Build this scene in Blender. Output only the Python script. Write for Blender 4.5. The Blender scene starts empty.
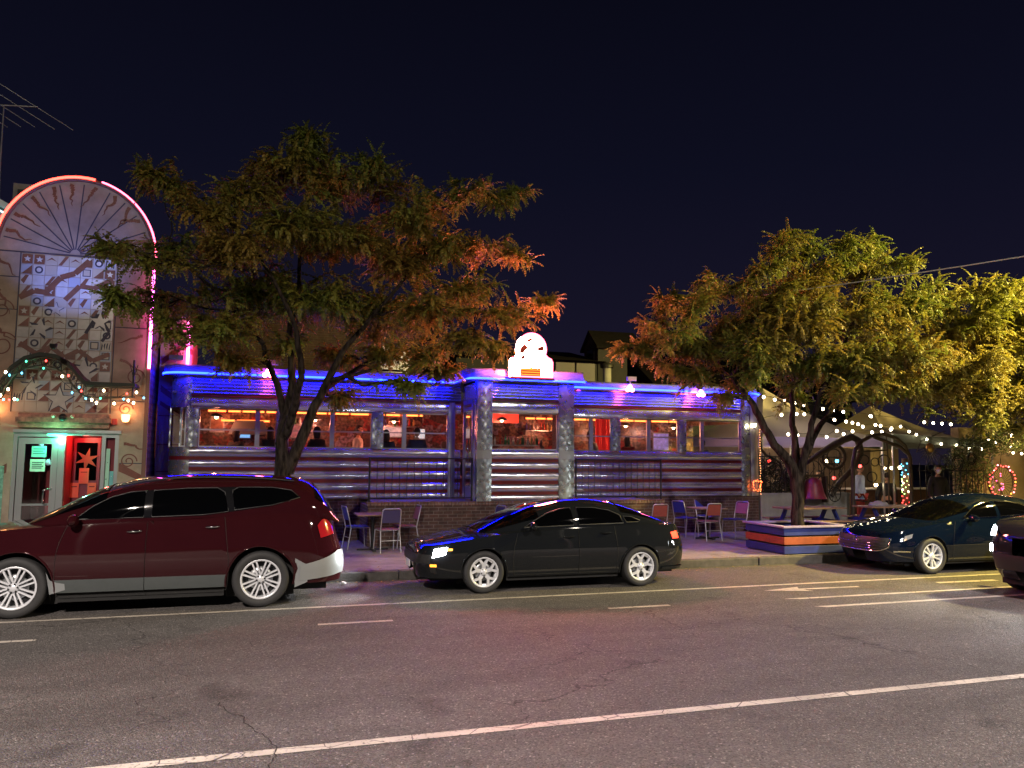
import bpy, bmesh, math, random
import numpy as np
from mathutils import Vector, Matrix, Euler
random.seed(7); rng = np.random.default_rng(7)
sc = bpy.context.scene
C = sc.collection
PI = math.pi

# ------------------------------------------------------------------ camera
F_PX, YAW, PITCH, ROLL, CAM_H = 790.83, 0.310716, 0.0905741, 0.00873079, 2.128
def _ray(px, py):
    x = (px-512)/F_PX; y = -(py-384)/F_PX
    c, s = math.cos(ROLL), math.sin(ROLL); x, y = c*x-s*y, s*x+c*y
    cp, sp = math.cos(PITCH), math.sin(PITCH)
    Y = cp-y*sp; Z = sp+y*cp
    cy, sy = math.cos(YAW), math.sin(YAW)
    return Vector((x*cy+Y*sy, -x*sy+Y*cy, Z))
def at(px, py, Y):
    r = _ray(px, py); return Vector((r.x/r.y*Y, Y, CAM_H+r.z/r.y*Y))
def fx(px, Y=18.7, py=450): return at(px, py, Y).x
cd = bpy.data.cameras.new('camera'); cam = bpy.data.objects.new('camera', cd); C.objects.link(cam)
cen = _ray(512, 384).normalized()
rt = (_ray(513, 384)-_ray(512, 384)).normalized(); upv = (_ray(512, 383)-_ray(512, 384)).normalized()
cam.matrix_world = Matrix(((rt.x, upv.x, -cen.x, 0), (rt.y, upv.y, -cen.y, 0), (rt.z, upv.z, -cen.z, CAM_H), (0, 0, 0, 1)))
cd.sensor_width = 36; cd.lens = F_PX/1024*36; cd.clip_end = 500; cd.clip_start = 0.05
sc.camera = cam
sc.render.resolution_x, sc.render.resolution_y = 1024, 768
sc.view_settings.view_transform = 'Standard'; sc.view_settings.look = 'None'
sc.view_settings.exposure = 0.0; sc.view_settings.gamma = 1
sc.cycles.use_denoising = True
sc.cycles.max_bounces = 7; sc.cycles.transparent_max_bounces = 12
sc.cycles.sample_clamp_indirect = 4.0; sc.cycles.caustics_reflective = False; sc.cycles.caustics_refractive = False

# ------------------------------------------------------------------ night sky
w = bpy.data.worlds.new('World'); sc.world = w; w.use_nodes = True
nt = w.node_tree; nt.nodes.clear()
wo = nt.nodes.new('ShaderNodeOutputWorld'); bg = nt.nodes.new('ShaderNodeBackground')
tc = nt.nodes.new('ShaderNodeTexCoord'); sx = nt.nodes.new('ShaderNodeSeparateXYZ'); cr = nt.nodes.new('ShaderNodeValToRGB')
nt.links.new(tc.outputs['Generated'], sx.inputs[0]); nt.links.new(sx.outputs['Z'], cr.inputs[0])
e = cr.color_ramp.elements
e[0].position = 0.0; e[0].color = (0.0125, 0.0095, 0.021, 1)
e[1].position = 0.62; e[1].color = (0.0020, 0.0021, 0.0056, 1)
k = e.new(0.16); k.color = (0.0078, 0.0068, 0.0185, 1)
k = e.new(0.34); k.color = (0.0042, 0.0045, 0.0130, 1)
nt.links.new(cr.outputs[0], bg.inputs[0]); bg.inputs[1].default_value = 1.0
nt.links.new(bg.outputs[0], wo.inputs[0])

# ------------------------------------------------------------------ street and flood lights (all are lamps the street has)
def light(name, kind, loc, energy, col, size=0.2, aim=None, spot=None, blend=0.6, parent=None, area_xy=None):
    l = bpy.data.lights.new(name, kind); l.energy = energy; l.color = col
    if kind == 'AREA':
        l.size = size
        if area_xy: l.shape = 'RECTANGLE'; l.size, l.size_y = area_xy
    else: l.shadow_soft_size = size
    if kind == 'SPOT': l.spot_size = spot; l.spot_blend = blend
    o = bpy.data.objects.new(name, l); C.objects.link(o); o.location = loc
    if aim is not None:
        o.rotation_euler = (Vector(aim)-Vector(loc)).to_track_quat('-Z', 'Y').to_euler()
    return o
LAMP_A = (-5.0, -3.2, 9.5)     # street lamps on the photographer's side
LAMP_C = (11.0, -3.2, 9.5)
LAMP_B = (21.5, 7.6, 9.6)      # sodium street lamp along the road to the right
for lp_, en_ in ((LAMP_A, 1.0), (LAMP_C, .8)):
    light('street_lamp_light', 'POINT', (lp_[0], lp_[1]+1.6, lp_[2]-.35), 2100*en_, (1.0, .88, .68), .22)
    light('street_lamp_light', 'SPOT', (lp_[0], lp_[1]+1.6, lp_[2]-.35), 17000*en_, (1.0, .87, .80), .22, (lp_[0]+.5, lp_[1]+5.5, 0), math.radians(108), .9)
light('street_lamp_light', 'SPOT', (LAMP_B[0], LAMP_B[1]+1.6, LAMP_B[2]-.35), 30000, (1.0, .76, .20), .22, (17.6, 13.6, 4.6), math.radians(92), .8)

# ------------------------------------------------------------------ materials
def newmat(name):
    m = bpy.data.materials.new(name); m.use_nodes = True
    return m, m.node_tree.nodes, m.node_tree.links, m.node_tree.nodes['Principled BSDF']
def pm(name, col, rough=.5, metal=0, coat=0, spec=None, emit=None, es=0, noise=0, nscale=8, bump=0, bscale=40, rvar=0, trans=0):
    m, N, L, b = newmat(name)
    b.inputs['Base Color'].default_value = (*col, 1); b.inputs['Roughness'].default_value = rough; b.inputs['Metallic'].default_value = metal
    if coat: b.inputs['Coat Weight'].default_value = coat; b.inputs['Coat Roughness'].default_value = .04
    if spec is not None: b.inputs['Specular IOR Level'].default_value = spec
    if trans: b.inputs['Transmission Weight'].default_value = trans
    if emit: b.inputs['Emission Color'].default_value = (*emit, 1); b.inputs['Emission Strength'].default_value = es
    tcn = N.new('ShaderNodeTexCoord')
    if noise or rvar:
        t = N.new('ShaderNodeTexNoise'); t.inputs['Scale'].default_value = nscale; t.inputs['Detail'].default_value = 6; t.inputs['Roughness'].default_value = .6
        L.new(tcn.outputs['Object'], t.inputs['Vector'])
        if noise:
            r = N.new('ShaderNodeMapRange'); r.inputs[1].default_value = .3; r.inputs[2].default_value = .7
            r.inputs[3].default_value = 1-noise; r.inputs[4].default_value = 1+noise
            mx = N.new('ShaderNodeVectorMath'); mx.operation = 'SCALE'; mx.inputs[0].default_value = col
            L.new(t.outputs[0], r.inputs[0]); L.new(r.outputs[0], mx.inputs['Scale']); L.new(mx.outputs[0], b.inputs['Base Color'])
        if rvar:
            r = N.new('ShaderNodeMapRange'); r.inputs[1].default_value = .3; r.inputs[2].default_value = .7
            r.inputs[3].default_value = max(0, rough-rvar); r.inputs[4].default_value = rough+rvar
            L.new(t.outputs[0], r.inputs[0]); L.new(r.outputs[0], b.inputs['Roughness'])
    if bump:
        t = N.new('ShaderNodeTexNoise'); t.inputs['Scale'].default_value = bscale; t.inputs['Detail'].default_value = 4
        L.new(tcn.outputs['Object'], t.inputs['Vector'])
        bp = N.new('ShaderNodeBump'); bp.inputs['Strength'].default_value = bump; bp.inputs['Distance'].default_value = .02
        L.new(t.outputs[0], bp.inputs['Height']); L.new(bp.outputs[0], b.inputs['Normal'])
    return m
def emit(name, col, s):
    m, N, L, b = newmat(name)
    b.inputs['Base Color'].default_value = (*[min(1, c) for c in col], 1)
    b.inputs['Emission Color'].default_value = (*col, 1); b.inputs['Emission Strength'].default_value = s
    return m
M = {}
def asphalt():
    m, N, L, b = newmat('asphalt')
    tcn = N.new('ShaderNodeTexCoord'); O = tcn.outputs['Object']
    def noise(s, d=5, r=.6, vec=None):
        t = N.new('ShaderNodeTexNoise'); t.inputs['Scale'].default_value = s; t.inputs['Detail'].default_value = d; t.inputs['Roughness'].default_value = r
        L.new(vec or O, t.inputs['Vector']); return t.outputs[0]
    def rng_(v, a, b_, c, d):
        r = N.new('ShaderNodeMapRange'); r.inputs[1].default_value = a; r.inputs[2].default_value = b_; r.inputs[3].default_value = c; r.inputs[4].default_value = d
        L.new(v, r.inputs[0]); return r.outputs[0]
    def mul(a, c):
        x = N.new('ShaderNodeMath'); x.operation = 'MULTIPLY'; L.new(a, x.inputs[0]); L.new(c, x.inputs[1]); return x.outputs[0]
    vor = N.new('ShaderNodeTexVoronoi'); vor.inputs['Scale'].default_value = 75; L.new(O, vor.inputs['Vector'])
    sep = N.new('ShaderNodeSeparateColor'); L.new(vor.outputs['Color'], sep.inputs[0])
    grain = rng_(sep.outputs[0], 0, 1, .55, 1.35)
    spark = rng_(sep.outputs[1], .93, .97, 1, 2.3)
    mp = N.new('ShaderNodeMapping'); mp.inputs['Scale'].default_value = (.25, 1.3, 1); L.new(O, mp.inputs[0])
    big = rng_(noise(.9, 5, .6, mp.outputs[0]), .3, .7, .78, 1.2)
    pat = rng_(noise(2.6, 6, .65), .3, .72, .86, 1.12)
    stain = rng_(noise(1.1, 3, .5), .28, .38, .62, 1)
    # cracks: distorted voronoi edges, kept only in some zones
    nz = N.new('ShaderNodeTexNoise'); nz.inputs['Scale'].default_value = 1.8; nz.inputs['Detail'].default_value = 5; L.new(O, nz.inputs['Vector'])
    vm = N.new('ShaderNodeVectorMath'); vm.operation = 'MULTIPLY_ADD'; vm.inputs[1].default_value = (1.1, 1.1, 0); L.new(nz.outputs['Color'], vm.inputs[0]); L.new(O, vm.inputs[2])
    ve = N.new('ShaderNodeTexVoronoi'); ve.feature = 'DISTANCE_TO_EDGE'; ve.inputs['Scale'].default_value = .33; L.new(vm.outputs[0], ve.inputs['Vector'])
    cr_ = rng_(ve.outputs['Distance'], .0008, .0035, 0, 1)
    msk = rng_(noise(.5, 2, .5), .46, .52, 1, 0)
    mxm = N.new('ShaderNodeMath'); mxm.operation = 'MAXIMUM'; L.new(cr_, mxm.inputs[0]); L.new(msk, mxm.inputs[1])
    crk = rng_(mxm.outputs[0], 0, 1, .3, 1)
    v = mul(mul(mul(grain, spark), mul(big, pat)), mul(stain, crk))
    sc_ = N.new('ShaderNodeVectorMath'); sc_.operation = 'SCALE'; sc_.inputs[0].default_value = (.090, .081, .077)
    L.new(v, sc_.inputs['Scale']); L.new(sc_.outputs[0], b.inputs['Base Color'])
    L.new(rng_(sep.outputs[2], 0, 1, .62, .95), b.inputs['Roughness'])
    bp = N.new('ShaderNodeBump'); bp.inputs['Strength'].default_value = .9; bp.inputs['Distance'].default_value = .012
    L.new(mul(rng_(vor.outputs['Distance'], 0, 1, 1, 0), crk), bp.inputs['Height']); L.new(bp.outputs[0], b.inputs['Normal'])
    return m
M['asphalt'] = asphalt()
def paint_line(name, col, wear=.42):
    m, N, L, b = newmat(name)
    tcn = N.new('ShaderNodeTexCoord'); t = N.new('ShaderNodeTexNoise'); t.inputs['Scale'].default_value = 28; t.inputs['Detail'].default_value = 8; t.inputs['Roughness'].default_value = .7
    L.new(tcn.outputs['Object'], t.inputs['Vector'])
    t2 = N.new('ShaderNodeTexNoise'); t2.inputs['Scale'].default_value = 2.2; t2.inputs['Detail'].default_value = 5
    L.new(tcn.outputs['Object'], t2.inputs['Vector'])
    ve = N.new('ShaderNodeTexVoronoi'); ve.feature = 'DISTANCE_TO_EDGE'; ve.inputs['Scale'].default_value = 2.6; L.new(tcn.outputs['Object'], ve.inputs['Vector'])
    rr = N.new('ShaderNodeMapRange'); rr.inputs[1].default_value = .006; rr.inputs[2].default_value = .014; L.new(ve.outputs['Distance'], rr.inputs[0])
    r = N.new('ShaderNodeMapRange'); r.inputs[1].default_value = wear-.06; r.inputs[2].default_value = wear+.03; L.new(t.outputs[0], r.inputs[0])
    mn = N.new('ShaderNodeMath'); mn.operation = 'MULTIPLY'; L.new(rr.outputs[0], mn.inputs[0]); L.new(r.outputs[0], mn.inputs[1])
    r2 = N.new('ShaderNodeMapRange'); r2.inputs[1].default_value = .3; r2.inputs[2].default_value = .7; r2.inputs[3].default_value = .72; r2.inputs[4].default_value = 1.1; L.new(t2.outputs[0], r2.inputs[0])
    s_ = N.new('ShaderNodeVectorMath'); s_.operation = 'SCALE'; s_.inputs[0].default_value = col; L.new(r2.outputs[0], s_.inputs['Scale'])
    mx = N.new('ShaderNodeMix'); mx.data_type = 'RGBA'; mx.inputs['A'].default_value = (.09, .08, .072, 1)
    L.new(mn.outputs[0], mx.inputs['Factor']); L.new(s_.outputs[0], mx.inputs['B']); L.new(mx.outputs['Result'], b.inputs['Base Color'])
    b.inputs['Roughness'].default_value = .6
    bp = N.new('ShaderNodeBump'); bp.inputs['Strength'].default_value = .4; bp.inputs['Distance'].default_value = .008; L.new(t.outputs[0], bp.inputs['Height']); L.new(bp.outputs[0], b.inputs['Normal'])
    return m
M['line'] = paint_line('lane_paint', (.50, .45, .39))
def brick(name, c1, c2, mortar, scale=1.0, rot=0):
    m, N, L, b = newmat(name)
    tcn = N.new('ShaderNodeTexCoord'); mp = N.new('ShaderNodeMapping'); mp.inputs['Rotation'].default_value = (PI/2, 0, rot)
    L.new(tcn.outputs['Object'], mp.inputs[0])
    br = N.new('ShaderNodeTexBrick'); br.inputs['Scale'].default_value = scale
    br.inputs['Color1'].default_value = (*c1, 1); br.inputs['Color2'].default_value = (*c2, 1); br.inputs['Mortar'].default_value = (*mortar, 1)
    br.inputs['Mortar Size'].default_value = .007; br.inputs['Brick Width'].default_value = .215; br.inputs['Row Height'].default_value = .075; br.inputs['Bias'].default_value = -.1
    L.new(mp.outputs[0], br.inputs['Vector'])
    t = N.new('ShaderNodeTexNoise'); t.inputs['Scale'].default_value = 5; t.inputs['Detail'].default_value = 7; L.new(tcn.outputs['Object'], t.inputs['Vector'])
    r = N.new('ShaderNodeMapRange'); r.inputs[1].default_value = .3; r.inputs[2].default_value = .7; r.inputs[3].default_value = .6; r.inputs[4].default_value = 1.35; L.new(t.outputs[0], r.inputs[0])
    s_ = N.new('ShaderNodeVectorMath'); s_.operation = 'SCALE'; L.new(br.outputs[0], s_.inputs[0]); L.new(r.outputs[0], s_.inputs['Scale']); L.new(s_.outputs[0], b.inputs['Base Color'])
    b.inputs['Roughness'].default_value = .85
    bp = N.new('ShaderNodeBump'); bp.inputs['Strength'].default_value = .8; bp.inputs['Distance'].default_value = .01; bp.invert = True
    L.new(br.outputs['Fac'], bp.inputs['Height']); L.new(bp.outputs[0], b.inputs['Normal'])
    return m
M['brick'] = brick('brown_brick', (.09, .045, .035), (.055, .03, .025), (.15, .12, .11))
M['brick_far'] = brick('old_brick', (.05, .026, .02), (.035, .018, .015), (.07, .06, .05))
def steel(name, rough=.16, wav=.5, wscale=(1.2, 1, 5), col=(.62, .63, .66), quilt=False, det=2):
    m, N, L, b = newmat(name)
    b.inputs['Base Color'].default_value = (*col, 1); b.inputs['Metallic'].default_value = .80; b.inputs['Roughness'].default_value = rough
    tcn = N.new('ShaderNodeTexCoord'); mp = N.new('ShaderNodeMapping'); mp.inputs['Scale'].default_value = wscale; L.new(tcn.outputs['Object'], mp.inputs[0])
    t = N.new('ShaderNodeTexNoise'); t.inputs['Scale'].default_value = 1.6; t.inputs['Detail'].default_value = det; L.new(mp.outputs[0], t.inputs['Vector'])
    h = t.outputs[0]
    if quilt:
        mp2 = N.new('ShaderNodeMapping'); mp2.inputs['Rotation'].default_value = (0, PI/4, 0); mp2.inputs['Scale'].default_value = (1, 1, 1); L.new(tcn.outputs['Object'], mp2.inputs[0])
        sp = N.new('ShaderNodeSeparateXYZ'); L.new(mp2.outputs[0], sp.inputs[0])
        def sinn(o):
            a = N.new('ShaderNodeMath'); a.operation = 'MULTIPLY'; a.inputs[1].default_value = 17; L.new(o, a.inputs[0])
            s = N.new('ShaderNodeMath'); s.operation = 'SINE'; L.new(a.outputs[0], s.inputs[0])
            q = N.new('ShaderNodeMath'); q.operation = 'ABSOLUTE'; L.new(s.outputs[0], q.inputs[0]); return q.outputs[0]
        a = N.new('ShaderNodeMath'); a.operation = 'MULTIPLY'; L.new(sinn(sp.outputs[0]), a.inputs[0]); L.new(sinn(sp.outputs[2]), a.inputs[1])
        ad = N.new('ShaderNodeMath'); ad.operation = 'MULTIPLY_ADD'; ad.inputs[1].default_value = .5; L.new(a.outputs[0], ad.inputs[0]); L.new(h, ad.inputs[2]); h = ad.outputs[0]
    bp = N.new('ShaderNodeBump'); bp.inputs['Strength'].default_value = wav; bp.inputs['Distance'].default_value = .03
    L.new(h, bp.inputs['Height']); L.new(bp.outputs[0], b.inputs['Normal'])
    t2 = N.new('ShaderNodeTexNoise'); t2.inputs['Scale'].default_value = 7; t2.inputs['Detail'].default_value = 6; L.new(tcn.outputs['Object'], t2.inputs['Vector'])
    r = N.new('ShaderNodeMapRange'); r.inputs[1].default_value = .35; r.inputs[2].default_value = .75; r.inputs[3].default_value = rough*.92; r.inputs[4].default_value = rough*1.1; L.new(t2.outputs[0], r.inputs[0]); L.new(r.outputs[0], b.inputs['Roughness'])
    return m
M['steel'] = steel('polished_steel', .20, .55, (1.5, 1, 2.4), det=1, col=(.66, .68, .74))
M['flute'] = steel('fluted_steel', .24, .02, col=(.36, .37, .42))
M['quilt'] = steel('quilted_steel', .28, .35, (2, 1, 2), col=(.40, .45, .44), quilt=True)
M['steel_frame'] = pm('brushed_steel', (.36, .37, .38), .36, .8)
M['red_enamel'] = pm('red_enamel', (.16, .012, .014), .28, 0, coat=.6, noise=.2)
M['blue_tint'] = pm('blue_tinted_metal', (.14, .15, .30), .35, .25, rvar=.1)  # blue base colour adds to the neon light on the roof metal
M['concrete'] = pm('sidewalk_concrete', (.24, .22, .21), .8, noise=.25, nscale=3.5, bump=.35, bscale=60)
M['kerb'] = pm('kerb_stone', (.075, .068, .062), .8, noise=.35, nscale=6, bump=.5, bscale=50)
M['wall_conc'] = pm('grey_concrete', (.28, .28, .27), .85, noise=.2, nscale=3, bump=.3)
M['black_iron'] = pm('black_iron', (.018, .018, .02), .42, .4, noise=.2)
M['rust_iron'] = pm('dark_pipe_iron', (.07, .055, .045), .5, .5, noise=.3, bump=.2)
M['rubber'] = pm('tyre_rubber', (.022, .022, .023), .72, noise=.15, bump=.15, bscale=80)
M['rim'] = pm('alloy_rim', (.74, .76, .80), .32, .35)
M['rim_dark'] = pm('dark_rim_recess', (.03, .03, .032), .45, .6)
M['black_plastic'] = pm('black_plastic', (.015, .015, .016), .5)
M['grey_plastic'] = pm('grey_cladding', (.062, .07, .07), .5, noise=.06)
M['silver_plastic'] = pm('silver_bumper', (.26, .275, .28), .38, .2)
M['chrome'] = pm('chrome', (.75, .76, .78), .08, 1)
M['car_glass'] = pm('dark_tinted_glass', (.0012, .0013, .0016), .03, 0, coat=0, spec=.28)
M['car_dark'] = pm('car_underside', (.006, .006, .006), .8)
def carpaint(name, col, fl=.35, rough=.34):
    m = pm(name, col, .5, 0, coat=1, spec=0, noise=.04, nscale=3)
    return m
M['paint_red'] = carpaint('maroon_car_paint', (.026, .0042, .006), .35, .3)
M['paint_black'] = carpaint('dark_grey_car_paint', (.009, .0105, .0125), .45, .3)
M['paint_blue'] = carpaint('dark_blue_car_paint', (.0025, .006, .015), .4, .3)
M['paint_dark'] = carpaint('charcoal_car_paint', (.02, .02, .024), .4)
M['headlight'] = emit('headlight_on', (.92, .97, 1.0), 60)
M['lens'] = pm('clear_lens', (.5, .52, .55), .1, .6, coat=1)
M['amber'] = emit('amber_lamp', (1.0, .42, .05), 5)
M['tail'] = emit('tail_lamp_lit', (1.0, .035, .02), 2.2)
M['tail_off'] = pm('tail_lens_red', (.35, .01, .015), .12, 0, coat=1)
M['neon_blue'] = emit('blue_neon', (.0016, .0055, 1.0), 115)
M['neon_red'] = emit('red_neon', (1.0, .045, .028), 11)
M['neon_pink'] = emit('pink_neon', (1.0, .08, .16), 11)
M['neon_purple'] = emit('mauve_neon', (1.0, .09, .48), 26)
M['bulb_warm'] = emit('warm_bulb', (1.0, .78, .45), 30)
M['bulb_white'] = emit('white_bulb', (1.0, .82, .55), 20)
M['bulb_red'] = emit('red_bulb', (1.0, .06, .05), 8)
M['bulb_green'] = emit('green_bulb', (.10, 1.0, .55), 4)
M['bulb_blue'] = emit('blue_bulb', (.12, .65, 1.0), 6)
M['pink_lamp'] = emit('pink_floodlight_glass', (1.0, .12, .17), 100)
M['skin'] = pm('skin', (.46, .27, .19), .55)
M['skin_dark'] = pm('deep_brown_skin', (.12, .06, .04), .55)
M['hair'] = pm('dark_hair', (.02, .014, .01), .6)
M['cloth_navy'] = pm('navy_cloth', (.03, .04, .11), .85, noise=.15)
M['cloth_black'] = pm('black_cloth', (.02, .02, .023), .85, noise=.2)
M['cloth_white'] = pm('pale_cloth', (.55, .5, .5), .85)
M['cloth_red'] = pm('red_cloth', (.3, .03, .03), .85)
M['cloth_blue'] = pm('light_blue_cloth', (.30, .38, .62), .85)
M['wood'] = pm('brown_wood', (.14, .075, .04), .6, noise=.35, nscale=6, bump=.2)
M['wood_top'] = pm('worn_table_wood', (.26, .16, .11), .5, noise=.25, nscale=5)
M['blue_paint'] = pm('blue_painted_wood', (.022, .036, .20), .5, noise=.2, nscale=5, bump=.15)
M['orange_paint'] = pm('orange_painted_wood', (.32, .075, .03), .5, noise=.2, nscale=5, bump=.15)
M['white_paint'] = pm('white_paint', (.7, .68, .66), .5, noise=.1)
def bark_mat():
    m, N, L, b = newmat('bark')
    tcn = N.new('ShaderNodeTexCoord'); mp = N.new('ShaderNodeMapping'); mp.inputs['Scale'].default_value = (9, 9, 1.8); L.new(tcn.outputs['Object'], mp.inputs[0])
    t = N.new('ShaderNodeTexNoise'); t.inputs['Scale'].default_value = 2; t.inputs['Detail'].default_value = 7; L.new(mp.outputs[0], t.inputs['Vector'])
    cr = N.new('ShaderNodeValToRGB'); cr.color_ramp.elements[0].position = .35; cr.color_ramp.elements[0].color = (.010, .007, .006, 1)
    cr.color_ramp.elements[1].position = .65; cr.color_ramp.elements[1].color = (.055, .043, .037, 1)
    L.new(t.outputs[0], cr.inputs[0]); L.new(cr.outputs[0], b.inputs['Base Color']); b.inputs['Roughness'].default_value = .9; b.inputs['Specular IOR Level'].default_value = .1
    bp = N.new('ShaderNodeBump'); bp.inputs['Strength'].default_value = .9; bp.inputs['Distance'].default_value = .03; L.new(t.outputs[0], bp.inputs['Height']); L.new(bp.outputs[0], b.inputs['Normal'])
    return m
M['bark'] = bark_mat()
def leaf_mat():
    m, N, L, b = newmat('autumn_leaf')
    a = N.new('ShaderNodeAttribute'); a.attribute_name = 'leaf_colour'
    L.new(a.outputs['Color'], b.inputs['Base Color']); b.inputs['Roughness'].default_value = .55
    tr = N.new('ShaderNodeBsdfTranslucent'); L.new(a.outputs['Color'], tr.inputs[0])
    mx = N.new('ShaderNodeMixShader'); mx.inputs[0].default_value = .35
    L.new(b.outputs[0], mx.inputs[1]); L.new(tr.outputs[0], mx.inputs[2]); L.new(mx.outputs[0], N['Material Output'].inputs[0])
    return m
M['leaf'] = leaf_mat()
def glass_mat(name, tint=(.92, .95, .97), refl=.09):
    m, N, L, b = newmat(name)
    tr = N.new('ShaderNodeBsdfTransparent'); tr.inputs[0].default_value = (*tint, 1)
    gl = N.new('ShaderNodeBsdfGlossy'); gl.inputs['Roughness'].default_value = .03
    fr = N.new('ShaderNodeFresnel'); fr.inputs[0].default_value = 1.5
    ad = N.new('ShaderNodeMath'); ad.operation = 'ADD'; ad.inputs[1].default_value = refl; L.new(fr.outputs[0], ad.inputs[0])
    mx = N.new('ShaderNodeMixShader'); L.new(ad.outputs[0], mx.inputs[0]); L.new(tr.outputs[0], mx.inputs[1]); L.new(gl.outputs[0], mx.inputs[2])
    L.new(mx.outputs[0], N['Material Output'].inputs[0]); return m
M['glass'] = glass_mat('window_glass')

# ------------------------------------------------------------------ mesh helpers
class MB:
    def __init__(s): s.v = []; s.f = []; s.m = []; s.sm = []
    def add(s, vs, fs, mi=0, smooth=False):
        o = len(s.v); s.v += [tuple(p) for p in vs]
        for f in fs: s.f.append(tuple(i+o for i in f)); s.m.append(mi); s.sm.append(smooth)
        return s
    def box(s, x0, x1, y0, y1, z0, z1, mi=0):
        v = [(x0, y0, z0), (x1, y0, z0), (x1, y1, z0), (x0, y1, z0), (x0, y0, z1), (x1, y0, z1), (x1, y1, z1), (x0, y1, z1)]
        return s.add(v, [(0, 3, 2, 1), (4, 5, 6, 7), (0, 1, 5, 4), (1, 2, 6, 5), (2, 3, 7, 6), (3, 0, 4, 7)], mi)
    def obox(s, c, size, rot=(0, 0, 0), mi=0):
        R = Euler(rot).to_matrix(); a, b, c_ = [q/2 for q in size]
        v = [Vector(c)+R@Vector((x*a, y*b, z*c_)) for z in (-1, 1) for x, y in ((-1, -1), (1, -1), (1, 1), (-1, 1))]
        return s.add(v, [(0, 3, 2, 1), (4, 5, 6, 7), (0, 1, 5, 4), (1, 2, 6, 5), (2, 3, 7, 6), (3, 0, 4, 7)], mi)
    def tube(s, pts, r, n=8, mi=0, cap=True, closed=False, smooth=True):
        pts = [Vector(p) for p in pts]; k = len(pts)
        rr = r if hasattr(r, '__len__') else [r]*k
        prev = None; vs = []
        for i, p in enumerate(pts):
            if closed: d = pts[(i+1) % k]-pts[i-1]
            else: d = pts[min(i+1, k-1)]-pts[max(i-1, 0)]
            if d.length < 1e-9: d = Vector((0, 0, 1))
            d.normalize()
            if prev is None:
                u = d.cross(Vector((0, 0, 1)));
                if u.length < .1: u = d.cross(Vector((0, 1, 0)))
            else: u = prev-d*prev.dot(d)
            u.normalize(); prev = u; w_ = d.cross(u)
            for j in range(n):
                a = 2*PI*j/n; vs.append(p+(u*math.cos(a)+w_*math.sin(a))*rr[i])
        fs = []
        for i in range(k if closed else k-1):
            for j in range(n):
                a = i*n+j; b = i*n+(j+1) % n; i2 = (i+1) % k
                fs.append((a, b, i2*n+(j+1) % n, i2*n+j))
        s.add(vs, fs, mi, smooth)
        if cap and not closed:
            s.add(vs[:n], [tuple(range(n-1, -1, -1))], mi); s.add(vs[-n:], [tuple(range(n))], mi)
        return s
    def lathe(s, prof, c=(0, 0, 0), axis='z', n=24, mi=0, smooth=True):
        vs = []; k = len(prof)
        for (r, h) in prof:
            for j in range(n):
                a = 2*PI*j/n; x, y = r*math.cos(a), r*math.sin(a)
                vs.append((c[0]+x, c[1]+y, c[2]+h) if axis == 'z' else (c[0]+x, c[1]+h, c[2]+y))
        fs = []
        for i in range(k-1):
            for j in range(n):
                q = (i*n+j, i*n+(j+1) % n, (i+1)*n+(j+1) % n, (i+1)*n+j)
                fs.append(q if axis == 'z' else q[::-1])
        return s.add(vs, fs, mi, smooth)
    def prism(s, poly, y0, y1, mi=0):
        # polygon in x,z extruded along y
        n = len(poly); v = [(x, y0, z) for x, z in poly]+[(x, y1, z) for x, z in poly]
        return s.add(v, [tuple(range(n)), tuple(range(2*n-1, n-1, -1))]+[((i+1) % n, i, n+i, n+(i+1) % n) for i in range(n)], mi)
    def ball(s, c, r, n=8, mi=0, sz=1):
        pr = [(r*math.sin(PI*i/n)+1e-5, -r*sz*math.cos(PI*i/n)) for i in range(n+1)]
        return s.lathe(pr, c, 'z', n+2, mi)
    def build(s, name, mats, parent=None, label=None, cat=None, group=None, kind=None, loc=None, bevel=0):
        me = bpy.data.meshes.new(name); me.from_pydata(s.v, [], s.f)
        if not isinstance(mats, (list, tuple)): mats = [mats]
        for m in mats: me.materials.append(m)
        me.polygons.foreach_set('material_index', s.m); me.polygons.foreach_set('use_smooth', s.sm); me.update()
        o = bpy.data.objects.new(name, me); C.objects.link(o)
        if parent is not None: o.parent = parent
        if loc: o.location = loc
        if bevel:
            b = o.modifiers.new('bevel', 'BEVEL'); b.width = bevel; b.segments = 2; b.limit_method = 'ANGLE'
        return tag(o, label, cat, group, kind)
def tag(o, label=None, cat=None, group=None, kind=None):
    if label: o['label'] = label
    if cat: o['category'] = cat
    if group: o['group'] = group
    if kind: o['kind'] = kind
    return o
def thing(name, label, cat, loc=(0, 0, 0), rz=0, group=None):
    o = bpy.data.objects.new(name, None); C.objects.link(o); o.empty_display_size = .2
    o.location = loc; o.rotation_euler = (0, 0, rz)
    return tag(o, label, cat, group)
def dup(root, loc=None, rz=None, label=None, group=None):
    kids = {}
    for o in bpy.data.objects:
        if o.parent: kids.setdefault(o.parent.name, []).append(o)
    def cp(o, par):
        c = o.copy(); C.objects.link(c)
        if par is not None: c.parent = par
        for ch in kids.get(o.name, []): cp(ch, c)
        return c
    r = cp(root, None)
    if loc is not None: r.location = loc
    if rz is not None: r.rotation_euler = (0, 0, rz)
    if label: r['label'] = label
    if group: r['group'] = group
    return r
def lerp(a, b, t): return a+(b-a)*t
def interp(x, pts):
    if x <= pts[0][0]: return pts[0][1]
    for (a, b), (c, d) in zip(pts, pts[1:]):
        if x <= c: return lerp(b, d, (x-a)/(c-a))
    return pts[-1][1]
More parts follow.
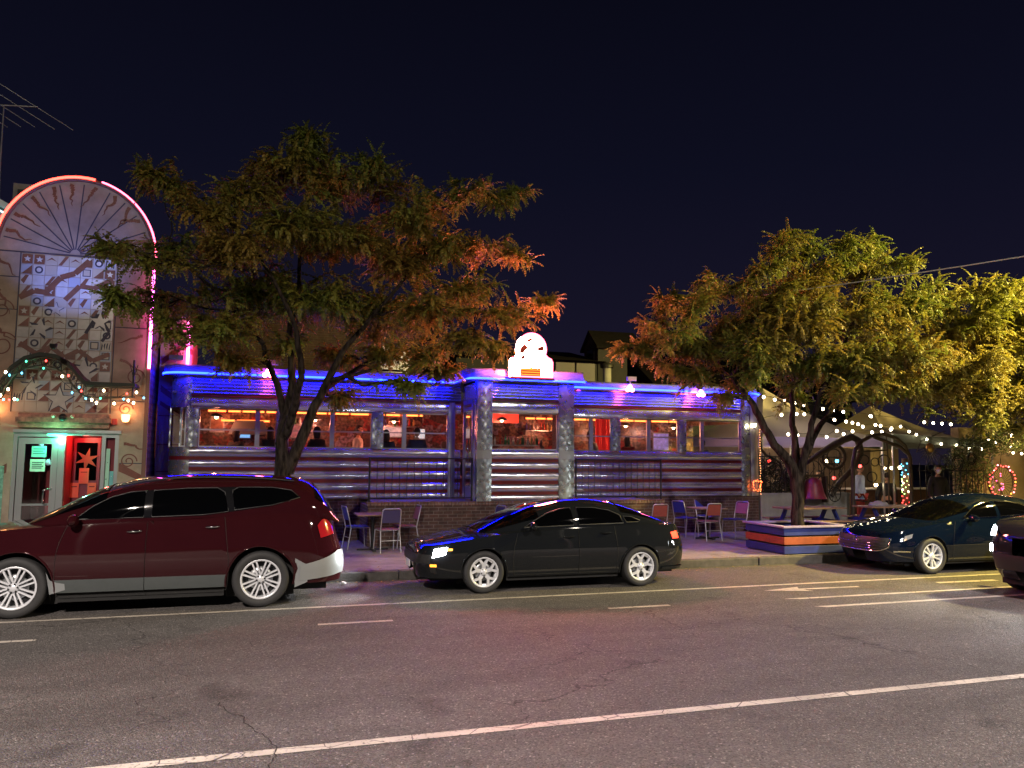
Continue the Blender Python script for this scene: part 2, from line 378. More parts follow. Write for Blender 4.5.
def smooth_interp(pts, n=6):
    # Catmull-Rom through a profile, returned as a dense list (monotone in x)
    out = []
    for i in range(len(pts)-1):
        p0 = pts[max(i-1, 0)]; p1 = pts[i]; p2 = pts[i+1]; p3 = pts[min(i+2, len(pts)-1)]
        m1 = (p2[1]-p0[1])/max(p2[0]-p0[0], 1e-6)*(p2[0]-p1[0]); m2 = (p3[1]-p1[1])/max(p3[0]-p1[0], 1e-6)*(p2[0]-p1[0])
        for k in range(n):
            t = k/n; t2, t3 = t*t, t*t*t
            out.append((lerp(p1[0], p2[0], t), (2*t3-3*t2+1)*p1[1]+(t3-2*t2+t)*m1+(-2*t3+3*t2)*p2[1]+(t3-t2)*m2))
    out.append(pts[-1]); return out
def grow(a, b, r0, r1, wob=.06, n=6, rr=None):
    rr = rr or random; a, b = Vector(a), Vector(b); L_ = (b-a).length; pts = []; rad = []
    for i in range(n+1):
        t = i/n; p = a.lerp(b, t)
        if 0 < i < n: p += Vector((rr.uniform(-1, 1), rr.uniform(-1, 1), rr.uniform(-.6, 1)))*L_*wob
        pts.append(p); rad.append(lerp(r0, r1, t))
    return pts, rad
# ================================================================== GROUND
KERB_Y = 13.72; SW = .15
MB().add([(-150, -120, -.02), (250, -120, -.02), (250, 300, -.02), (-150, 300, -.02)], [(0, 1, 2, 3)]).build('ground', pm('dark_ground', (.05, .047, .045), .9, noise=.25), kind='structure')
MB().add([(-90, -4.5, 0), (120, -4.5, 0), (120, KERB_Y+.02, 0), (-90, KERB_Y+.02, 0)], [(0, 1, 2, 3)]).build('road', M['asphalt'], kind='structure')
MB().add([(-90, -120, .004), (120, -120, .004), (120, -4.5, .004), (-90, -4.5, .004)], [(0, 1, 2, 3)]).build('pavement', pm('dark_old_concrete', (.05, .047, .045), .9, noise=.25, nscale=3, bump=.3), kind='structure')
b = MB()
def slabs():
    m, N, L, bs = newmat('sidewalk_slabs')
    tcn = N.new('ShaderNodeTexCoord'); br = N.new('ShaderNodeTexBrick'); br.offset = 0
    br.inputs['Scale'].default_value = 1; br.inputs['Brick Width'].default_value = 1.5; br.inputs['Row Height'].default_value = 1.5; br.inputs['Mortar Size'].default_value = .012
    br.inputs['Color1'].default_value = (.25, .235, .225, 1); br.inputs['Color2'].default_value = (.20, .19, .185, 1); br.inputs['Mortar'].default_value = (.07, .06, .055, 1)
    L.new(tcn.outputs['Object'], br.inputs['Vector'])
    t = N.new('ShaderNodeTexNoise'); t.inputs['Scale'].default_value = 3; t.inputs['Detail'].default_value = 8; t.inputs['Roughness'].default_value = .7; L.new(tcn.outputs['Object'], t.inputs['Vector'])
    r = N.new('ShaderNodeMapRange'); r.inputs[1].default_value = .3; r.inputs[2].default_value = .7; r.inputs[3].default_value = .6; r.inputs[4].default_value = 1.25; L.new(t.outputs[0], r.inputs[0])
    s_ = N.new('ShaderNodeVectorMath'); s_.operation = 'SCALE'; L.new(br.outputs[0], s_.inputs[0]); L.new(r.outputs[0], s_.inputs['Scale']); L.new(s_.outputs[0], bs.inputs['Base Color'])
    bs.inputs['Roughness'].default_value = .62
    t3 = N.new('ShaderNodeTexNoise'); t3.inputs['Scale'].default_value = 60; t3.inputs['Detail'].default_value = 4; L.new(tcn.outputs['Object'], t3.inputs['Vector'])
    bp = N.new('ShaderNodeBump'); bp.inputs['Strength'].default_value = .5; bp.inputs['Distance'].default_value = .01; L.new(t3.outputs[0], bp.inputs['Height']); L.new(bp.outputs[0], bs.inputs['Normal'])
    return m
MB().add([(-90, KERB_Y+.16, SW), (120, KERB_Y+.16, SW), (120, 60, SW), (-90, 60, SW)], [(0, 1, 2, 3)]).build('sidewalk', slabs(), kind='structure')
kb = MB(); x = -30.0
while x < 60:
    l_ = 1.8; j = random.uniform(-.012, .012)
    kb.box(x+.006, x+l_-.006, KERB_Y+j, KERB_Y+.165, -.1, SW+.004+random.uniform(-.006, .004)); x += l_
kb.build('kerb', M['kerb'], kind='structure', bevel=.02)
def strip(name, x0, x1, y0, y1, z=.004, slant=0, mat='line'):
    n = max(1, int((x1-x0)/.5)); b = MB()
    for i in range(n):
        a, c = lerp(x0, x1, i/n), lerp(x0, x1, (i+1)/n)
        s0 = slant if i == 0 else 0; s1 = slant if i == n-1 else 0
        b.add([(a, y0, z), (c, y0, z), (c+s1, y1, z), (a+s0, y1, z)], [(0, 1, 2, 3)])
    o = b.build(name, M[mat], kind='structure')
    return o
strip('lane_line', -60, 90, 6.06, 6.17)
strip('parking_line', -60, 90, 11.50, 11.59)
for x0, x1 in ((-5.4, -4.4), (-3.3, -2.3), (.81, 1.75), (4.79, 5.75)):
    strip('lane_dash', x0, x1, 10.34, 10.43)
strip('lane_line', 7.86, 40, 10.30, 10.39, slant=-.16)
strip('lane_line', 7.90, 40, 9.65, 9.75, slant=-.16)
ar = MB(); ar.add([(8.5, 11.02, .005), (9.65, 10.99, .005), (9.65, 11.08, .005), (8.5, 11.11, .005)], [(0, 1, 2, 3)])
ar.add([(7.85, 11.09, .0055), (8.62, 10.85, .0055), (8.5, 11.07, .0055), (8.62, 11.27, .0055)], [(0, 1, 2, 3)])
ar.build('arrow_marking', M['line'], kind='structure')
ar = MB(); ar.add([(11.3, 10.95, .005), (12.6, 10.92, .005), (12.6, 11.05, .005), (11.3, 11.08, .005)], [(0, 1, 2, 3)])
ar.build('arrow_marking', M['line'], kind='structure')
# manhole-less street: a few scraps of litter by the kerb
lit = [((308, 586), .10, 'crumpled white paper scrap in the gutter behind the maroon SUV'), ((343, 585), .09, 'flattened pale wrapper in the gutter under the cafe chairs')]
for (px, py), s, lab in lit:
    r = _ray(px, py); p = Vector((r.x/-r.z*CAM_H, r.y/-r.z*CAM_H, 0)); m_ = MB()
    bmx = bmesh.new(); bmesh.ops.create_icosphere(bmx, subdivisions=2, radius=s*.5)
    vs = [v.co*random.uniform(.6, 1.15) for v in bmx.verts]; vs = [(v.x*1.3, v.y, max(v.z*.7+s*.3, .002)) for v in vs]
    m_.add(vs, [tuple(v.index for v in f.verts) for f in bmx.faces]); bmx.free()
    m_.build('litter', M['white_paint'], None, lab, 'litter', 'litter in the gutter', loc=(p.x, min(p.y, KERB_Y-.1), .006))
# fallen leaves as ground cover by the kerb
lv = MB()
for _ in range(1500):
    x = random.uniform(-6, 22); y = KERB_Y+random.choice((-1, 1))*abs(random.gauss(0, .22))
    if y > KERB_Y: y += .03
    if random.random() < .35: y = random.uniform(KERB_Y+.2, 17); 
    z = SW+.012 if y > KERB_Y else .008
    a = random.uniform(0, 6.3); l_ = random.uniform(.015, .04); u = Vector((math.cos(a), math.sin(a), random.uniform(-.2, .3)))*l_; v_ = Vector((-math.sin(a), math.cos(a), 0))*l_*.4
    c = Vector((x, y, z)); lv.add([c-u, c-v_, c+u, c+v_], [(0, 1, 2, 3)], random.choice((0, 0, 1)))
lv.build('fallen_leaves', [pm('dry_leaf', (.20, .12, .05), .8), pm('yellow_leaf', (.35, .25, .08), .8)], kind='stuff', label='small dry leaves scattered along the kerb', cat='leaves')
# street lamps that light the scene
def street_lamp(loc, label, head_mat):
    t = thing('street_lamp', label, 'street lamp', (loc[0], loc[1], 0), 0, 'street lamps')
    MB().tube([(0, 0, 0), (0, 0, 1), (0, 0, loc[2]-.6)], [.12, .1, .06], 10).build('pole', M['steel_frame'], t)
    MB().tube([(0, 0, loc[2]-.6), (0, .15, loc[2]-.15), (0, .8, loc[2]), (0, 1.35, loc[2])], .04, 8).build('arm', M['steel_frame'], t)
    MB().lathe([(.001, .12), (.16, .08), (.24, 0), (.22, -.04), (.001, -.05)], (0, 1.6, loc[2]), n=16).build('lamp_head', M['steel_frame'], t)
    MB().lathe([(.2, 0), (.16, -.06), (.001, -.08)], (0, 1.6, loc[2]-.055), n=16).build('lamp_glass', head_mat, t)
street_lamp(LAMP_A, 'tall street lamp on the near pavement across the road', emit('street_lamp_glass_white', (1, .82, .62), 10))
street_lamp(LAMP_C, 'second tall street lamp on the near pavement, opposite the diner door', emit('street_lamp_glass_warm', (1, .82, .62), 10))
street_lamp(LAMP_B, 'tall sodium street lamp beside the road to the right', emit('street_lamp_glass_amber', (1, .6, .25), 10))

# ================================================================== DINER
FY = 18.7
diner = thing('diner', 'long stainless steel diner with blue neon roofline and red striped panels', 'diner', (5.6, FY, SW))
def dpart(b, name, mats, **k):
    b.v = [(x-5.6, y-FY, z-SW) for x, y, z in b.v]
    return b.build(name, mats, diner, **k)
XL, XV0, XV1, XR, VY = -1.85, 4.70, 7.15, 13.1, 17.4
def flute(b, x0, x1, y, z0, z1, n, d=.034, mi=0):
    # horizontal half-round ribs
    k = 5
    rows = []
    for i in range(n):
        for j in range(k+1):
            t = j/k; rows.append((z0+(z1-z0)*(i+t*.82+.09)/n, y-d*math.sin(PI*t)**.8))
        rows.append((z0+(z1-z0)*(i+.95)/n, y+.015))
    rows.append((z1, y)); vs = []
    nx = max(2, int((x1-x0)/.6)); 
    for z, yy in rows:
        for q in range(nx+1): vs.append((lerp(x0, x1, q/nx), yy, z))
    W_ = nx+1
    b.add(vs, [(i*W_+q, i*W_+q+1, (i+1)*W_+q+1, (i+1)*W_+q) for i in range(len(rows)-1) for q in range(nx)], mi, True)
def bulge(b, x0, x1, y, z0, z1, d=.03, mi=0, k=8):
    vs = []; nx = max(2, int((x1-x0)/.4))
    for j in range(k+1):
        t = j/k
        for q in range(nx+1): vs.append((lerp(x0, x1, q/nx), y-d*(math.sin(PI*t)**.75), lerp(z0, z1, t)))
    W_ = nx+1
    b.add(vs, [(i*W_+q, i*W_+q+1, (i+1)*W_+q+1, (i+1)*W_+q) for i in range(k) for q in range(nx)], mi, True)
    b.add([(x0, y, z0), (x1, y, z0), (x1, y+.06, z0), (x0, y+.06, z0)], [(0, 1, 2, 3)], mi); b.add([(x0, y, z1), (x1, y, z1), (x1, y+.06, z1), (x0, y+.06, z1)], [(3, 2, 1, 0)], mi)
reds = [(1.98, 2.055), (1.745, 1.825), (1.475, 1.56), (1.235, 1.31)]
steels = [(1.825, 1.98), (1.56, 1.745), (1.31, 1.475), (1.10, 1.235)]
segs = [(XL+.45, XV0+.0, FY), (XV1, 12.6, FY), (5.11, 6.74, VY)]
back = MB()
for x0, x1, y in segs:
    fl = MB()
    flute(fl, x0, x1, y, 3.42, 3.80, 5); dpart(fl, 'fluted_fascia', M['flute'])
    for a, c, d_ in [(3.13, 3.375, .02), (2.062, 2.26, .035)]+[(a, c, .03) for a, c in steels]:
        st = MB(); bulge(st, x0, x1, y, a, c, d_); dpart(st, 'steel_panel', M['steel'])
    rd = MB(); rd.box(x0, x1, y-.034, y+.02, 3.378, 3.417); dpart(rd, 'red_stripe', M['red_enamel'])
    for a, c in reds: rd = MB(); rd.box(x0, x1, y-.004, y+.03, a+.003, c-.003); dpart(rd, 'red_stripe', M['red_enamel'])
    back.box(x0, x1, y+.061, y+.12, 1.1, 2.25); back.box(x0, x1, y+.061, y+.12, 3.13, 3.9)
dpart(back, 'wall', M['steel_frame'])
# brick base
for a, c in ((XL+.1, 2.33), (9.46, XR)):
    bb = MB(); bb.box(a, c, FY-.02, FY+.15, SW, 1.097); dpart(bb, 'brick_base', M['brick'])
# roof caps: blue-lit metal edge
def roof_cap(name, pts, z0, z1):
    b = MB(); n = len(pts); vs = []
    for x, y in pts: vs += [(x, y, z0), (x, y-.01, z0+.06), (x, y+.02, z1-.03), (x, y+.09, z1)]
    fs = []
    for i in range(n-1):
        for j in range(3): fs.append((i*4+j, (i+1)*4+j, (i+1)*4+j+1, i*4+j+1))
    b.add(vs, fs, 0, False)
    return b
def arc_pts(cx, cy, r, a0, a1, n=8): return [(cx+r*math.cos(math.radians(lerp(a0, a1, i/n))), cy+r*math.sin(math.radians(lerp(a0, a1, i/n)))) for i in range(n+1)]
left_edge = [(XL-.12, FY+2.5)]+arc_pts(XL+.33, FY+.33, .5, 180, 270)+[(XV0-.2, FY-.17)]
vest_edge = [(XV0-.2, FY-.17)]+arc_pts(XV0+.02, VY+.02, .2, 180, 270, 5)+[(7.30, VY-.18), (7.34, VY-.1), (7.34, FY-.2)]
right_edge = [(XV1+.05, FY-.17), (12.75, FY-.17)]+arc_pts(12.75, FY+.33, .5, 270, 360)+[(XR+.15, FY+2.5)]
rc = MB()
for ed, z1 in ((left_edge, 4.07), (vest_edge, 4.12), (right_edge, 4.05)):
    q = roof_cap('', ed, 3.90, z1); rc.add(q.v, q.f)
rc.add([(x, y, 3.898) for x, y in ((XL-.1, FY+3), (XL-.1, FY-.1), (XV0, FY-.1), (XV0, VY-.1), (7.3, VY-.1), (7.3, FY-.1), (XR+.1, FY-.1), (XR+.1, FY+3))], [tuple(range(8))])
rc.box(XL, XR, FY+.1, FY+3.4, 3.95, 4.03); rc.box(XV0, XV1, VY+.1, FY+.1, 3.96, 4.04)
dpart(rc, 'roof', M['blue_tint'])
for ed, nm in ((left_edge[1:], 'left'), (vest_edge[:-1], 'v'), (right_edge[:-1], 'r')):
    b = MB(); b.tube([(x, y-.085, 3.872) for x, y in ed], .022, 8); dpart(b, 'neon_tube', M['neon_blue'])
b = MB()
for ed in (left_edge[1:], vest_edge[:-1], right_edge[:-1]): b.tube([(x, y+.03, 3.86) for x, y in ed], .03, 5)
for ed in (left_edge[1:], vest_edge[:-1], right_edge[:-1]):
    for (x0_, y0_), (x1_, y1_) in zip(ed, ed[1:]):
        pass
dpart(b, 'neon_backing', M['steel_frame'])
# posts
def post(x0, x1, y, z0, z1, d=.05, mat='quilt', w_=.1):
    b = MB(); k = 6; vs = []
    for j in range(k+1):
        t = j/k; vs += [(lerp(x0, x1, t), y-d*(.55+.45*math.sin(PI*t)), z0), (lerp(x0, x1, t), y-d*(.55+.45*math.sin(PI*t)), z1)]
    b.add(vs, [(2*j, 2*j+2, 2*j+3, 2*j+1) for j in range(k)], 0, True)
    b.box(x0, x0+.012, y-d*.54, y+w_, z0, z1); b.box(x1-.012, x1, y-d*.54, y+w_, z0, z1)
    return dpart(b, 'window_post', M[mat])
for a, c in ((.42, .66), (2.57, 2.81), (8.73, 8.96), (10.68, 10.89)): post(a, c, FY, 2.262, 3.127)
post(-1.49, -1.24, FY, 2.262, 3.127); post(4.40, 4.56, FY, 1.1, 3.4, mat='steel_frame')
post(12.58, 12.84, FY-.01, 1.1, 3.85); post(12.86, 13.1, FY-.02, 1.1, 3.85, mat='steel_frame')
post(4.76, 5.108, VY, 2.262, 3.88, .06); post(4.76, 5.108, VY, 1.1, 2.05, .06); post(4.75, 5.118, VY, 2.053, 2.259, .04, 'steel_frame')
post(6.745, 7.13, VY, 2.262, 3.88, .06); post(6.745, 7.13, VY, 1.1, 2.05, .06); post(6.735, 7.14, VY, 2.053, 2.259, .04, 'steel_frame')
# rounded left corner
lc = MB(); P_ = arc_pts(XL+.45, FY+.45, .45, 180, 270, 8)
def wrap(b, z0, z1, mi=0):
    vs = []
    for x, y in P_: vs += [(x, y, z0), (x, y, z1)]
    b.add(vs, [(2*i, 2*i+2, 2*i+3, 2*i+1) for i in range(len(P_)-1)], mi, True)
wrap(lc, 1.1, 1.98); wrap(lc, 2.06, 2.26); wrap(lc, 3.13, 3.88); wrap(lc, 1.98, 2.06, 1)
lc.box(-1.865, -1.84, FY+.44, FY+.5, 2.26, 3.13); lc.box(-1.62, -1.60, FY+.02, FY+.05, 2.26, 3.13)
lc.box(XL, XL+.02, FY+.451, FY+3.4, 1.1, 2.26); lc.box(XL, XL+.02, FY+.451, FY+3.4, 3.13, 3.88)
dpart(lc, 'corner_panel', [M['quilt'], M['red_enamel']])
# windows
def window(x0, x1, y, z0, z1, mulls, rail=2.65, thick=.05, parent_off=True):
    f = MB()
    f.box(x0, x1, y+.035, y+.08, z0, z0+.03); f.box(x0, x1, y+.035, y+.08, z1-.03, z1)
    f.box(x0, x0+.03, y+.035, y+.08, z0+.03, z1-.03); f.box(x1-.03, x1, y+.035, y+.08, z0+.03, z1-.03)
    ms = [x0+.03]+sorted(mulls)+[x1-.03]
    for m_ in mulls: f.box(m_-thick, m_+thick, y+.02, y+.082, z0+.03, z1-.03)
    if rail:
        for a, c in zip(ms, ms[1:]):
            f.box(a+(thick if a in mulls else 0), c-(thick if c in mulls else 0), y+.04, y+.075, rail-.016, rail+.016)
    fo = dpart(f, 'window', M['steel_frame'])
    g = MB(); g.add([(x0+.03, y+.058, z0+.03), (x1-.03, y+.058, z0+.03), (x1-.03, y+.058, z1-.03), (x0+.03, y+.058, z1-.03)], [(0, 1, 2, 3)])
    g.v = [(x-5.6, y_-FY, z-SW) for x, y_, z in g.v]; g.build('pane', M['glass'], fo)
window(-1.24, .42, FY, 2.262, 3.127, [0.0]); window(.66, 2.57, FY, 2.262, 3.127, [1.65]); window(2.81, 4.40, FY, 2.262, 3.127, [3.33])
window(XV1+.02, 8.73, FY, 2.262, 3.127, [8.16]); window(8.96, 10.68, FY, 2.262, 3.127, [9.8]); window(10.89, 12.58, FY, 2.262, 3.127, [11.4])
window(-1.6, -1.49, FY, 2.262, 3.127, []); window(5.11, 6.745, VY, 2.262, 3.127, [], rail=0)
# vestibule left wall with the door, right wall
vs_ = MB(); X0 = XV0+.06
for z0, z1 in ((1.1, 1.98), (2.06, 2.26), (3.42, 3.88)): pass
vs_.box(X0, X0+.06, VY+.06, VY+.30, 1.1, 3.88); vs_.box(X0, X0+.06, VY+1.18, FY, 1.1, 3.88); vs_.box(X0, X0+.06, VY+.30, VY+1.18, 3.42, 3.88)
vs_.box(7.08, 7.13, VY+.1, FY, 1.1, 3.88); vs_.box(X0, 7.1, VY+.15, FY, 3.80, 3.86)
dpart(vs_, 'vestibule_wall', M['steel'])
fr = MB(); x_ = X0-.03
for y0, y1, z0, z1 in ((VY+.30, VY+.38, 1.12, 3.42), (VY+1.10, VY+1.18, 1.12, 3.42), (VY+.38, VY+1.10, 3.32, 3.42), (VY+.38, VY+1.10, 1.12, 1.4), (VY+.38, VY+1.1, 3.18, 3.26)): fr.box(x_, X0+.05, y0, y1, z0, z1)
dr = dpart(fr, 'door', pm('purple_lit_steel_door', (.35, .33, .42), .35, .7))  # purple light on the steel door is put into its colour
g = MB(); g.add([(X0-5.6, VY+.38-FY, 1.4-SW), (X0-5.6, VY+1.1-FY, 1.4-SW), (X0-5.6, VY+1.1-FY, 3.18-SW), (X0-5.6, VY+.38-FY, 3.18-SW)], [(0, 1, 2, 3)]); g.build('pane', M['glass'], dr)
g = MB(); g.tube([(x_-.05-5.6, VY+.47-FY, 1.9-SW), (x_-.05-5.6, VY+.47-FY, 2.5-SW)], .015, 6); g.build('handle', M['chrome'], dr)
# stoop
stoop = MB(); stoop.box(2.33, 9.46, 17.32, 17.5, SW, 1.02)
for x0, x1 in ((2.33, 2.5), (9.3, 9.46)): stoop.box(x0, x1, 17.5, FY, SW, 1.02)
dpart(stoop, 'stoop_wall', M['brick'])
b = MB()
x = 2.30
while x < 9.47: b.box(x+.004, x+.071, 17.30, 17.52, 1.023, 1.10+random.uniform(-.002, .002)); x += .078
dpart(b, 'stoop_coping', brick('coping_brick', (.19, .10, .07), (.13, .07, .05), (.25, .2, .18), 1.0))
b = MB(); b.box(2.5, 9.3, 17.52, FY-.02, .95, 1.085); dpart(b, 'stoop_floor', M['concrete'])
# interior shell (parts of the diner)
inn = MB(); IY = 22.0
inn.box(XL+.05, XR-.05, FY+.13, IY, 1.0, 1.08); inn.box(XL+.05, XR-.05, FY+.13, IY, 3.45, 3.5)
dpart(inn, 'interior_floor', pm('dark_tile', (.09, .06, .05), .4))
mosaic_wall, N_, L_2, b_ = newmat('mixed_panelling')
t1 = N_.new('ShaderNodeTexCoord'); m1 = N_.new('ShaderNodeMapping'); m1.inputs['Scale'].default_value = (2.6, 1, 3.4); L_2.new(t1.outputs['Object'], m1.inputs[0])
v1 = N_.new('ShaderNodeTexVoronoi'); v1.distance = 'CHEBYCHEV'; v1.inputs['Scale'].default_value = 1.6; L_2.new(m1.outputs[0], v1.inputs['Vector'])
s1 = N_.new('ShaderNodeSeparateColor'); L_2.new(v1.outputs['Color'], s1.inputs[0]); c1 = N_.new('ShaderNodeValToRGB'); c1.color_ramp.interpolation = 'CONSTANT'
for p_, c_ in ((0, (.20, .07, .04)), (.2, (.32, .20, .12)), (.38, (.10, .05, .04)), (.52, (.42, .33, .27)), (.66, (.30, .03, .025)), (.8, (.16, .12, .11)), (.9, (.30, .24, .34))):
    e_ = c1.color_ramp.elements.new(p_) if p_ else c1.color_ramp.elements[0]; e_.color = (*c_, 1)
L_2.new(s1.outputs[0], c1.inputs[0]); n1 = N_.new('ShaderNodeTexNoise'); n1.inputs['Scale'].default_value = 14; n1.inputs['Detail'].default_value = 5; L_2.new(t1.outputs['Object'], n1.inputs['Vector'])
r1 = N_.new('ShaderNodeMapRange'); r1.inputs[1].default_value = .35; r1.inputs[2].default_value = .65; r1.inputs[3].default_value = .2; r1.inputs[4].default_value = 1.25; L_2.new(n1.outputs[0], r1.inputs[0])
x1 = N_.new('ShaderNodeVectorMath'); x1.operation = 'SCALE'; L_2.new(c1.outputs[0], x1.inputs[0]); L_2.new(r1.outputs[0], x1.inputs['Scale']); L_2.new(x1.outputs[0], b_.inputs['Base Color']); b_.inputs['Roughness'].default_value = .3
bw = MB(); bw.box(XL+.03, XR-.03, IY, IY+.1, 1.08, 3.45); bw.box(XR-.1, XR-.04, FY+.13, IY, 1.08, 2.2); bw.box(XR-.1, XR-.04, FY+.13, IY, 3.1, 3.45)
dpart(bw, 'back_wall', mosaic_wall)

def gp0(px, py): r = _ray(px, py); k = CAM_H/-r.z; return Vector((r.x*k, r.y*k))
cb = MB(); rr = random.Random(2)
for path in ([(218, 703), (226, 712), (242, 718), (250, 727), (262, 735), (270, 744), (277, 749), (274, 757), (268, 768), (262, 785)],):
    P_ = [gp0(*p) for p in path]; Q = []
    for a, c in zip(P_, P_[1:]):
        for k in range(4): Q.append(a.lerp(c, k/4)+Vector((rr.uniform(-.02, .02), rr.uniform(-.02, .02))))
    for i in range(len(Q)-1):
        d = (Q[i+1]-Q[i]).normalized(); n_ = Vector((-d.y, d.x))*rr.uniform(.002, .006); z = .0055+.00005*i
        cb.add([(v.x, v.y, z) for v in (Q[i]-n_, Q[i+1]-n_*.8, Q[i+1]+n_*.8, Q[i]+n_)], [(0, 1, 2, 3)])
cb.build('road_cracks', pm('crack_dark', (.012, .011, .01), .9), kind='structure')
# ------------------------------------------------------------------ people
def limb_skin(name, pts, edges, radii, mat, parent, smooth=True):
    me = bpy.data.meshes.new(name); me.from_pydata(pts, edges, [])
    o = bpy.data.objects.new(name, me); C.objects.link(o)
    sk = o.modifiers.new('skin', 'SKIN'); sk.use_smooth_shade = True
    for i, r in enumerate(radii):
        v = me.skin_vertices[0].data[i]; v.radius = (r, r) if not hasattr(r, '__len__') else r
    me.skin_vertices[0].data[0].use_root = True
    ss = o.modifiers.new('sub', 'SUBSURF'); ss.levels = 1; ss.render_levels = 1
    me.materials.append(mat); o.parent = parent; return o
def head_mesh(c, r=.105, yaw=0, mi=0):
    # a head with brow, nose, chin and ears; face looks to -y before yaw
    bmx = bmesh.new(); bmesh.ops.create_uvsphere(bmx, u_segments=16, v_segments=12, radius=1)
    vs = []
    for v in bmx.verts:
        x, y, z = v.co
        sx = r*.80*(1-.18*max(0, -z)); sy = r*.98; sz = r*1.22
        X, Y, Z = x*sx, y*sy, z*sz
        if y < -.2:
            Y -= r*.22*math.exp(-((x/.16)**2+((z+.08)/.2)**2))           # nose
            Y += r*.07*math.exp(-(((abs(x)-.38)/.16)**2+((z-.12)/.13)**2))  # eye sockets
            Y -= r*.06*math.exp(-((x/.35)**2+((z+.42)/.08)**2))           # lips
            Y -= r*.07*math.exp(-((x/.3)**2+((z+.78)/.18)**2))            # chin
        if abs(x) > .9 and abs(z) < .3: X *= 1.14
        vs.append((X, Y, Z))
    cs, sn = math.cos(yaw), math.sin(yaw)
    vs = [(c[0]+x*cs-y*sn, c[1]+x*sn+y*cs, c[2]+z) for x, y, z in vs]
    fs = [tuple(v.index for v in f.verts) for f in bmx.faces]; bmx.free()
    return vs, fs
def hair_mesh(c, r, yaw, long_=0.0):
    bmx = bmesh.new(); bmesh.ops.create_uvsphere(bmx, u_segments=16, v_segments=12, radius=1)
    vs = []; keep = {}
    for v in bmx.verts:
        x, y, z = v.co; drop = 0
        if z < 0 and y > -.25: drop = long_*(-z)
        k_ = 1.0+.05*math.sin(9*x+5*z)
        vs.append((x*r*.90*k_*(1+long_*1.6*max(0, -z)*(1-abs(y))), y*r*1.06*k_+r*.06, z*r*1.28-drop))
    fs = []
    for f in bmx.faces:
        cy = sum(v.co.y for v in f.verts)/len(f.verts); cz = sum(v.co.z for v in f.verts)/len(f.verts)
        if cy < -.30 and cz < .45: continue
        if long_ == 0 and cz < -.25: continue
        fs.append(tuple(v.index for v in f.verts))
    bmx.free(); cs, sn = math.cos(yaw), math.sin(yaw)
    return [(c[0]+x*cs-y*sn, c[1]+x*sn+y*cs, c[2]+z) for x, y, z in vs], fs
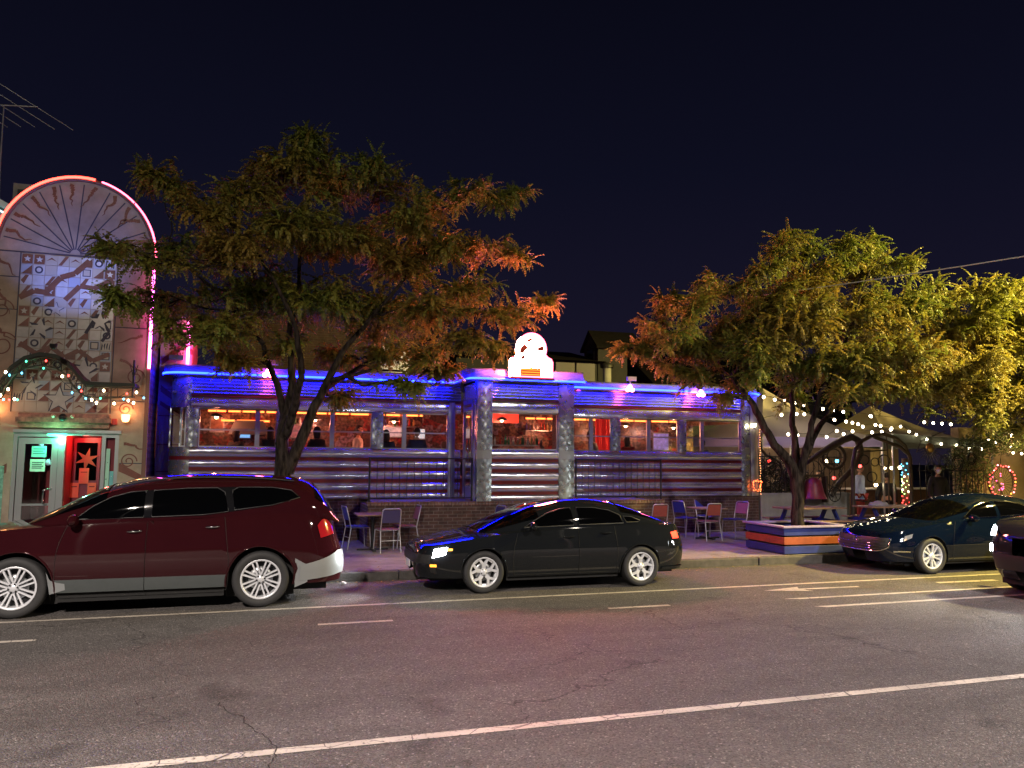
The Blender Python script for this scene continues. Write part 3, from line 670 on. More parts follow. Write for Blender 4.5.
def person(loc, yaw, label, cloth, hair_long=0, skin='skin', standing=False, trousers='cloth_black', group=None, lean=0, hair='hair', mask=False, hood=None):
    """loc = point on the seat plane (seated) or the floor (standing); yaw 0 faces -y."""
    t = thing('person', label, 'person', loc, yaw, group)
    hz = .92 if standing else .10
    ln = lean
    def T(x, y, z): return (x, y-ln*z, z)
    sh = hz+.50; nk = hz+.56
    P = [T(0, 0, hz), T(0, 0, hz+.22), T(0, 0, hz+.42), T(0, 0, nk), T(0, -.01, nk+.10),
         T(-.19, 0, sh), T(-.24, -.04, hz+.24), T(-.20, -.22, hz+.10), T(-.13, -.33, hz+.13),
         T(.19, 0, sh), T(.24, -.04, hz+.24), T(.20, -.22, hz+.10), T(.13, -.33, hz+.13)]
    if standing:
        for k_, s_ in ((6, -1), (10, 1)):
            P[k_] = (s_*.255, .02, hz+.22); P[k_+1] = (s_*.26, -.06, hz-.03); P[k_+2] = (s_*.25, -.09, hz-.10)
    E_ = [(0, 1), (1, 2), (2, 3), (3, 4), (2, 5), (5, 6), (6, 7), (7, 8), (2, 9), (9, 10), (10, 11), (11, 12)]
    R_ = [(.15, .11), (.135, .10), (.15, .10), (.058, .058), (.052, .052), .062, .045, .036, .03, .062, .045, .036, .03]
    n0 = len(P)
    if standing:
        P += [(-.09, 0, hz-.08), (-.10, -.01, .48), (-.11, .03, .09), (-.12, -.12, .04), (.09, 0, hz-.08), (.10, -.01, .48), (.11, .03, .09), (.12, -.12, .04)]
    else:
        P += [(-.09, -.05, .04), (-.12, -.42, .06), (-.12, -.44, -.34), (-.12, -.56, -.40), (.09, -.05, .04), (.12, -.42, .06), (.12, -.44, -.34), (.12, -.56, -.40)]
    E_ += [(0, n0), (n0, n0+1), (n0+1, n0+2), (n0+2, n0+3), (0, n0+4), (n0+4, n0+5), (n0+5, n0+6), (n0+6, n0+7)]
    R_ += [.09, .06, .042, .04]*2
    limb_skin('body', P, E_, [r if hasattr(r, '__len__') else (r, r) for r in R_], M[skin], t)
    # clothing: shirt and trousers a little outside the body
    pi = [0, 1, 2, 5, 6, 7, 9, 10, 11]; mp_ = {a: i for i, a in enumerate(pi)}; ps_ = [P[i] for i in pi]+[T(0, 0, hz-.14), T(0, 0, nk-.01)]
    limb_skin('shirt', ps_, [(mp_[a], mp_[b]) for a, b in E_ if a in mp_ and b in mp_]+[(0, 9), (2, 10)],
              [tuple(q+.045 for q in R_[i]) if hasattr(R_[i], '__len__') else (R_[i]+.028,)*2 for i in pi]+[(.19, .15), (.085, .08)], M[cloth], t)
    pi = [0]+list(range(n0, n0+3))+list(range(n0+4, n0+7)); mp_ = {a: i for i, a in enumerate(pi)}
    limb_skin('trousers', [P[i] for i in pi], [(mp_[a], mp_[b]) for a, b in E_ if a in mp_ and b in mp_],
              [(.185, .15)]+[(R_[i]+.028,)*2 for i in pi[1:]], M[trousers], t)
    hc = T(0, -.02, nk+.21); b = MB(); vs, fs = head_mesh(hc); b.add(vs, fs, 0, True)
    hd = b.build('head', M[skin], t)
    b = MB()
    for s_ in (-1, 1): b.ball((hc[0]+s_*.036, hc[1]-.088, hc[2]+.012), .011, 6)
    b.build('eyes', M['black_plastic'], hd)
    b = MB(); vs, fs = hair_mesh(hc, .108, 0, hair_long); b.add(vs, fs, 0, True); b.build('hair', M[hair], t)
    if mask:
        b = MB(); vs, fs = head_mesh(hc, .109); ff = []
        for f in fs:
            c_ = [sum(vs[i][k] for i in f)/len(f)-hc[k] for k in range(3)]
            if c_[1] < -.03 and -.12 < c_[2] < -.012: ff.append(f)
        b.add(vs, ff, 0, True); b.build('face_mask', M['white_paint'], hd)
    return t
# ------------------------------------------------------------------ diner interior
FLZ = 1.22
def booth(x, y, label, col):
    t = thing('booth_bench', label, 'bench', (x, y, FLZ-.14), 0, 'diner booth benches')
    b = MB(); b.box(-.5, .5, -.25, .25, .0, .45); b.build('seat', col, t, bevel=.03)
    b = MB(); b.box(-.52, -.38, -.27, .27, .46, 1.0); b.build('backrest', col, t, bevel=.04)
    return t
booth_red = pm('red_vinyl', (.35, .03, .03), .35)
spots = [(-.9, 'window booth bench behind the far left diner pane'), (1.05, 'window booth bench behind the tree trunk'), (2.95, 'window booth bench beside the man in navy'),
         (8.0, 'window booth bench beside the man in the pale shirt'), (9.2, 'window booth bench beside the woman in the right half of the diner'), (11.0, 'window booth bench behind the last diner window')]
for x, lab in spots: booth(x, 19.45, lab, booth_red)
grp = 'diners seated inside the diner'
def sit(px, y, ztop, yaw, label, cloth, **k):
    p = at(px, 440, y); o = person((p.x, y, ztop-.80), yaw, label, cloth, group=grp, **k); o.scale = (.88, .88, .88); return o
sit(236, 20.2, 2.62, 2.4, 'small seated diner with dark hair in the first window', 'cloth_black', hair_long=.16)
sit(270, 19.35, 2.68, 2.9, 'diner seen from behind with a wide fall of dark hair left of the trunk', 'cloth_black', hair_long=.22)
sit(317, 19.4, 2.70, -2.6, 'dark haired seated diner just right of the tree trunk', 'cloth_black', hair_long=.12)
person((at(358, 440, 21.0).x, 21.0, FLZ-.14), 1.2, 'standing waiter in a pale top behind the second left window', 'cloth_white', standing=True, group=grp)
sit(386, 19.5, 2.66, 2.7, 'seated woman with long dark hair and a purple grey top beside the quilted post', 'cloth_navy', hair_long=.2)
sit(417, 19.35, 2.72, 3.0, 'broad shouldered man in navy seen from behind in the third left window', 'cloth_navy')
sit(448, 19.5, 2.70, 1.9, 'bearded man in a dark jacket at the right end of the left windows', 'cloth_black')
sit(597, 19.4, 2.72, -2.3, 'man in a pale shirt leaning over his table in the first right window', 'cloth_white', lean=.25)
sit(627, 19.4, 2.60, 2.4, 'dark haired woman with bare shoulders in the middle right window', 'cloth_red', hair_long=.12)
sit(702, 19.6, 2.55, 1.9, 'person with dark hair low in the last right window', 'cloth_black')
for x, lab in ((.1, 'small booth table near the first left window'), (3.9, 'small booth table between the two men at the left windows'), (8.75, 'small booth table in front of the man in the pale shirt')):
    t = thing('booth_table', lab, 'table', (x, 19.45, FLZ-.14), 0, 'diner booth tables')
    b = MB(); b.box(-.35, .35, -.35, .35, .73, .77); b.build('table_top', M['wood_top'], t, bevel=.01)
    b = MB(); b.lathe([(.2, 0), (.2, .02), (.04, .04), (.035, .73)], n=12); b.build('leg', M['steel_frame'], t)
# ceiling neon cove strips, seen glowing at the top of the windows
for x0, x1, y, z, lab in ((-1.2, 4.3, 21.4, 3.2, 'orange neon line along the ceiling in the left half of the diner'), (7.3, 12.3, 21.4, 3.2, 'orange neon line along the ceiling in the right half of the diner'),
                       (-.9, .3, 21.85, 2.98, 'short glowing orange neon line on the back wall in the first left window')):
    b = MB(); x = x0
    while x < x1:
        l_ = random.uniform(.25, .6); b.tube([(x, y, z), (min(x+l_, x1), y, z)], .025, 6); x += l_+.06
    t = b.build('ceiling_neon', emit('orange_neon', (1.0, .16, .03), 7), None, lab, 'neon light')
red_glow = MB(); red_glow.box(5.2, 6.25, 18.9, 18.95, 2.95, 3.35)
red_glow.build('menu_board', emit('red_backlit_panel', (1.0, .06, .03), 1.3), None, 'red backlit board high in the vestibule window', 'sign')
curt = MB()
for k_ in range(14): curt.tube([(9.15+k_*.05, 20.6+.03*math.sin(k_*2), 1.5), (9.15+k_*.05, 20.6+.03*math.sin(k_*2+1), 3.2)], .035, 6)
curt.build('curtain', pm('glowing_red_curtain', (.55, .02, .02), .8, emit=(1, .03, .02), es=.25), None, 'faintly glowing red curtain behind the woman in the middle right window', 'curtain')  # the cloth's own emission stands in for lamplight on it
# pendant and ceiling lamps that light the room
def pendant(x, y, label, m_, en, col, z=2.95):
    t = thing('pendant_lamp', label, 'lamp', (x, y, z), 0, 'pendant lamps inside the diner')
    MB().tube([(0, 0, .05), (0, 0, .5)], .006, 5).build('cord', M['black_plastic'], t)
    MB().lathe([(.02, .07), (.1, .04), (.16, -.02)], n=14).build('lamp_shade', M['steel_frame'], t)
    MB().ball((0, 0, -.02), .045, 8).build('bulb', m_, t)
    o = light('pendant_light', 'POINT', (0, 0, -.12), en*1.6, (col[0], col[1]*.58, col[2]*.5), .05); o.parent = t
for x, y, lab, en, col in ((-.95, 20.3, 'orange lit pendant in the first left window', 26, (1, .42, .22)), (1.4, 20.8, 'pendant lamp behind the tree trunk', 26, (1, .5, .38)), (3.4, 20.7, 'pendant lamp above the broad shouldered man', 30, (1, .40, .25)),
                      (8.2, 20.7, 'pendant lamp above the man in the pale shirt', 30, (1, .5, .3)), (9.95, 20.4, 'yellow pendant lamp in the middle right window', 32, (1, .62, .32)), (11.7, 20.8, 'white pendant lamp in the last right window', 26, (1, .72, .6)), (5.75, 18.7, 'white bulb lamp hanging in the vestibule window', 9, (1, .55, .42))):
    pendant(x, y, lab, emit('pendant_bulb', (1, .75, .4), 14), en, col, 3.02)
# back wall shelving, kitchen hood, pictures, bottles
def shelf(x0, x1, z, y, label, n):
    t = thing('wall_shelf', label, 'shelf', ((x0+x1)/2, y, z), 0, 'shelves inside the diner'); L_ = x1-x0
    MB().box(-L_/2, L_/2, -.14, .14, -.015, .015).build('board', M['steel_frame'], t)
    MB().box(-L_/2, -L_/2+.02, -.1, .14, -.12, -.016).box(L_/2-.02, L_/2, -.1, .14, -.12, -.016).build('bracket', M['steel_frame'], t)
    cols = [pm('bottle_glass', c, .12, 0, coat=1) for c in ((.5, .05, .03), (.05, .25, .08), (.6, .45, .2), (.7, .7, .7), (.1, .1, .4))]
    for i in range(n):
        xx = (x0+x1)/2-L_/2+(i+.5)*L_/n+random.uniform(-.02, .02); ci = random.randrange(5); h = random.uniform(.12, .26); r_ = random.uniform(.025, .04)
        b = MB(); b.lathe([(.001, 0), (r_, .005), (r_, h*.6), (r_*.4, h*.8), (r_*.4, h), (.001, h)], n=8)
        b.build('bottle', random.choice(cols), None, ['glass bottle on the '+label], 'bottle', 'bottles on the '+label, loc=(xx, y, z+.016)) if False else tag(b.build('bottle', cols[ci], None, loc=(xx, y, z+.016)), ('red', 'green', 'amber', 'clear', 'dark blue')[ci]+' glass bottle on the '+label, 'bottle', 'bottles on the '+label)
shelf(5.2, 6.7, 2.38, 18.35, 'low shelf in the vestibule window', 13)
shelf(.75, 1.5, 2.9, 21.8, 'back shelf left of the tree trunk', 6)
shelf(7.4, 8.6, 2.86, 21.8, 'back shelf near the man in the pale shirt', 11)
shelf(3.0, 4.2, 2.9, 21.8, 'back shelf behind the broad shouldered man', 9)
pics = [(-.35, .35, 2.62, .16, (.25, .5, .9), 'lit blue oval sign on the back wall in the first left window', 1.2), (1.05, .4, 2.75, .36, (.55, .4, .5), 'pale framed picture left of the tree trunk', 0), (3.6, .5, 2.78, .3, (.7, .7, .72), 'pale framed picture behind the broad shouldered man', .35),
        (4.35, .26, 2.72, .26, (.7, .8, .85), 'small glowing diamond shaped panel near the bearded man', .8), (9.9, .35, 2.7, .5, (.6, .5, .4), 'framed picture in the middle right window', 0), (11.9, .5, 2.6, .5, (.25, .25, .7), 'blue framed poster in the last right window', .3), (-1.0, .3, 2.85, .3, (.5, .25, .15), 'brown framed picture at the far left of the diner', 0)]
for x, w_, z, h, col, lab, es in pics:
    t = thing('wall_picture', lab, 'picture', (x, 21.96, z), 0, 'pictures on the diner back wall')
    MB().box(-w_/2-.03, w_/2+.03, -.02, .02, -h/2-.03, h/2+.03).build('frame', M['steel_frame'], t)
    MB().box(-w_/2, w_/2, -.032, -.021, -h/2, h/2).build('picture', pm('picture_face', col, .4, emit=col if es else None, es=es, noise=.5, nscale=9), t)  # some faces glow by themselves in place of light falling on them
hood = MB(); hood.prism([(-.5, 0), (.5, 0), (.35, .35), (-.35, .35)], -.3, .3)
hood.build('kitchen_hood', M['steel_frame'], None, 'steel kitchen hood in the first left window', 'kitchen hood', loc=(-.2, 21.6, 2.62))
cnt = thing('counter', 'long diner counter with a steel front behind the booths', 'counter', (5.5, 21.0, 1.08))
MB().box(-6, 6, -.25, .25, 0, 1.0).build('front', M['red_enamel'], cnt); MB().box(-6.05, 6.05, -.32, .3, 1.003, 1.04).build('counter_top', M['steel_frame'], cnt)

# ================================================================== ROOF SIGN AND ROOF LAMPS
sg = thing('roof_sign', 'glowing white hot dome topped sign with pink rim on the vestibule roof', 'sign', (at(530, 381, 17.02).x, 17.02, 3.86)); sg.scale = (.93, 1, 1)
body = [(-.54, .06), (.54, .06), (.54, .40), (.50, .48), (.42, .51)]+[(.37*math.cos(a)*1.0, .70+.36*math.sin(a)) for a in [math.radians(q) for q in range(-20, 201, 10)]]+[(-.42, .51), (-.50, .48), (-.54, .40)]
hot = emit('sign_face_glow', (1.0, .20, .17), 330)
b = MB(); b.prism(body, -.10, .04); b.m[1] = 1
b.build('sign_box', [hot, M['red_enamel']], sg)
b = MB(); b.tube([(x, -.125, z) for x, z in body], .017, 6, closed=True); b.build('neon_tube', M['neon_pink'], sg)
b = MB(); b.box(-.29, .24, -.126, -.103, .06, .26)
for k_ in range(3): b.box(-.27, .22, -.131, -.127, .10+k_*.055, .118+k_*.055, 1)
b.box(-.05, .02, -.131, -.127, .235, .29, 1)
b.build('stripe', [pm('orange_red_stripe', (.35, .03, .01), .5, emit=(1, .10, .02), es=.55), pm('amber_stripe', (.5, .2, .02), .5, emit=(1, .5, .05), es=1.4)], sg)
b = MB()
b.prism([(-.33, .62), (-.28, .74), (-.20, .80), (-.13, .77), (-.10, .70), (-.17, .66), (-.22, .58)], -.13, -.102); b.prism([(.12, .72), (.20, .76), (.30, .78), (.33, .70), (.27, .66), (.18, .66)], -.13, -.102)
b.prism([(-.16, .86), (-.10, .93), (.0, .95), (.02, .90), (-.06, .86)], -.13, -.102); b.prism([(-.30, .50), (-.22, .56), (-.16, .50), (-.24, .44)], -.13, -.102)
b.tube([(-.14, -.115, .56), (-.08, -.115, .50), (.0, -.115, .48), (.08, -.115, .50), (.13, -.115, .55)], .010, 6)
b.build('emblem', pm('sign_emblem_red', (.35, .01, .01), .5), sg)
b = MB(); b.box(-.6, .6, -.12, .16, 0, .05); b.build('base', M['red_enamel'], sg)
for px, py, lab in ((268, 374, 'cluster of glaring pink lamps on the left diner roof edge'), (630, 389, 'cluster of glaring pink lamps on the diner roof right of the vestibule'), (701, 394, 'cluster of glaring pink lamps on the diner roof behind the tree leaves')):
    p = at(px, py, 18.38); t = thing('roof_lamp', lab, 'lamp', tuple(p), 0, 'pink roof lamps')
    b = MB()
    for dx, dz in ((-.05, -.02), (.05, -.02), (0, .05)): b.ball((dx*1.3, 0, dz*1.2), .05, 8)
    b.build('bulb', M['pink_lamp'], t)
    b = MB(); b.tube([(.03, .06, .05), (.05, .1, .22)], .012, 6); b.box(-.03, .22, .06, .14, .22, .33); b.build('housing', M['blue_tint'], t)
# little triangular pennant light on the fascia
b = MB(); b.prism([(-.06, 0), (.06, 0), (0, .06)], -.02, .02); b.build('fascia_lamp', emit('dim_red_lens', (1, .08, .12), 2), None, 'small red triangular lamp under the neon beside the vestibule', 'lamp', loc=(7.75, 18.6, 3.79))
# sconce and lit column on the right corner
sc_t = thing('wall_sconce', 'bright wall sconce with two bulbs on the right corner of the diner', 'lamp', (12.97, 18.5, 2.93))
b = MB(); b.tube([(0, .14, 0), (0, 0, 0)], .02, 6); b.tube([(-.16, 0, .04), (0, 0, -.03), (.16, 0, .04)], .014, 6); b.tube([(.1, 0, .05), (.1, 0, .32)], [.03, .015], 6); b.build('bracket', M['steel_frame'], sc_t)
b = MB(); b.ball((-.14, 0, .07), .05, 8); b.ball((.15, 0, .06), .04, 8); b.ball((-.06, 0, .10), .035, 8); b.build('bulb', M['bulb_warm'], sc_t)
strl = MB()
for i in range(26): strl.ball((13.12, 18.60+random.uniform(-.02, .02), 1.15+i*.07), .011, 5)
strl.build('string_lights', emit('dim_orange_bulb', (1, .4, .15), 5), None, 'thin string of tiny orange lights down the right corner of the diner', 'string lights')
b = MB()
for i in range(22):
    a = 2*PI*i/22; r_ = .14+random.uniform(-.03, .03); b.ball((r_*math.cos(a), random.uniform(-.02, .02), r_*math.sin(a)), .018, 5)
t = thing('wreath', 'small wreath of orange red lights low on the right corner of the diner', 'wreath', (12.97, 18.55, 1.38))
b.build('bulb', emit('wreath_orange', (1, .16, .04), 5), t); b = MB(); b.tube([(.14*math.cos(a*.5), 0, .14*math.sin(a*.5)) for a in range(13)], .012, 6, closed=True); b.build('ring', M['black_iron'], t)

# ================================================================== RAILINGS
def railing(x0, x1, label):
    t = thing('railing', label, 'railing', (x0, 17.42, 1.105), 0, 'black iron railings on the stoop'); W_ = x1-x0
    MB().tube([(0, 0, .95), (W_, 0, .95)], .02, 6).tube([(0, 0, .08), (W_, 0, .08)], .014, 6).build('rail', M['black_iron'], t)
    for x in (0, W_): MB().tube([(x, 0, 0), (x, 0, .97)], .022, 6).build('post', M['black_iron'], t)
    n = int(W_/.155)
    for i in range(1, n): MB().tube([(W_*i/n, 0, .09), (W_*i/n, 0, .94)], .008, 5, cap=False).build('baluster', M['black_iron'], t)
railing(2.36, 4.66, 'black iron railing on the stoop left of the vestibule')
railing(7.2, 9.44, 'black iron railing on the stoop right of the vestibule')

# ================================================================== CORNER BUILDING WITH ARCHED FACADE
BY = 17.6
mo = thing('arched_building', 'cream arched building with tile mural and red to pink neon outline', 'building', (-3.6, BY, SW))
def mpart(b, name, mats, par=None, **k):
    b.v = [(x+3.6, y-BY, z-SW) for x, y, z in b.v]
    return b.build(name, mats, par or mo, **k)
def stucco(name, col):
    m, N, L, bs = newmat(name); tcn = N.new('ShaderNodeTexCoord')
    t = N.new('ShaderNodeTexNoise'); t.inputs['Scale'].default_value = 2.2; t.inputs['Detail'].default_value = 9; t.inputs['Roughness'].default_value = .7; L.new(tcn.outputs['Object'], t.inputs['Vector'])
    r = N.new('ShaderNodeMapRange'); r.inputs[1].default_value = .3; r.inputs[2].default_value = .7; r.inputs[3].default_value = .68; r.inputs[4].default_value = 1.15; L.new(t.outputs[0], r.inputs[0])
    s_ = N.new('ShaderNodeVectorMath'); s_.operation = 'SCALE'; s_.inputs[0].default_value = col; L.new(r.outputs[0], s_.inputs['Scale']); L.new(s_.outputs[0], bs.inputs['Base Color']); bs.inputs['Roughness'].default_value = .75; bs.inputs['Specular IOR Level'].default_value = .2
    return m
cream = stucco('cream_stucco', (.44, .335, .265)); maroon = pm('maroon_mosaic', (.17, .045, .03), .45, noise=.25)
navy = pm('dark_line', (.05, .045, .08), .6)
ACX, ACZ, ARX, ARZ = -3.58, 6.12, 1.43, 1.53
arcp = [(ACX+ARX*math.cos(math.radians(a)), ACZ+ARZ*math.sin(math.radians(a))) for a in range(0, 181, 6)]
DX0, DX1, DZ = -4.50, -2.64, 2.50
b = MB()
b.prism([(DX1, SW), (ACX+ARX, SW), (ACX+ARX, DZ), (DX1, DZ)], BY, BY+.3)
b.prism([(-9, SW), (DX0, SW), (DX0, DZ), (-9, DZ)], BY, BY+.3)
b.prism([(-9, DZ), (ACX+ARX, DZ)]+arcp+[(-5.05, 5.7), (-9, 5.7)], BY, BY+.3)
mpart(b, 'wall', cream)
b = MB(); b.box(-9, -2.2, BY+.31, BY+10, 3.0, 5.6); b.box(-9, -4.55, BY+.31, BY+10, SW, 3.0); b.box(-2.55, -2.2, BY+.31, BY+10, SW, 3.0); b.box(-4.54, -2.56, BY+2.2, BY+10, SW, 3.0); mpart(b, 'rear_block', M['brick_far'])
b = MB(); b.box(-5.6, -5.05, BY+3, BY+3.6, 5.6, 8.35); b.box(-5.5, -5.15, BY+2.96, BY+3, 7.9, 8.2, 1); mpart(b, 'chimney', [M['wall_conc'], M['black_plastic']])
# neighbouring lit parapet slope
b = MB(); b.prism([(-7.5, 5.72), (-4.9, 5.72), (-4.9, 7.0), (-7.5, 8.4)], BY+1.2, BY+1.5); mpart(b, 'gable', M['wall_conc'])
b = MB(); b.prism([(-7.5, 8.4), (-4.75, 6.95), (-4.75, 7.10), (-7.5, 8.55)], BY+1.05, BY+1.55); mpart(b, 'gable_trim', pm('pale_trim', (.6, .75, .75), .5))
b = MB(); b.tube([(-7.5, BY+1.0, 8.30), (-4.9, BY+1.0, 6.93)], .02, 6); mpart(b, 'neon_tube', emit('cyan_trim_glow', (.5, .95, 1), 2.4))  # added tube, standing in for the letters that light the trim
# neon outline
arcn = [(x, BY-.05, z) for x, z in [(ACX+(ARX+.03)*math.cos(math.radians(a)), ACZ+(ARZ+.03)*math.sin(math.radians(a))) for a in range(0, 181, 5)]]
b = MB(); b.tube(arcn[16:], .026, 8); mpart(b, 'neon_tube', M['neon_red'])
b = MB(); b.tube(arcn[:16], .018, 8); mpart(b, 'neon_tube', M['neon_pink'])
b = MB(); b.tube([(ACX+ARX+.0, BY-.05, z) for z in (5.9, 5.0, 3.84)], .026, 8); mpart(b, 'neon_tube', M['neon_purple'])
b = MB(); b.tube([(x, BY-.005, z) for x, z in [(ACX+(ARX+.0)*math.cos(math.radians(a)), ACZ+(ARZ)*math.sin(math.radians(a))) for a in range(0, 181, 5)]], .05, 6); b.box(ACX+ARX-.05, ACX+ARX+.03, BY-.03, BY-.002, SW, 6.1); mpart(b, 'edge_trim', pm('rust_trim', (.16, .07, .05), .5))
# fan panel
b = MB(); fc = (-3.62, 6.10)
for a in (8, 24, 40, 54, 68, 88, 106, 122, 138, 154, 170):
    r_ = 1/math.sqrt((math.cos(math.radians(a))/(ARX-.1))**2+(math.sin(math.radians(a))/(ARZ-.1))**2)
    p0 = Vector((fc[0]+.09*math.cos(math.radians(a)), fc[1]+.09*math.sin(math.radians(a)))); p1 = Vector((ACX+r_*math.cos(math.radians(a)), ACZ+r_*math.sin(math.radians(a))))
    n_ = Vector((-(p1-p0).y, (p1-p0).x)).normalized()*.012
    b.add([(q.x, BY-.006, q.y) for q in (p0-n_, p1-n_, p1+n_, p0+n_)], [(0, 1, 2, 3)])
b.box(-5.05, -2.16, BY-.007, BY-.001, 6.055, 6.08)
for z in (5.55, 4.9, 3.4): b.box(-5.0, -4.58, BY-.007, BY-.001, z, z+.018); b.box(-2.83, -2.2, BY-.007, BY-.001, z-.25, z-.232)
for x in (-4.585, -2.84): b.box(x, x+.02, BY-.007, BY-.001, 2.9, 6.05)
for z in (1.0, 1.9): b.box(-2.6, -2.2, BY-.007, BY-.001, z, z+.018)
mpart(b, 'joint_line', navy)
def squig(b, x, z, L_, ang, amp=.06, w0=.035, n=9, seed=0):
    rr = random.Random(seed); p = Vector((x, z)); d = math.radians(ang); pts = [p.copy()]
    for i in range(n):
        d2 = d+rr.uniform(-.9, .9); p = p+Vector((math.cos(d2), math.sin(d2)))*L_/n; pts.append(p.copy())
    for i in range(n):
        t0, t1 = w0*(1-i/n)+.004, w0*(1-(i+1)/n)+.004
        q = pts[i+1]-pts[i]; nn = Vector((-q.y, q.x)).normalized()
        b.add([(v.x, BY-.0075-.0003*i, v.y) for v in (pts[i]-nn*t0, pts[i+1]-nn*t1, pts[i+1]+nn*t1, pts[i]+nn*t0)], [(0, 1, 2, 3)])
b = MB(); sd = 3
for a in (14, 33, 47, 62, 78, 97, 112, 131, 150, 165):
    r_ = .93; x = ACX+ARX*r_*math.cos(math.radians(a)); z = ACZ+ARZ*r_*math.sin(math.radians(a)); squig(b, x, z, .55, a+180, seed=sd); sd += 1
for x, z, L_, a in ((-4.95, 5.9, .5, -40), (-4.9, 5.3, .6, -70), (-4.95, 4.6, .6, -50), (-2.3, 5.9, .4, 200), (-2.7, 5.4, .7, -60), (-2.3, 4.5, .5, 210), (-2.7, 4.0, .5, -40), (-2.55, 2.3, .5, -40), (-2.55, 1.5, .4, 10), (-4.9, 3.0, .5, -60)):
    squig(b, x, z, L_, a, seed=sd, w0=.028); sd += 1
def spiral(b, x, z, r, turns=1.6, w_=.012):
    pts = [(x+r*(1-t*.8)*math.cos(t*turns*2*PI), z+r*(1-t*.8)*math.sin(t*turns*2*PI)) for t in [i/40 for i in range(41)]]
    for (a, c), (e_, f_) in zip(pts, pts[1:]):
        q = Vector((e_-a, f_-c)); nn = Vector((-q.y, q.x)).normalized()*w_
        b.add([(a-nn.x, BY-.009, c-nn.y), (e_-nn.x, BY-.009, f_-nn.y), (e_+nn.x, BY-.009, f_+nn.y), (a+nn.x, BY-.009, c+nn.y)], [(0, 1, 2, 3)])
for x, z, r in ((-4.85, 4.9, .22), (-4.8, 4.2, .28), (-2.55, 3.0, .14), (-2.45, 1.95, .16), (-2.5, 5.05, .12), (-2.4, 3.65, .18)): spiral(b, x, z, r)
b.prism([(-2.62, 1.75), (-2.2, 1.55), (-2.2, 1.68), (-2.62, 1.92)], BY-.006, BY-.001); b.prism([(-4.58, 1.9), (-4.9, 1.7), (-4.9, 1.55), (-4.58, 1.72)], BY-.006, BY-.001)
mpart(b, 'crack_ornament', maroon)
# tile mural
tm = MB(); TX0, TX1, TZ0, TZ1 = -4.56, -2.86, 2.90, 6.04; nx_, nz_ = 8, 15
rr = random.Random(11); tw, th = (TX1-TX0)/nx_, (TZ1-TZ0)/nz_; cols_ = 4
def quad2(b, pts, y, mi): b.add([(x, y, z) for x, z in pts], [tuple(range(len(pts)))], mi)
def star(cx, cz, r, n=5, ri=.45, ph=90): return [(cx+(r if k % 2 == 0 else r*ri)*math.cos(math.radians(ph+k*180/n)), cz+(r if k % 2 == 0 else r*ri)*math.sin(math.radians(ph+k*180/n))) for k in range(2*n)]
for i in range(nx_):
    for j in range(nz_):
        x, z = TX0+i*tw, TZ0+j*th
        tm.box(x+.006, x+tw-.006, BY-.012, BY-.0005, z+.006, z+th-.006, rr.choice((0, 0, 0, 1, 1, 2)))
        k_ = rr.random()*.72; y = BY-.0135; cx, cz = x+tw/2, z+th/2; s_ = tw*.44
        if k_ < .10: quad2(tm, [(cx-s_, cz-s_), (cx+s_, cz-s_), (cx+s_, cz+s_)], y, 3)
        elif k_ < .18: quad2(tm, [(cx-s_, cz-s_), (cx-s_*.3, cz-s_), (cx+s_, cz+s_), (cx+s_*.3, cz+s_)], y, 3)
        elif k_ < .24: quad2(tm, [(cx-s_, cz-s_), (cx+s_, cz-s_), (cx+s_, cz+s_), (cx-s_, cz+s_)], y, 3); quad2(tm, star(cx, cz, s_*.7), y-.0015, 0)
        elif k_ < .30: quad2(tm, [(cx+s_*.8*math.cos(a), cz+s_*.8*math.sin(a)) for a in [q*PI/8 for q in range(16)]], y, 4); quad2(tm, [(cx+s_*.45*math.cos(a), cz+s_*.45*math.sin(a)) for a in [q*PI/8 for q in range(16)]], y-.0015, 0)
        elif k_ < .33:
            for q in range(4): quad2(tm, [(cx-s_+q*s_*.5, cz-s_*rr.random()), (cx-s_+q*s_*.5+.02, cz-s_*.9), (cx-s_+q*s_*.5+.035, cz+s_*rr.random()), (cx-s_+q*s_*.5+.012, cz+s_*rr.random())], y-.0002*q, 4)
        elif k_ < .40: quad2(tm, [(cx-s_, cz-s_*.2), (cx-s_*.2, cz+s_), (cx+s_*.5, cz+s_), (cx-s_*.4, cz-s_*.9)], y, 3)
        elif k_ < .48: quad2(tm, [(cx-s_, cz-.02), (cx, cz+s_*.6), (cx+s_, cz-.02), (cx, cz+s_*.2)], y, 3)
        elif k_ < .54: quad2(tm, [(cx-s_*.8, cz-s_*.8), (cx+s_*.8, cz-s_*.8), (cx+s_*.8, cz+s_*.8), (cx-s_*.8, cz+s_*.8)], y, 4); quad2(tm, [(cx-s_*.6, cz-s_*.6), (cx+s_*.6, cz-s_*.6), (cx+s_*.6, cz+s_*.6), (cx-s_*.6, cz+s_*.6)], y-.0015, 1)
def band(pts, w_, y, mi):
    for (a, c), (e_, f_) in zip(pts, pts[1:]):
        q = Vector((e_-a, f_-c)); nn = Vector((-q.y, q.x)).normalized()*w_/2
        quad2(tm, [(a-nn.x, c-nn.y), (e_-nn.x, f_-nn.y), (e_+nn.x, f_+nn.y), (a+nn.x, c+nn.y)], y, mi); y -= .0001
band([(-4.55, 5.15), (-4.3, 5.3), (-4.1, 5.28), (-3.85, 5.6), (-3.6, 5.7), (-3.35, 5.98)], .11, BY-.016, 3)
band([(-3.75, 5.15), (-3.5, 5.45), (-3.25, 5.42), (-2.9, 5.62)], .10, BY-.0165, 3)
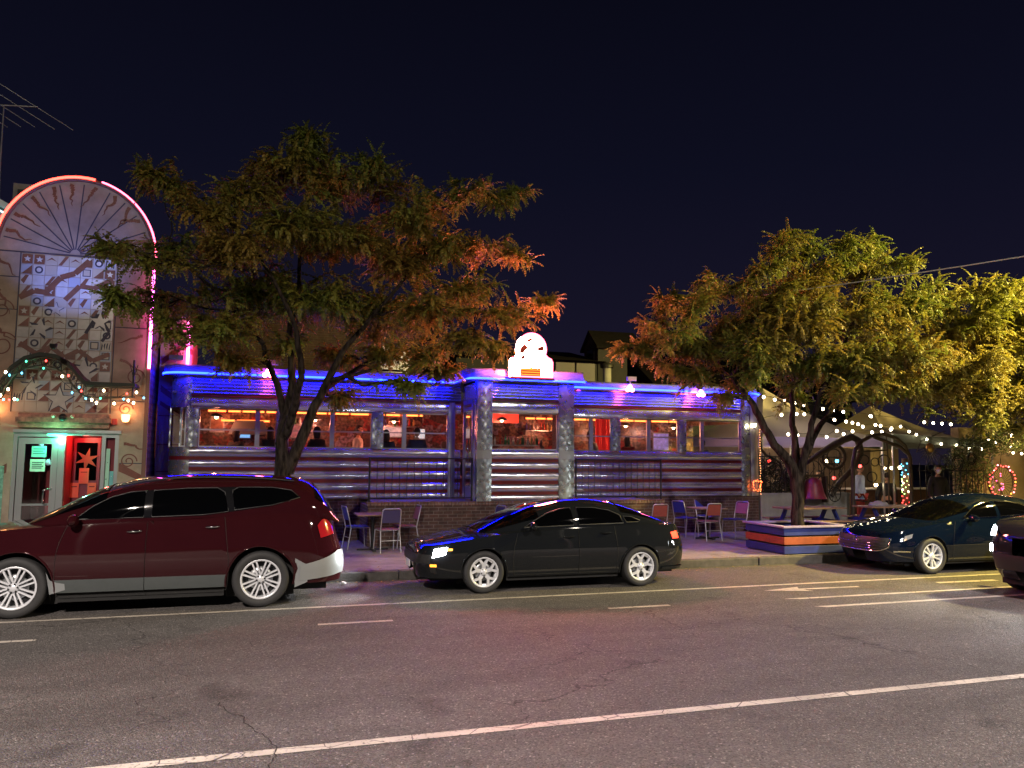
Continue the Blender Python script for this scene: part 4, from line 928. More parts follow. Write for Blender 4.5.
band([(-4.5, 4.25), (-4.2, 4.05), (-3.95, 4.2), (-3.7, 4.0), (-3.45, 4.15), (-3.2, 3.95), (-2.9, 4.1)], .09, BY-.016, 3)
band([(-3.35, 4.5), (-3.15, 4.9), (-2.92, 4.55), (-3.05, 4.35)], .06, BY-.017, 4)
for cx, cz, r in ((-3.35, 3.75, .30), (-4.15, 4.55, .24), (-3.75, 3.15, .30), (-4.25, 3.4, .22), (-3.1, 4.75, .22), (-3.9, 4.95, .16)):
    quad2(tm, star(cx, cz, r, 5, .42, rr.uniform(70, 110)), BY-.018, 4); quad2(tm, star(cx, cz, r*.86, 5, .42, 90), BY-.0195, 0)
mpart(tm, 'tile_mural', [pm('white_tile', (.52, .49, .48), .25, noise=.1), pm('cream_tile', (.42, .36, .31), .3), pm('pale_blue_tile', (.33, .36, .46), .3), maroon, navy])
# ledge above door and door set
b = MB(); b.box(-4.45, -2.78, BY-.16, BY-.0, 2.70, 2.80); b.box(-4.42, -2.82, BY-.10, BY-.0, 2.80, 2.88); b.box(-4.42, -2.82, BY-.08, BY-.0, 2.60, 2.70); b.box(-4.5, -2.6, BY-.05, BY-.0, 2.50, 2.56, 1)
mpart(b, 'door_ledge', [pm('marbled_red_stone', (.32, .13, .09), .35, noise=.7, nscale=10), M['steel_frame']])
b = MB(); b.ball((-3.63, BY-.2, 2.80), .075, 8); b.ball((-3.80, BY-.19, 2.83), .04, 6, 1); b.ball((-3.46, BY-.19, 2.83), .04, 6, 1); mpart(b, 'ledge_ornament', [M['black_iron'], pm('pink_stone', (.6, .3, .25), .5)])
fr = MB()
for x0, x1 in ((DX0, DX0+.07), (-3.72, -3.60), (-2.95, -2.88), (DX1-.07, DX1)): fr.box(x0, x1, BY+.02, BY+.14, SW, DZ)
fr.box(DX0+.07, -3.72, BY+.02, BY+.14, DZ-.08, DZ); fr.box(-3.60, -2.95, BY+.02, BY+.14, DZ-.05, DZ); fr.box(-2.88, DX1-.07, BY+.02, BY+.14, DZ-.08, DZ)
mpart(fr, 'door_frame', M['steel_frame'])
dl = MB(); 
for x0, x1, z0, z1 in ((-4.42, -4.30, SW+.02, 2.40), (-3.84, -3.73, SW+.02, 2.40), (-4.30, -3.84, 2.28, 2.40), (-4.30, -3.84, SW+.02, .42), (-4.30, -3.84, 1.08, 1.12)): dl.box(x0, x1, BY+.05, BY+.10, z0, z1)
door = mpart(dl, 'door', M['steel_frame'])
g = MB(); g.add([(-4.30, BY+.075, .42), (-3.84, BY+.075, .42), (-3.84, BY+.075, 2.28), (-4.30, BY+.075, 2.28)], [(0, 1, 2, 3)]); mpart(g, 'pane', M['glass'], door)
g = MB(); g.tube([(-3.86, BY+.0, 1.10), (-3.93, BY-.02, 1.12), (-3.93, BY-.02, 1.38), (-3.86, BY+.0, 1.40), (-3.80, BY+.04, 1.40)], .014, 6); mpart(g, 'handle', M['chrome'], door)
def notice(name, x0, x1, z0, z1, y, col, ink, lines=3, es=0, par=None):
    b = MB(); b.box(x0, x1, y-.004, y, z0, z1); h = (z1-z0)
    for i in range(lines):
        zz = z1-h*(.25+.6*i/max(lines, 1)); b.box(x0+.03, x1-.03-.03*(i % 2), y-.0055, y-.0042, zz-.012, zz+.006, 1)
    return mpart(b, name, [pm(name+'_paper', col, .6, emit=col if es else None, es=es), pm(name+'_ink', ink, .6)], par)
notice('notice', -4.19, -3.93, 2.02, 2.24, BY+.07, (.25, .65, .6), (.03, .2, .2), 3, 0, door); notice('notice', -4.20, -3.94, 1.74, 1.98, BY+.07, (.6, .85, .7), (.02, .12, .1), 4, 0, door)
b = MB(); b.lathe([(.001, -.001), (.045, 0), (.045, .004)], (-4.03, BY+.064, 2.27), 'y', 16); b.lathe([(.001, -.001), (.06, 0), (.06, .004)], (-3.89, BY+.064, 1.92), 'y', 16); mpart(b, 'sticker', pm('pale_sticker', (.6, .7, .9), .5), door)
# red vestibule
rv = MB(); rv.box(-3.64, -3.60, BY+.15, BY+1.6, SW, 2.6); rv.box(-2.95, -2.58, BY+.15, BY+1.6, SW, 2.6); rv.box(-3.64, -2.58, BY+1.6, BY+1.65, SW, 2.6); rv.box(-4.5, -2.58, BY+.15, BY+1.65, 2.58, 2.64); rv.box(-4.5, -3.64, BY+1.6, BY+1.65, SW, 2.6); rv.box(-4.52, -4.5, BY+.15, BY+1.6, SW, 2.6)
mpart(rv, 'entrance_lobby', pm('red_lobby_wall', (.42, .035, .045), .5))
idr = MB(); idr.box(-3.58, -3.08, BY+.70, BY+.75, SW+.02, 2.42); ino = mpart(idr, 'inner_door', pm('dark_red_door', (.22, .03, .06), .4))
b = MB(); b.box(-3.52, -3.14, BY+.688, BY+.699, 1.55, 2.32); mpart(b, 'window', M['car_glass'], ino)
b = MB(); b.prism(star(-3.32, 1.98, .24, 6, .35, 80), BY+.675, BY+.687); mpart(b, 'star', pm('orange_star', (.3, .05, .015), .4), ino)
notice('notice', -3.45, -3.27, 1.48, 1.80, BY+.67, (.75, .12, .07), (.2, .02, .02), 1, 0, ino); notice('notice', -3.60, -3.44, 1.20, 1.50, BY+.66, (.75, .12, .07), (.1, .01, .01), 1, 0, ino); notice('notice', -3.28, -3.12, 1.20, 1.50, BY+.66, (.75, .12, .07), (.1, .01, .01), 1, 0, ino); notice('notice', -3.48, -3.26, .95, 1.18, BY+.67, (.3, .04, .05), (.75, .1, .06), 2, 0, ino)
# side light with green notices
sl = MB(); sl.add([(-2.88, BY+.075, SW), (DX1-.07, BY+.075, SW), (DX1-.07, BY+.075, DZ-.08), (-2.88, BY+.075, DZ-.08)], [(0, 1, 2, 3)]); mpart(sl, 'side_light', M['glass'])
notice('notice', -2.87, -2.80, 1.1, 2.2, BY+.07, (.45, .85, .65), (.03, .2, .15), 2); notice('notice', -2.79, -2.72, 1.35, 1.75, BY+.07, (.2, .6, .6), (.8, .9, .9), 1)
# window panels at far left
b = MB(); b.box(-5.1, -4.62, BY-.02, BY-.002, .5, 1.85); mpart(b, 'glass_block_panel', pm('green_mosaic', (.2, .42, .33), .3, noise=.5, nscale=14))
# recessed purple side wall beside the diner
b = MB(); b.box(-2.15, -1.38, 19.32, 19.6, SW, 5.25); mpart(b, 'side_wall', cream)
b = MB()
for z in (4.05, 3.55, 2.95, 2.3, 1.7, 1.2): b.box(-2.12, -1.38, 19.312, 19.318, z, z+.02)
for p_ in ([(-2.1, 4.1), (-1.45, 4.7), (-1.45, 4.82), (-2.1, 4.25)], [(-2.1, 4.9), (-1.42, 4.3), (-1.42, 4.42), (-2.1, 5.05)], [(-2.1, 3.5), (-1.42, 3.0), (-1.42, 3.12), (-2.1, 3.65)], [(-2.1, 3.2), (-1.42, 2.75), (-1.42, 2.83), (-2.1, 3.3)]): b.prism(p_, 19.308, 19.317)
b.box(-1.47, -1.36, 19.28, 19.31, 3.9, 5.25)
mpart(b, 'joint_line', maroon)
b = MB(); b.tube([(-1.56, 19.22, 4.02), (-1.56, 19.22, 5.15)], .032, 8); mpart(b, 'neon_tube', M['neon_purple'])
b = MB(); b.box(-1.95, -1.65, 19.18, 19.30, 4.22, 4.33); b.tube([(-1.8, 19.24, 3.9), (-1.8, 19.24, 4.22)], .012, 6); mpart(b, 'wall_box', M['blue_tint'])
# green and red lights at the door, wall lamps
t = thing('door_lamp', 'small green lamp glowing above the open glass door', 'lamp', (-3.72, BY-.12, 2.44)); MB().box(-.16, .16, -.03, .03, 0, .035).build('bulb', emit('green_tube', (.08, 1, .55), 4), t)
light('door_lamp_light', 'POINT', (0, -.12, -.06), 34, (.12, 1, .5), .05).parent = t
t = thing('lobby_lamp', 'red lamp on the ceiling of the red entrance lobby', 'lamp', (-3.3, BY+.35, 2.54)); MB().ball((0, 0, 0), .035, 8).build('bulb', emit('red_lobby_bulb', (1, .1, .08), 5), t)
light('lobby_lamp_light', 'POINT', (0, 0, -.1), 15, (1, .12, .09), .05).parent = t
for x, lab in ((-4.81, 'glowing orange cup lamp left of the entrance'), (-2.52, 'glowing orange cup lamp right of the entrance')):
    t = thing('wall_lamp', lab, 'lamp', (x, BY-.14, 2.83), 0, 'orange wall lamps')
    MB().lathe([(.001, -.10), (.05, -.09), (.075, -.04), (.08, .05), (.07, .06)], n=16).build('lamp_shade', emit('orange_cup_glass', (1, .42, .16), 6), t)
    MB().box(-.03, .03, .06, .14, -.08, .02).build('bracket', M['black_iron'], t)
    light('wall_lamp_light', 'POINT', (0, .0, .12), 6, (1, .42, .15), .06).parent = t
t = MB(); t.box(-.05, .05, -.05, .0, -.06, .06); t.build('alarm_box', pm('red_box', (.4, .03, .02), .4), None, 'small red alarm box beside the right orange wall lamp', 'alarm box', loc=(-2.74, BY-.002, 2.74))
# blue floodlight on the arch washing the fan
t = thing('floodlight', 'small floodlight on the iron arch washing the mural blue', 'floodlight', (-3.62, 16.3, 4.05)); MB().lathe([(.001, -.05), (.05, -.04), (.07, .05)], n=12).build('housing', M['black_iron'], t)
MB().lathe([(.001, .045), (.06, .045)], n=12).build('lens', emit('blue_flood_lens', (.3, .45, 1), 5), t)
l_ = light('floodlight_light', 'SPOT', (0, 0, .1), 330, (.16, .26, 1.0), .05, (0, 1.3, 2.75), math.radians(78), 1.0); l_.parent = t

# ================================================================== IRON ARCH AWNING OVER THE DOOR
AY = 17.0
aw = thing('iron_arch', 'iron lattice arch over the entrance carrying coloured bulbs', 'arch', (-4.0, AY, 3.1))
def aq(px, py): p = at(px, py, AY); return (p.x+4.0, 0, p.z-3.1)
outer = [(-8, 398), (0, 385), (10, 371), (24, 361), (40, 357), (56, 359), (68, 366), (78, 378), (86, 386), (100, 387), (135, 388)]
inner = [(0, 398), (4, 388), (13, 376), (26, 368), (42, 365), (56, 368), (66, 375), (74, 387), (86, 397), (100, 398), (135, 397)]
for pl in (outer, inner):
    b = MB(); b.tube([aq(*p) for p in pl], .018, 6); b.build('rail', M['rust_iron'], aw)
b = MB()
for i in range(len(outer)-1):
    for t_ in (0, .5):
        a = Vector(aq(*outer[i])).lerp(Vector(aq(*outer[i+1])), t_); c = Vector(aq(*inner[i])).lerp(Vector(aq(*inner[i+1])), t_); b.tube([a, c], .009, 5)
        d = Vector(aq(*outer[i])).lerp(Vector(aq(*outer[i+1])), t_+.5); b.tube([c, d], .006, 5)
b.build('lattice', M['rust_iron'], aw)
b = MB(); vs = []
for p in outer: q = aq(*p); vs += [(q[0], -.05, q[2]+.02), (q[0], .58, q[2]+.02), (q[0], .58, q[2]+.09), (q[0], -.05, q[2]+.09)]
fs = []
for i in range(len(outer)-1):
    for j in range(4): fs.append((i*4+j, i*4+(j+1) % 4, (i+1)*4+(j+1) % 4, (i+1)*4+j))
fs += [(0, 1, 2, 3), tuple(len(vs)-4+q for q in (3, 2, 1, 0))]
b.add(vs, fs); b.build('cover', pm('dark_green_cover', (.035, .04, .03), .7, noise=.3), aw)
b = MB(); q = aq(133, 388); b.tube([(q[0], 0, q[2]-.5+.3), (q[0], 0, q[2]+.55)], .02, 6); b.tube([(q[0], .58, q[2]), (q[0], 0, q[2])], .015, 6); b.tube([(q[0]+.07, 0, q[2]+.45), (q[0], 0, q[2]+.2), (q[0]-.07, 0, q[2]+.45)], .01, 6); b.build('post', M['black_iron'], aw)
bl = [(185, 148, 'g'), (320, 145, 'r'), (303, 195, 'g'), (155, 228, 'b'), (45, 222, 'w'), (72, 242, 'b'), (430, 250, 'w'), (473, 245, 'r'), (545, 325, 'b'), (560, 350, 'r'), (497, 362, 'b'), (62, 338, 'w'), (10, 380, 'w'), (30, 408, 'b'), (68, 410, 'r'), (105, 405, 'w'), (125, 410, 'g'), (590, 400, 'b'), (630, 410, 'w'), (663, 430, 'w'), (690, 400, 'g'), (712, 347, 'w'), (870, 368, 'r'), (848, 405, 'b'), (880, 415, 'w'), (915, 430, 'w'), (783, 435, 'w'), (935, 360, 'w'), (985, 397, 'b')]
st_ = thing('string_lights', 'string of red green blue and white bulbs on the iron arch', 'string lights', (-4.0, AY-.06, 3.1))
bm_ = {'g': M['bulb_green'], 'r': M['bulb_red'], 'b': M['bulb_blue'], 'w': M['bulb_warm']}
for x, y, c_ in bl:
    q = aq(x/6.83, 340+y/6.83); MB().ball((q[0], 0, q[2]), .017 if c_ != 'w' else .021, 6, 0, 1.3).build('bulb', bm_[c_], st_)
b = MB(); b.tube([(aq(x, 0)[0], .02, z) for x, z in [(0, .2)]]+[(aq(x/6.83, 340+y/6.83)[0], .02, aq(x/6.83, 340+y/6.83)[2]+.03) for x, y in ((10, 370), (125, 400), (300, 190), (497, 350), (590, 395), (690, 395), (848, 400), (985, 390))], .005, 4); b.build('wire', M['black_plastic'], st_)
# rooftop aerial
an = thing('tv_aerial', 'old television aerial on the roof at the top left', 'aerial', (-5.5, 20, 6))
def zq(px, py): p = at(px, py, 20); return Vector((p.x+5.5, 0, p.z-6))
MB().tube([zq(-3, 260), zq(0, 165), zq(4, 105)], .02, 6).build('mast', M['steel_frame'], an)
MB().tube([zq(-40, 103), zq(38, 107)], .022, 6).build('boom', M['steel_frame'], an)
b = MB()
for i, (x, L_) in enumerate(((35, 36), (18, 34), (2, 30), (-12, 30), (-26, 30))):
    c_ = zq(x, 106); d = (zq(x+L_, 106+L_*.56)-c_); b.tube([c_-d+Vector((0, -.25, 0)), c_+d+Vector((0, .25, 0))], .012, 5)
b.build('element', M['steel_frame'], an)
# ================================================================== CARS
class Car:
    """local x: 0 front bumper .. L rear bumper, y: -W/2 is the side toward the camera, z up from the road."""
    def __init__(s, L, W, top, roof, wb, belt, inset=.06, p=5, tuck=.07, cw=None, nose=None):
        s.L, s.W, s.p = L, W, p
        s.top = smooth_interp(top, 5); s.roof = smooth_interp(roof, 5); s.belt = smooth_interp(belt, 4); s.wbp = smooth_interp(wb, 4)
        s.tuck = tuck; s.side = [(.15, .10), (.25, .055), (.42, .02), (.60, .0), (.78, .012), (.95, .05), (1.15, .085), (1.4, .12)]
        s.end = nose or [(.15, .16), (.25, .07), (.40, .015), (.5, 0), (.62, .02), (.72, .06), (.82, .14), (1.0, .32), (1.2, .42)]
        s.rear = [(.15, .12), (.3, .03), (.5, 0), (.65, .01), (.8, .05), (.95, .10), (1.15, .16), (1.5, .30)]
    def outline(s, t):   # t 0..1, front centre to rear centre along the near side
        a = PI*t; c, n = math.cos(a), math.sin(a); q = 2/s.p
        return -math.copysign(abs(c)**q, c), abs(n)**q      # unit x (-1 front), unit y
    def t_of_x(s, x):
        u = (x-s.L/2)/(s.L/2); u = max(-1, min(1, u)); c = math.copysign(abs(u)**(s.p/2), -u)
        return math.acos(max(-1, min(1, c)))/PI
    def ins(s, t, z):
        ux, uy = s.outline(t); w_ = abs(ux)**6
        sd = interp(z, s.side); en = interp(z, s.end if ux < 0 else s.rear)
        return sd, en
    def P(s, t, z, off=0, side=-1):
        ux, uy = s.outline(t); sd, en = s.ins(t, z)
        x = s.L/2+ux*(s.L/2-en+off); y = side*uy*(s.W/2-sd+off)
        return (x, y, z)
    def ghw(s, x): return interp(x, s.wbp)
    def G(s, x, z, off=0, side=-1, n=2.6):
        zb = interp(x, s.belt)-.03; zr = interp(x, s.roof); wg = s.ghw(x)
        h = max(zr-zb, .02); u = max(0, min(.9999, (z-zb)/h))
        y = wg*(1-u**n)**(1/n)
        # approximate outward normal in the section plane
        gy = (y/wg)**(n-1)/wg; gz = u**(n-1)/h; l_ = math.hypot(gy, gz)
        return (x, side*(y+off*gy/l_), z+off*gz/l_)
def map_poly(poly, fn, xs, zs, holes=()):
    """triangulate a flat polygon cut by a grid and map every vertex through fn(x, z)"""
    bmx = bmesh.new(); vs = [bmx.verts.new((x, 0, z)) for x, z in poly]
    f = bmx.faces.new(vs)
    for x in xs: bmesh.ops.bisect_plane(bmx, geom=bmx.verts[:]+bmx.edges[:]+bmx.faces[:], plane_co=(x, 0, 0), plane_no=(1, 0, 0), dist=1e-5)
    for z in zs: bmesh.ops.bisect_plane(bmx, geom=bmx.verts[:]+bmx.edges[:]+bmx.faces[:], plane_co=(0, 0, z), plane_no=(0, 0, 1), dist=1e-5)
    bmesh.ops.triangulate(bmx, faces=[q for q in bmx.faces if len(q.verts) > 4])
    bmx.verts.index_update(); out = [fn(v.co.x, v.co.z) for v in bmx.verts]
    fs = [tuple(v.index for v in q.verts) for q in bmx.faces]; cen_ = [tuple(q.calc_center_median()) for q in bmx.faces]
    bmx.free(); return out, fs, cen_
def fr_(a, b, n): return [a+(b-a)*i/n for i in range(n+1)]
def wheel(parent, x, y, r, w_, style, label=None, side=-1):
    t = thing('wheel', None, None, (x, y, r)); t.parent = parent
    if label: t['label'] = label
    rr_ = r*.70; s = 1 if side < 0 else -1
    MB().lathe([(rr_, -w_/2*.82*1), (r*.80, -w_/2*1.0), (r*.93, -w_/2*.98), (r*.985, -w_/2*.80), (r, -w_/2*.5), (r, w_/2*.5), (r*.985, w_/2*.8), (r*.9, w_/2), (rr_, w_/2*.8)], (0, 0, 0), 'y', 40).build('tyre', M['rubber'], t)
    b = MB(); ir = rr_
    b.lathe([(ir+.004, -w_/2*.86), (ir-.012, -w_/2*.90), (ir-.022, -w_/2*.80), (ir-.03, -w_/2*.3), (ir-.035, w_/2*.6)], (0, 0, 0), 'y', 40, 0)
    b.lathe([(ir-.03, w_/2*.1), (.001, w_/2*.1)], (0, 0, 0), 'y', 24, 1)
    b.lathe([(ir*.62, -w_/2*.10), (ir*.60, -w_/2*.2), (.08, -w_/2*.2), (.06, -w_/2*.10)], (0, 0, 0), 'y', 24, 2)     # brake disc
    yo = -w_/2*.78; hub = .062
    b.lathe([(hub, yo+.05), (hub, yo+.01), (hub*.6, yo), (.03, yo-.004), (.001, yo-.004)], (0, 0, 0), 'y', 20, 0)
    def bar(a, r0, r1, w0, w1, dy0=0, dy1=0, skew=0, mi=0):
        ca, sa = math.cos(a), math.sin(a); cb, sb = math.cos(a+skew), math.sin(a+skew); v = []
        for (rad, ww, dy, cc, ss) in ((r0, w0, dy0, ca, sa), (r1, w1, dy1, cb, sb)):
            for k_ in (-1, 1):
                px_, pz_ = rad*cc-k_*ww*ss, rad*ss+k_*ww*cc
                v += [(px_, yo+dy, pz_), (px_, yo+dy+.035, pz_)]
        b.add(v, [(0, 2, 6, 4), (1, 5, 7, 3), (0, 4, 5, 1), (2, 3, 7, 6)], mi)
    if style == 'twin8':
        for i in range(8):
            a = 2*PI*i/8+.39
            for k_ in (-1, 1): 
                o = k_*.026; r0 = .065
                a0 = a+math.atan2(o*.8, r0); a1 = a+math.atan2(o*1.15, ir-.02); bar(a0, r0, ir-.015, .0105, .0115, .012, -.004, skew=a1-a0)
        for i in range(6): 
            a = 2*PI*i/6+.2; b.lathe([(.013, yo-.008), (.010, yo-.010), (.001, yo-.006)], (.052*math.cos(a), 0, .052*math.sin(a)), 'y', 8, 1)
    elif style == 'y5':
        for i in range(5):
            a = 2*PI*i/5+.35; bar(a, .04, ir*.58, .030, .030, .014, .0)
            for k_ in (-1, 1): bar(a+k_*.045, ir*.52, ir-.012, .024, .020, .0, -.004, skew=k_*.30)
            bar(a+PI/5, ir*.80, ir-.01, .03, .055, .012, .0)
        for i in range(5): a = 2*PI*i/5+.35+PI/5; b.lathe([(.010, yo-.0), (.001, yo-.003)], (.045*math.cos(a), 0, .045*math.sin(a)), 'y', 8, 1)
    else:
        for i in range(10):
            a = 2*PI*i/10+(.08 if i % 2 else -.08)+.2; bar(a, .05, ir-.012, .012, .018, .012, -.004)
    ro = b.build('rim', [M['rim'], M['rim_dark'], M['steel_frame']], t)
    if side > 0: t.rotation_euler = (0, 0, PI)
    return t
def build_car(name, label, cat, car, paint, loc, wheels, wr, ww, style, windows, seams, clad=None, rz=0, arch=.055, handles=(), mirror=None, sill_z=.2, trim=None, far_simple=False):
    root = thing(name, label, cat, loc, rz); L, W = car.L, car.W
    nT = 72; ts = [i/nT for i in range(nT+1)]
    # side skin with wheel arches, from x,z polygon; mapped by t
    topx = lambda x: interp(x, car.top)
    ra = wr+arch
    for side in (-1, 1):
        xs_lo = [car.L/2+car.outline(t)[0]*car.L/2 for t in ts[1:-1]]
        poly = []
        poly.append((0.0005, sill_z+.0))
        cur = 0.0005
        for wx in wheels:
            dz = sill_z-wr; hx = math.sqrt(max(ra*ra-dz*dz, 0)); a0 = math.atan2(dz, -hx); a1 = math.atan2(dz, hx)
            a0 = PI-math.asin(dz/ra) if True else a0; a1 = math.asin(dz/ra)
            for i in range(17):
                a = a0+(a1-a0)*i/16; poly.append((wx+ra*math.cos(a), wr+ra*math.sin(a)))
        poly.append((L-.0005, sill_z))
        xt = [x for x in fr_(L-.0005, .0005, 60)]
        for x in xt: poly.append((x, topx(x)))
        zsl = sorted(fr_(sill_z, max(z for _, z in car.top), 14)[1:-1]+([.47] if clad else []))
        fn = lambda x, z: car.P(car.t_of_x(x), z, 0, side)
        vs, fs, cen_ = map_poly(poly, fn, xs_lo, zsl)
        groups = {}
        for f, c_ in zip(fs, cen_):
            key = 'front_wing' if c_[0] < seams[0][0] else 'rear_wing'
            for k_, (x0, x1) in enumerate(seams):
                if x0 < c_[0] < x1: key = 'door%d' % k_
            mi = 0
            if clad and c_[2] < clad(c_[0]): mi = 1
            groups.setdefault(key, []).append((f if side < 0 else f[::-1], mi))
        if side < 0 or True:
            for key, lst in groups.items():
                used = sorted({i for f, _ in lst for i in f}); mp_ = {a: i for i, a in enumerate(used)}
                b = MB(); b.v = [vs[i] for i in used]; b.f = [tuple(mp_[i] for i in f) for f, _ in lst]; b.m = [m for _, m in lst]; b.sm = [True]*len(lst)
                nm = 'door' if key.startswith('door') else key
                o = b.build(nm, [paint, M['grey_plastic'], M['silver_plastic']], root)
                if key.startswith('door'):
                    k_ = int(key[4:]); x0, x1 = seams[k_]
                    g = MB(); 
                    for xs_ in (x0, x1):
                        pts = [car.P(car.t_of_x(xs_), z, .0015, side) for z in fr_(.26, topx(xs_)-.005, 10)]; g.tube(pts, .004, 4)
                    g.tube([car.P(car.t_of_x(x), .262, .0015, side) for x in fr_(x0, x1, 6)], .004, 4)
                    g.build('door_seam', M['car_dark'], o)
                    if k_ < len(handles):
                        hx, hz_ = handles[k_]; h = MB(); pts = [car.P(car.t_of_x(x), hz_+.004*math.sin((x-hx)*14), .028 if 0 < i < 4 else .006, side) for i, x in enumerate(fr_(hx-.09, hx+.09, 4))]
                        h.tube(pts, [.012, .016, .018, .016, .012], 6); h.build('handle', M['chrome'] if clad else paint, o)
        # arch lips and liners
        for wx in wheels:
            lip = MB(); lin = MB()
            a1 = math.asin((sill_z-wr)/ra); ang = [PI-a1+(2*a1-PI)*i/24 for i in range(25)]
            pts = [car.P(car.t_of_x(wx+(ra)*math.cos(a)), wr+(ra)*math.sin(a), .004, side) for a in ang]
            lip.tube(pts, .013, 6)
            v = []
            for p in pts: v += [(p[0], p[1]-side*.002, p[2]), (p[0], p[1]-side*.32, p[2])]
            lin.add(v, [(2*i, 2*i+2, 2*i+3, 2*i+1) for i in range(24)], 0, True)
            lin.box(wx-ra, wx+ra, min(side*(W/2-.32), side*(W/2-.33)), max(side*(W/2-.32), side*(W/2-.33)), .12, wr+ra)
            lip.build('arch_lip', paint, root); lin.build('wheel_well', M['car_dark'], root)
    # hood / deck skin between the two sides
    b = MB(); cols = 12; rows = []
    for t in ts:
        x0 = L/2+car.outline(t)[0]*L/2; z0 = topx(x0); pl = car.P(t, z0, 0, -1); y0 = abs(pl[1])
        for j in range(cols+1):
            u = -1+2*j/cols; rows.append((pl[0], u*y0, z0+(.055 if x0 < L*.6 else .03)*(1-abs(u)**2.4)*min(1, y0/.5)))
    W_ = cols+1
    b.add(rows, [(i*W_+j, (i+1)*W_+j, (i+1)*W_+j+1, i*W_+j+1) for i in range(nT) for j in range(cols)], 0, True)
    b.build('bonnet', paint, root)
    # underside
    b = MB(); b.box(.25, L-.25, -W/2+.34, W/2-.34, .18, .5); b.box(wheels[0]+ra+.02, wheels[1]-ra-.02, -W/2+.12, W/2-.12, .17, .4)
    b.build('underbody', M['car_dark'], root)
    # greenhouse shell
    x0, x1 = car.roof[0][0], car.roof[-1][0]; b = MB(); nx = 48; ny = 22; vs = []
    for i in range(nx+1):
        x = lerp(x0, x1, i/nx); zb = interp(x, car.belt)-.03; zr = interp(x, car.roof); h = max(zr-zb, .01); wg = car.ghw(x); n = 2.6
        for j in range(ny+1):
            a = PI*j/ny; cx_, sx_ = math.cos(a), math.sin(a)
            vs.append((x, -wg*math.copysign(abs(cx_)**(2/n), cx_), zb+h*abs(sx_)**(2/n)))
    W_ = ny+1
    b.add(vs, [(i*W_+j, i*W_+j+1, (i+1)*W_+j+1, (i+1)*W_+j) for i in range(nx) for j in range(ny)], 0, True)
    b.build('roof', paint, root)
    # side glass
    for side in (-1, 1):
        for wd in windows:
            fn = lambda x, z: car.G(x, z, .006, side)
            xs = [p[0] for p in wd]; zs = [p[1] for p in wd]
            vs, fs, _ = map_poly(wd, fn, fr_(min(xs), max(xs), 10)[1:-1], fr_(min(zs), max(zs), 6)[1:-1])
            g = MB(); g.add(vs, [f if side < 0 else f[::-1] for f in fs], 0, True); go = g.build('side_window', M['car_glass'], root)
            g = MB(); g.tube([car.G(x, z, .008, side) for x, z in wd], .0085, 5, closed=True); g.build('window_trim', M['chrome'] if trim == 'chrome' else M['black_plastic'], go)
    return root
def cap_patch(car, x0, x1, y_in, off=.006, nx=10, ny=12):
    """glass on the greenhouse between stations x0,x1 across the width (windscreen or rear window)"""
    b = MB(); vs = []; n = 2.6
    for i in range(nx+1):
        x = lerp(x0, x1, i/nx); zb = interp(x, car.belt)-.03; zr = interp(x, car.roof); h = max(zr-zb, .01); wg = car.ghw(x)
        for j in range(ny+1):
            a = PI*(lerp(y_in, 1-y_in, j/ny)); cx_, sx_ = math.cos(a), math.sin(a)
            vs.append((x, -(wg+off)*math.copysign(abs(cx_)**(2/n), cx_), zb+(h+off)*abs(sx_)**(2/n)+off*.6))
    W_ = ny+1
    b.add(vs, [(i*W_+j, i*W_+j+1, (i+1)*W_+j+1, (i+1)*W_+j) for i in range(nx) for j in range(ny)], 0, True)
    return b
def patch(car, t0, t1, zlo, zhi, off, side=-1, n=14, m=5):
    b = MB(); vs = []
    for i in range(n+1):
        u = i/n; t = lerp(t0, t1, u); a, c = zlo(u), zhi(u)
        for j in range(m+1): vs.append(car.P(t, lerp(a, c, j/m), off, side))
    W_ = m+1; f = [(i*W_+j, (i+1)*W_+j, (i+1)*W_+j+1, i*W_+j+1) for i in range(n) for j in range(m)]
    b.add(vs, [q if side < 0 else q[::-1] for q in f], 0, True); return b
def mirror(root, x, y, z, paint, s=1, sc_=1.0):
    b = MB(); bmx = bmesh.new(); bmesh.ops.create_icosphere(bmx, subdivisions=3, radius=1)
    vs = [(v.co.x*.06*sc_, v.co.y*.12*sc_, v.co.z*.075*sc_*(1-.2*v.co.y*s)) for v in bmx.verts]; fs = [tuple(v.index for v in f.verts) for f in bmx.faces]; bmx.free()
    b.add(vs, fs, 0, True); b.tube([(0, -s*.12*sc_*-1*0+(.10 if s < 0 else -.10), -.05), (0.02, (.2 if s < 0 else -.2), -.08)], .02, 6)
    b.build('wing_mirror', paint, root, loc=(x, y, z))
    
# ---- maroon SUV
suv = Car(5.15, 1.99,
    top=[(0, .86), (.08, .98), (.35, 1.08), (.8, 1.13), (1.3, 1.16), (2.0, 1.19), (3.2, 1.23), (4.2, 1.29), (4.8, 1.26), (5.05, 1.16), (5.15, 1.10)],
    roof=[(.95, 1.17), (1.25, 1.33), (1.6, 1.52), (2.0, 1.69), (2.4, 1.785), (3.0, 1.83), (3.7, 1.825), (4.35, 1.785), (4.66, 1.71), (4.82, 1.55), (4.95, 1.36), (5.05, 1.2)],
    wb=[(.95, .70), (1.5, .84), (2.2, .885), (3.5, .89), (4.3, .87), (4.8, .80), (5.05, .70)],
    belt=[(.95, 1.13), (2, 1.19), (3.2, 1.23), (4.2, 1.28), (4.8, 1.24), (5.05, 1.15)], p=6,
    nose=[(.15, .2), (.3, .05), (.5, 0), (.75, .01), (.9, .06), (1.05, .16), (1.3, .4)])
suv.side = [(.2, .07), (.35, .03), (.55, .0), (.8, .0), (1.0, .015), (1.15, .045), (1.3, .09), (1.5, .12)]
SX = -3.86
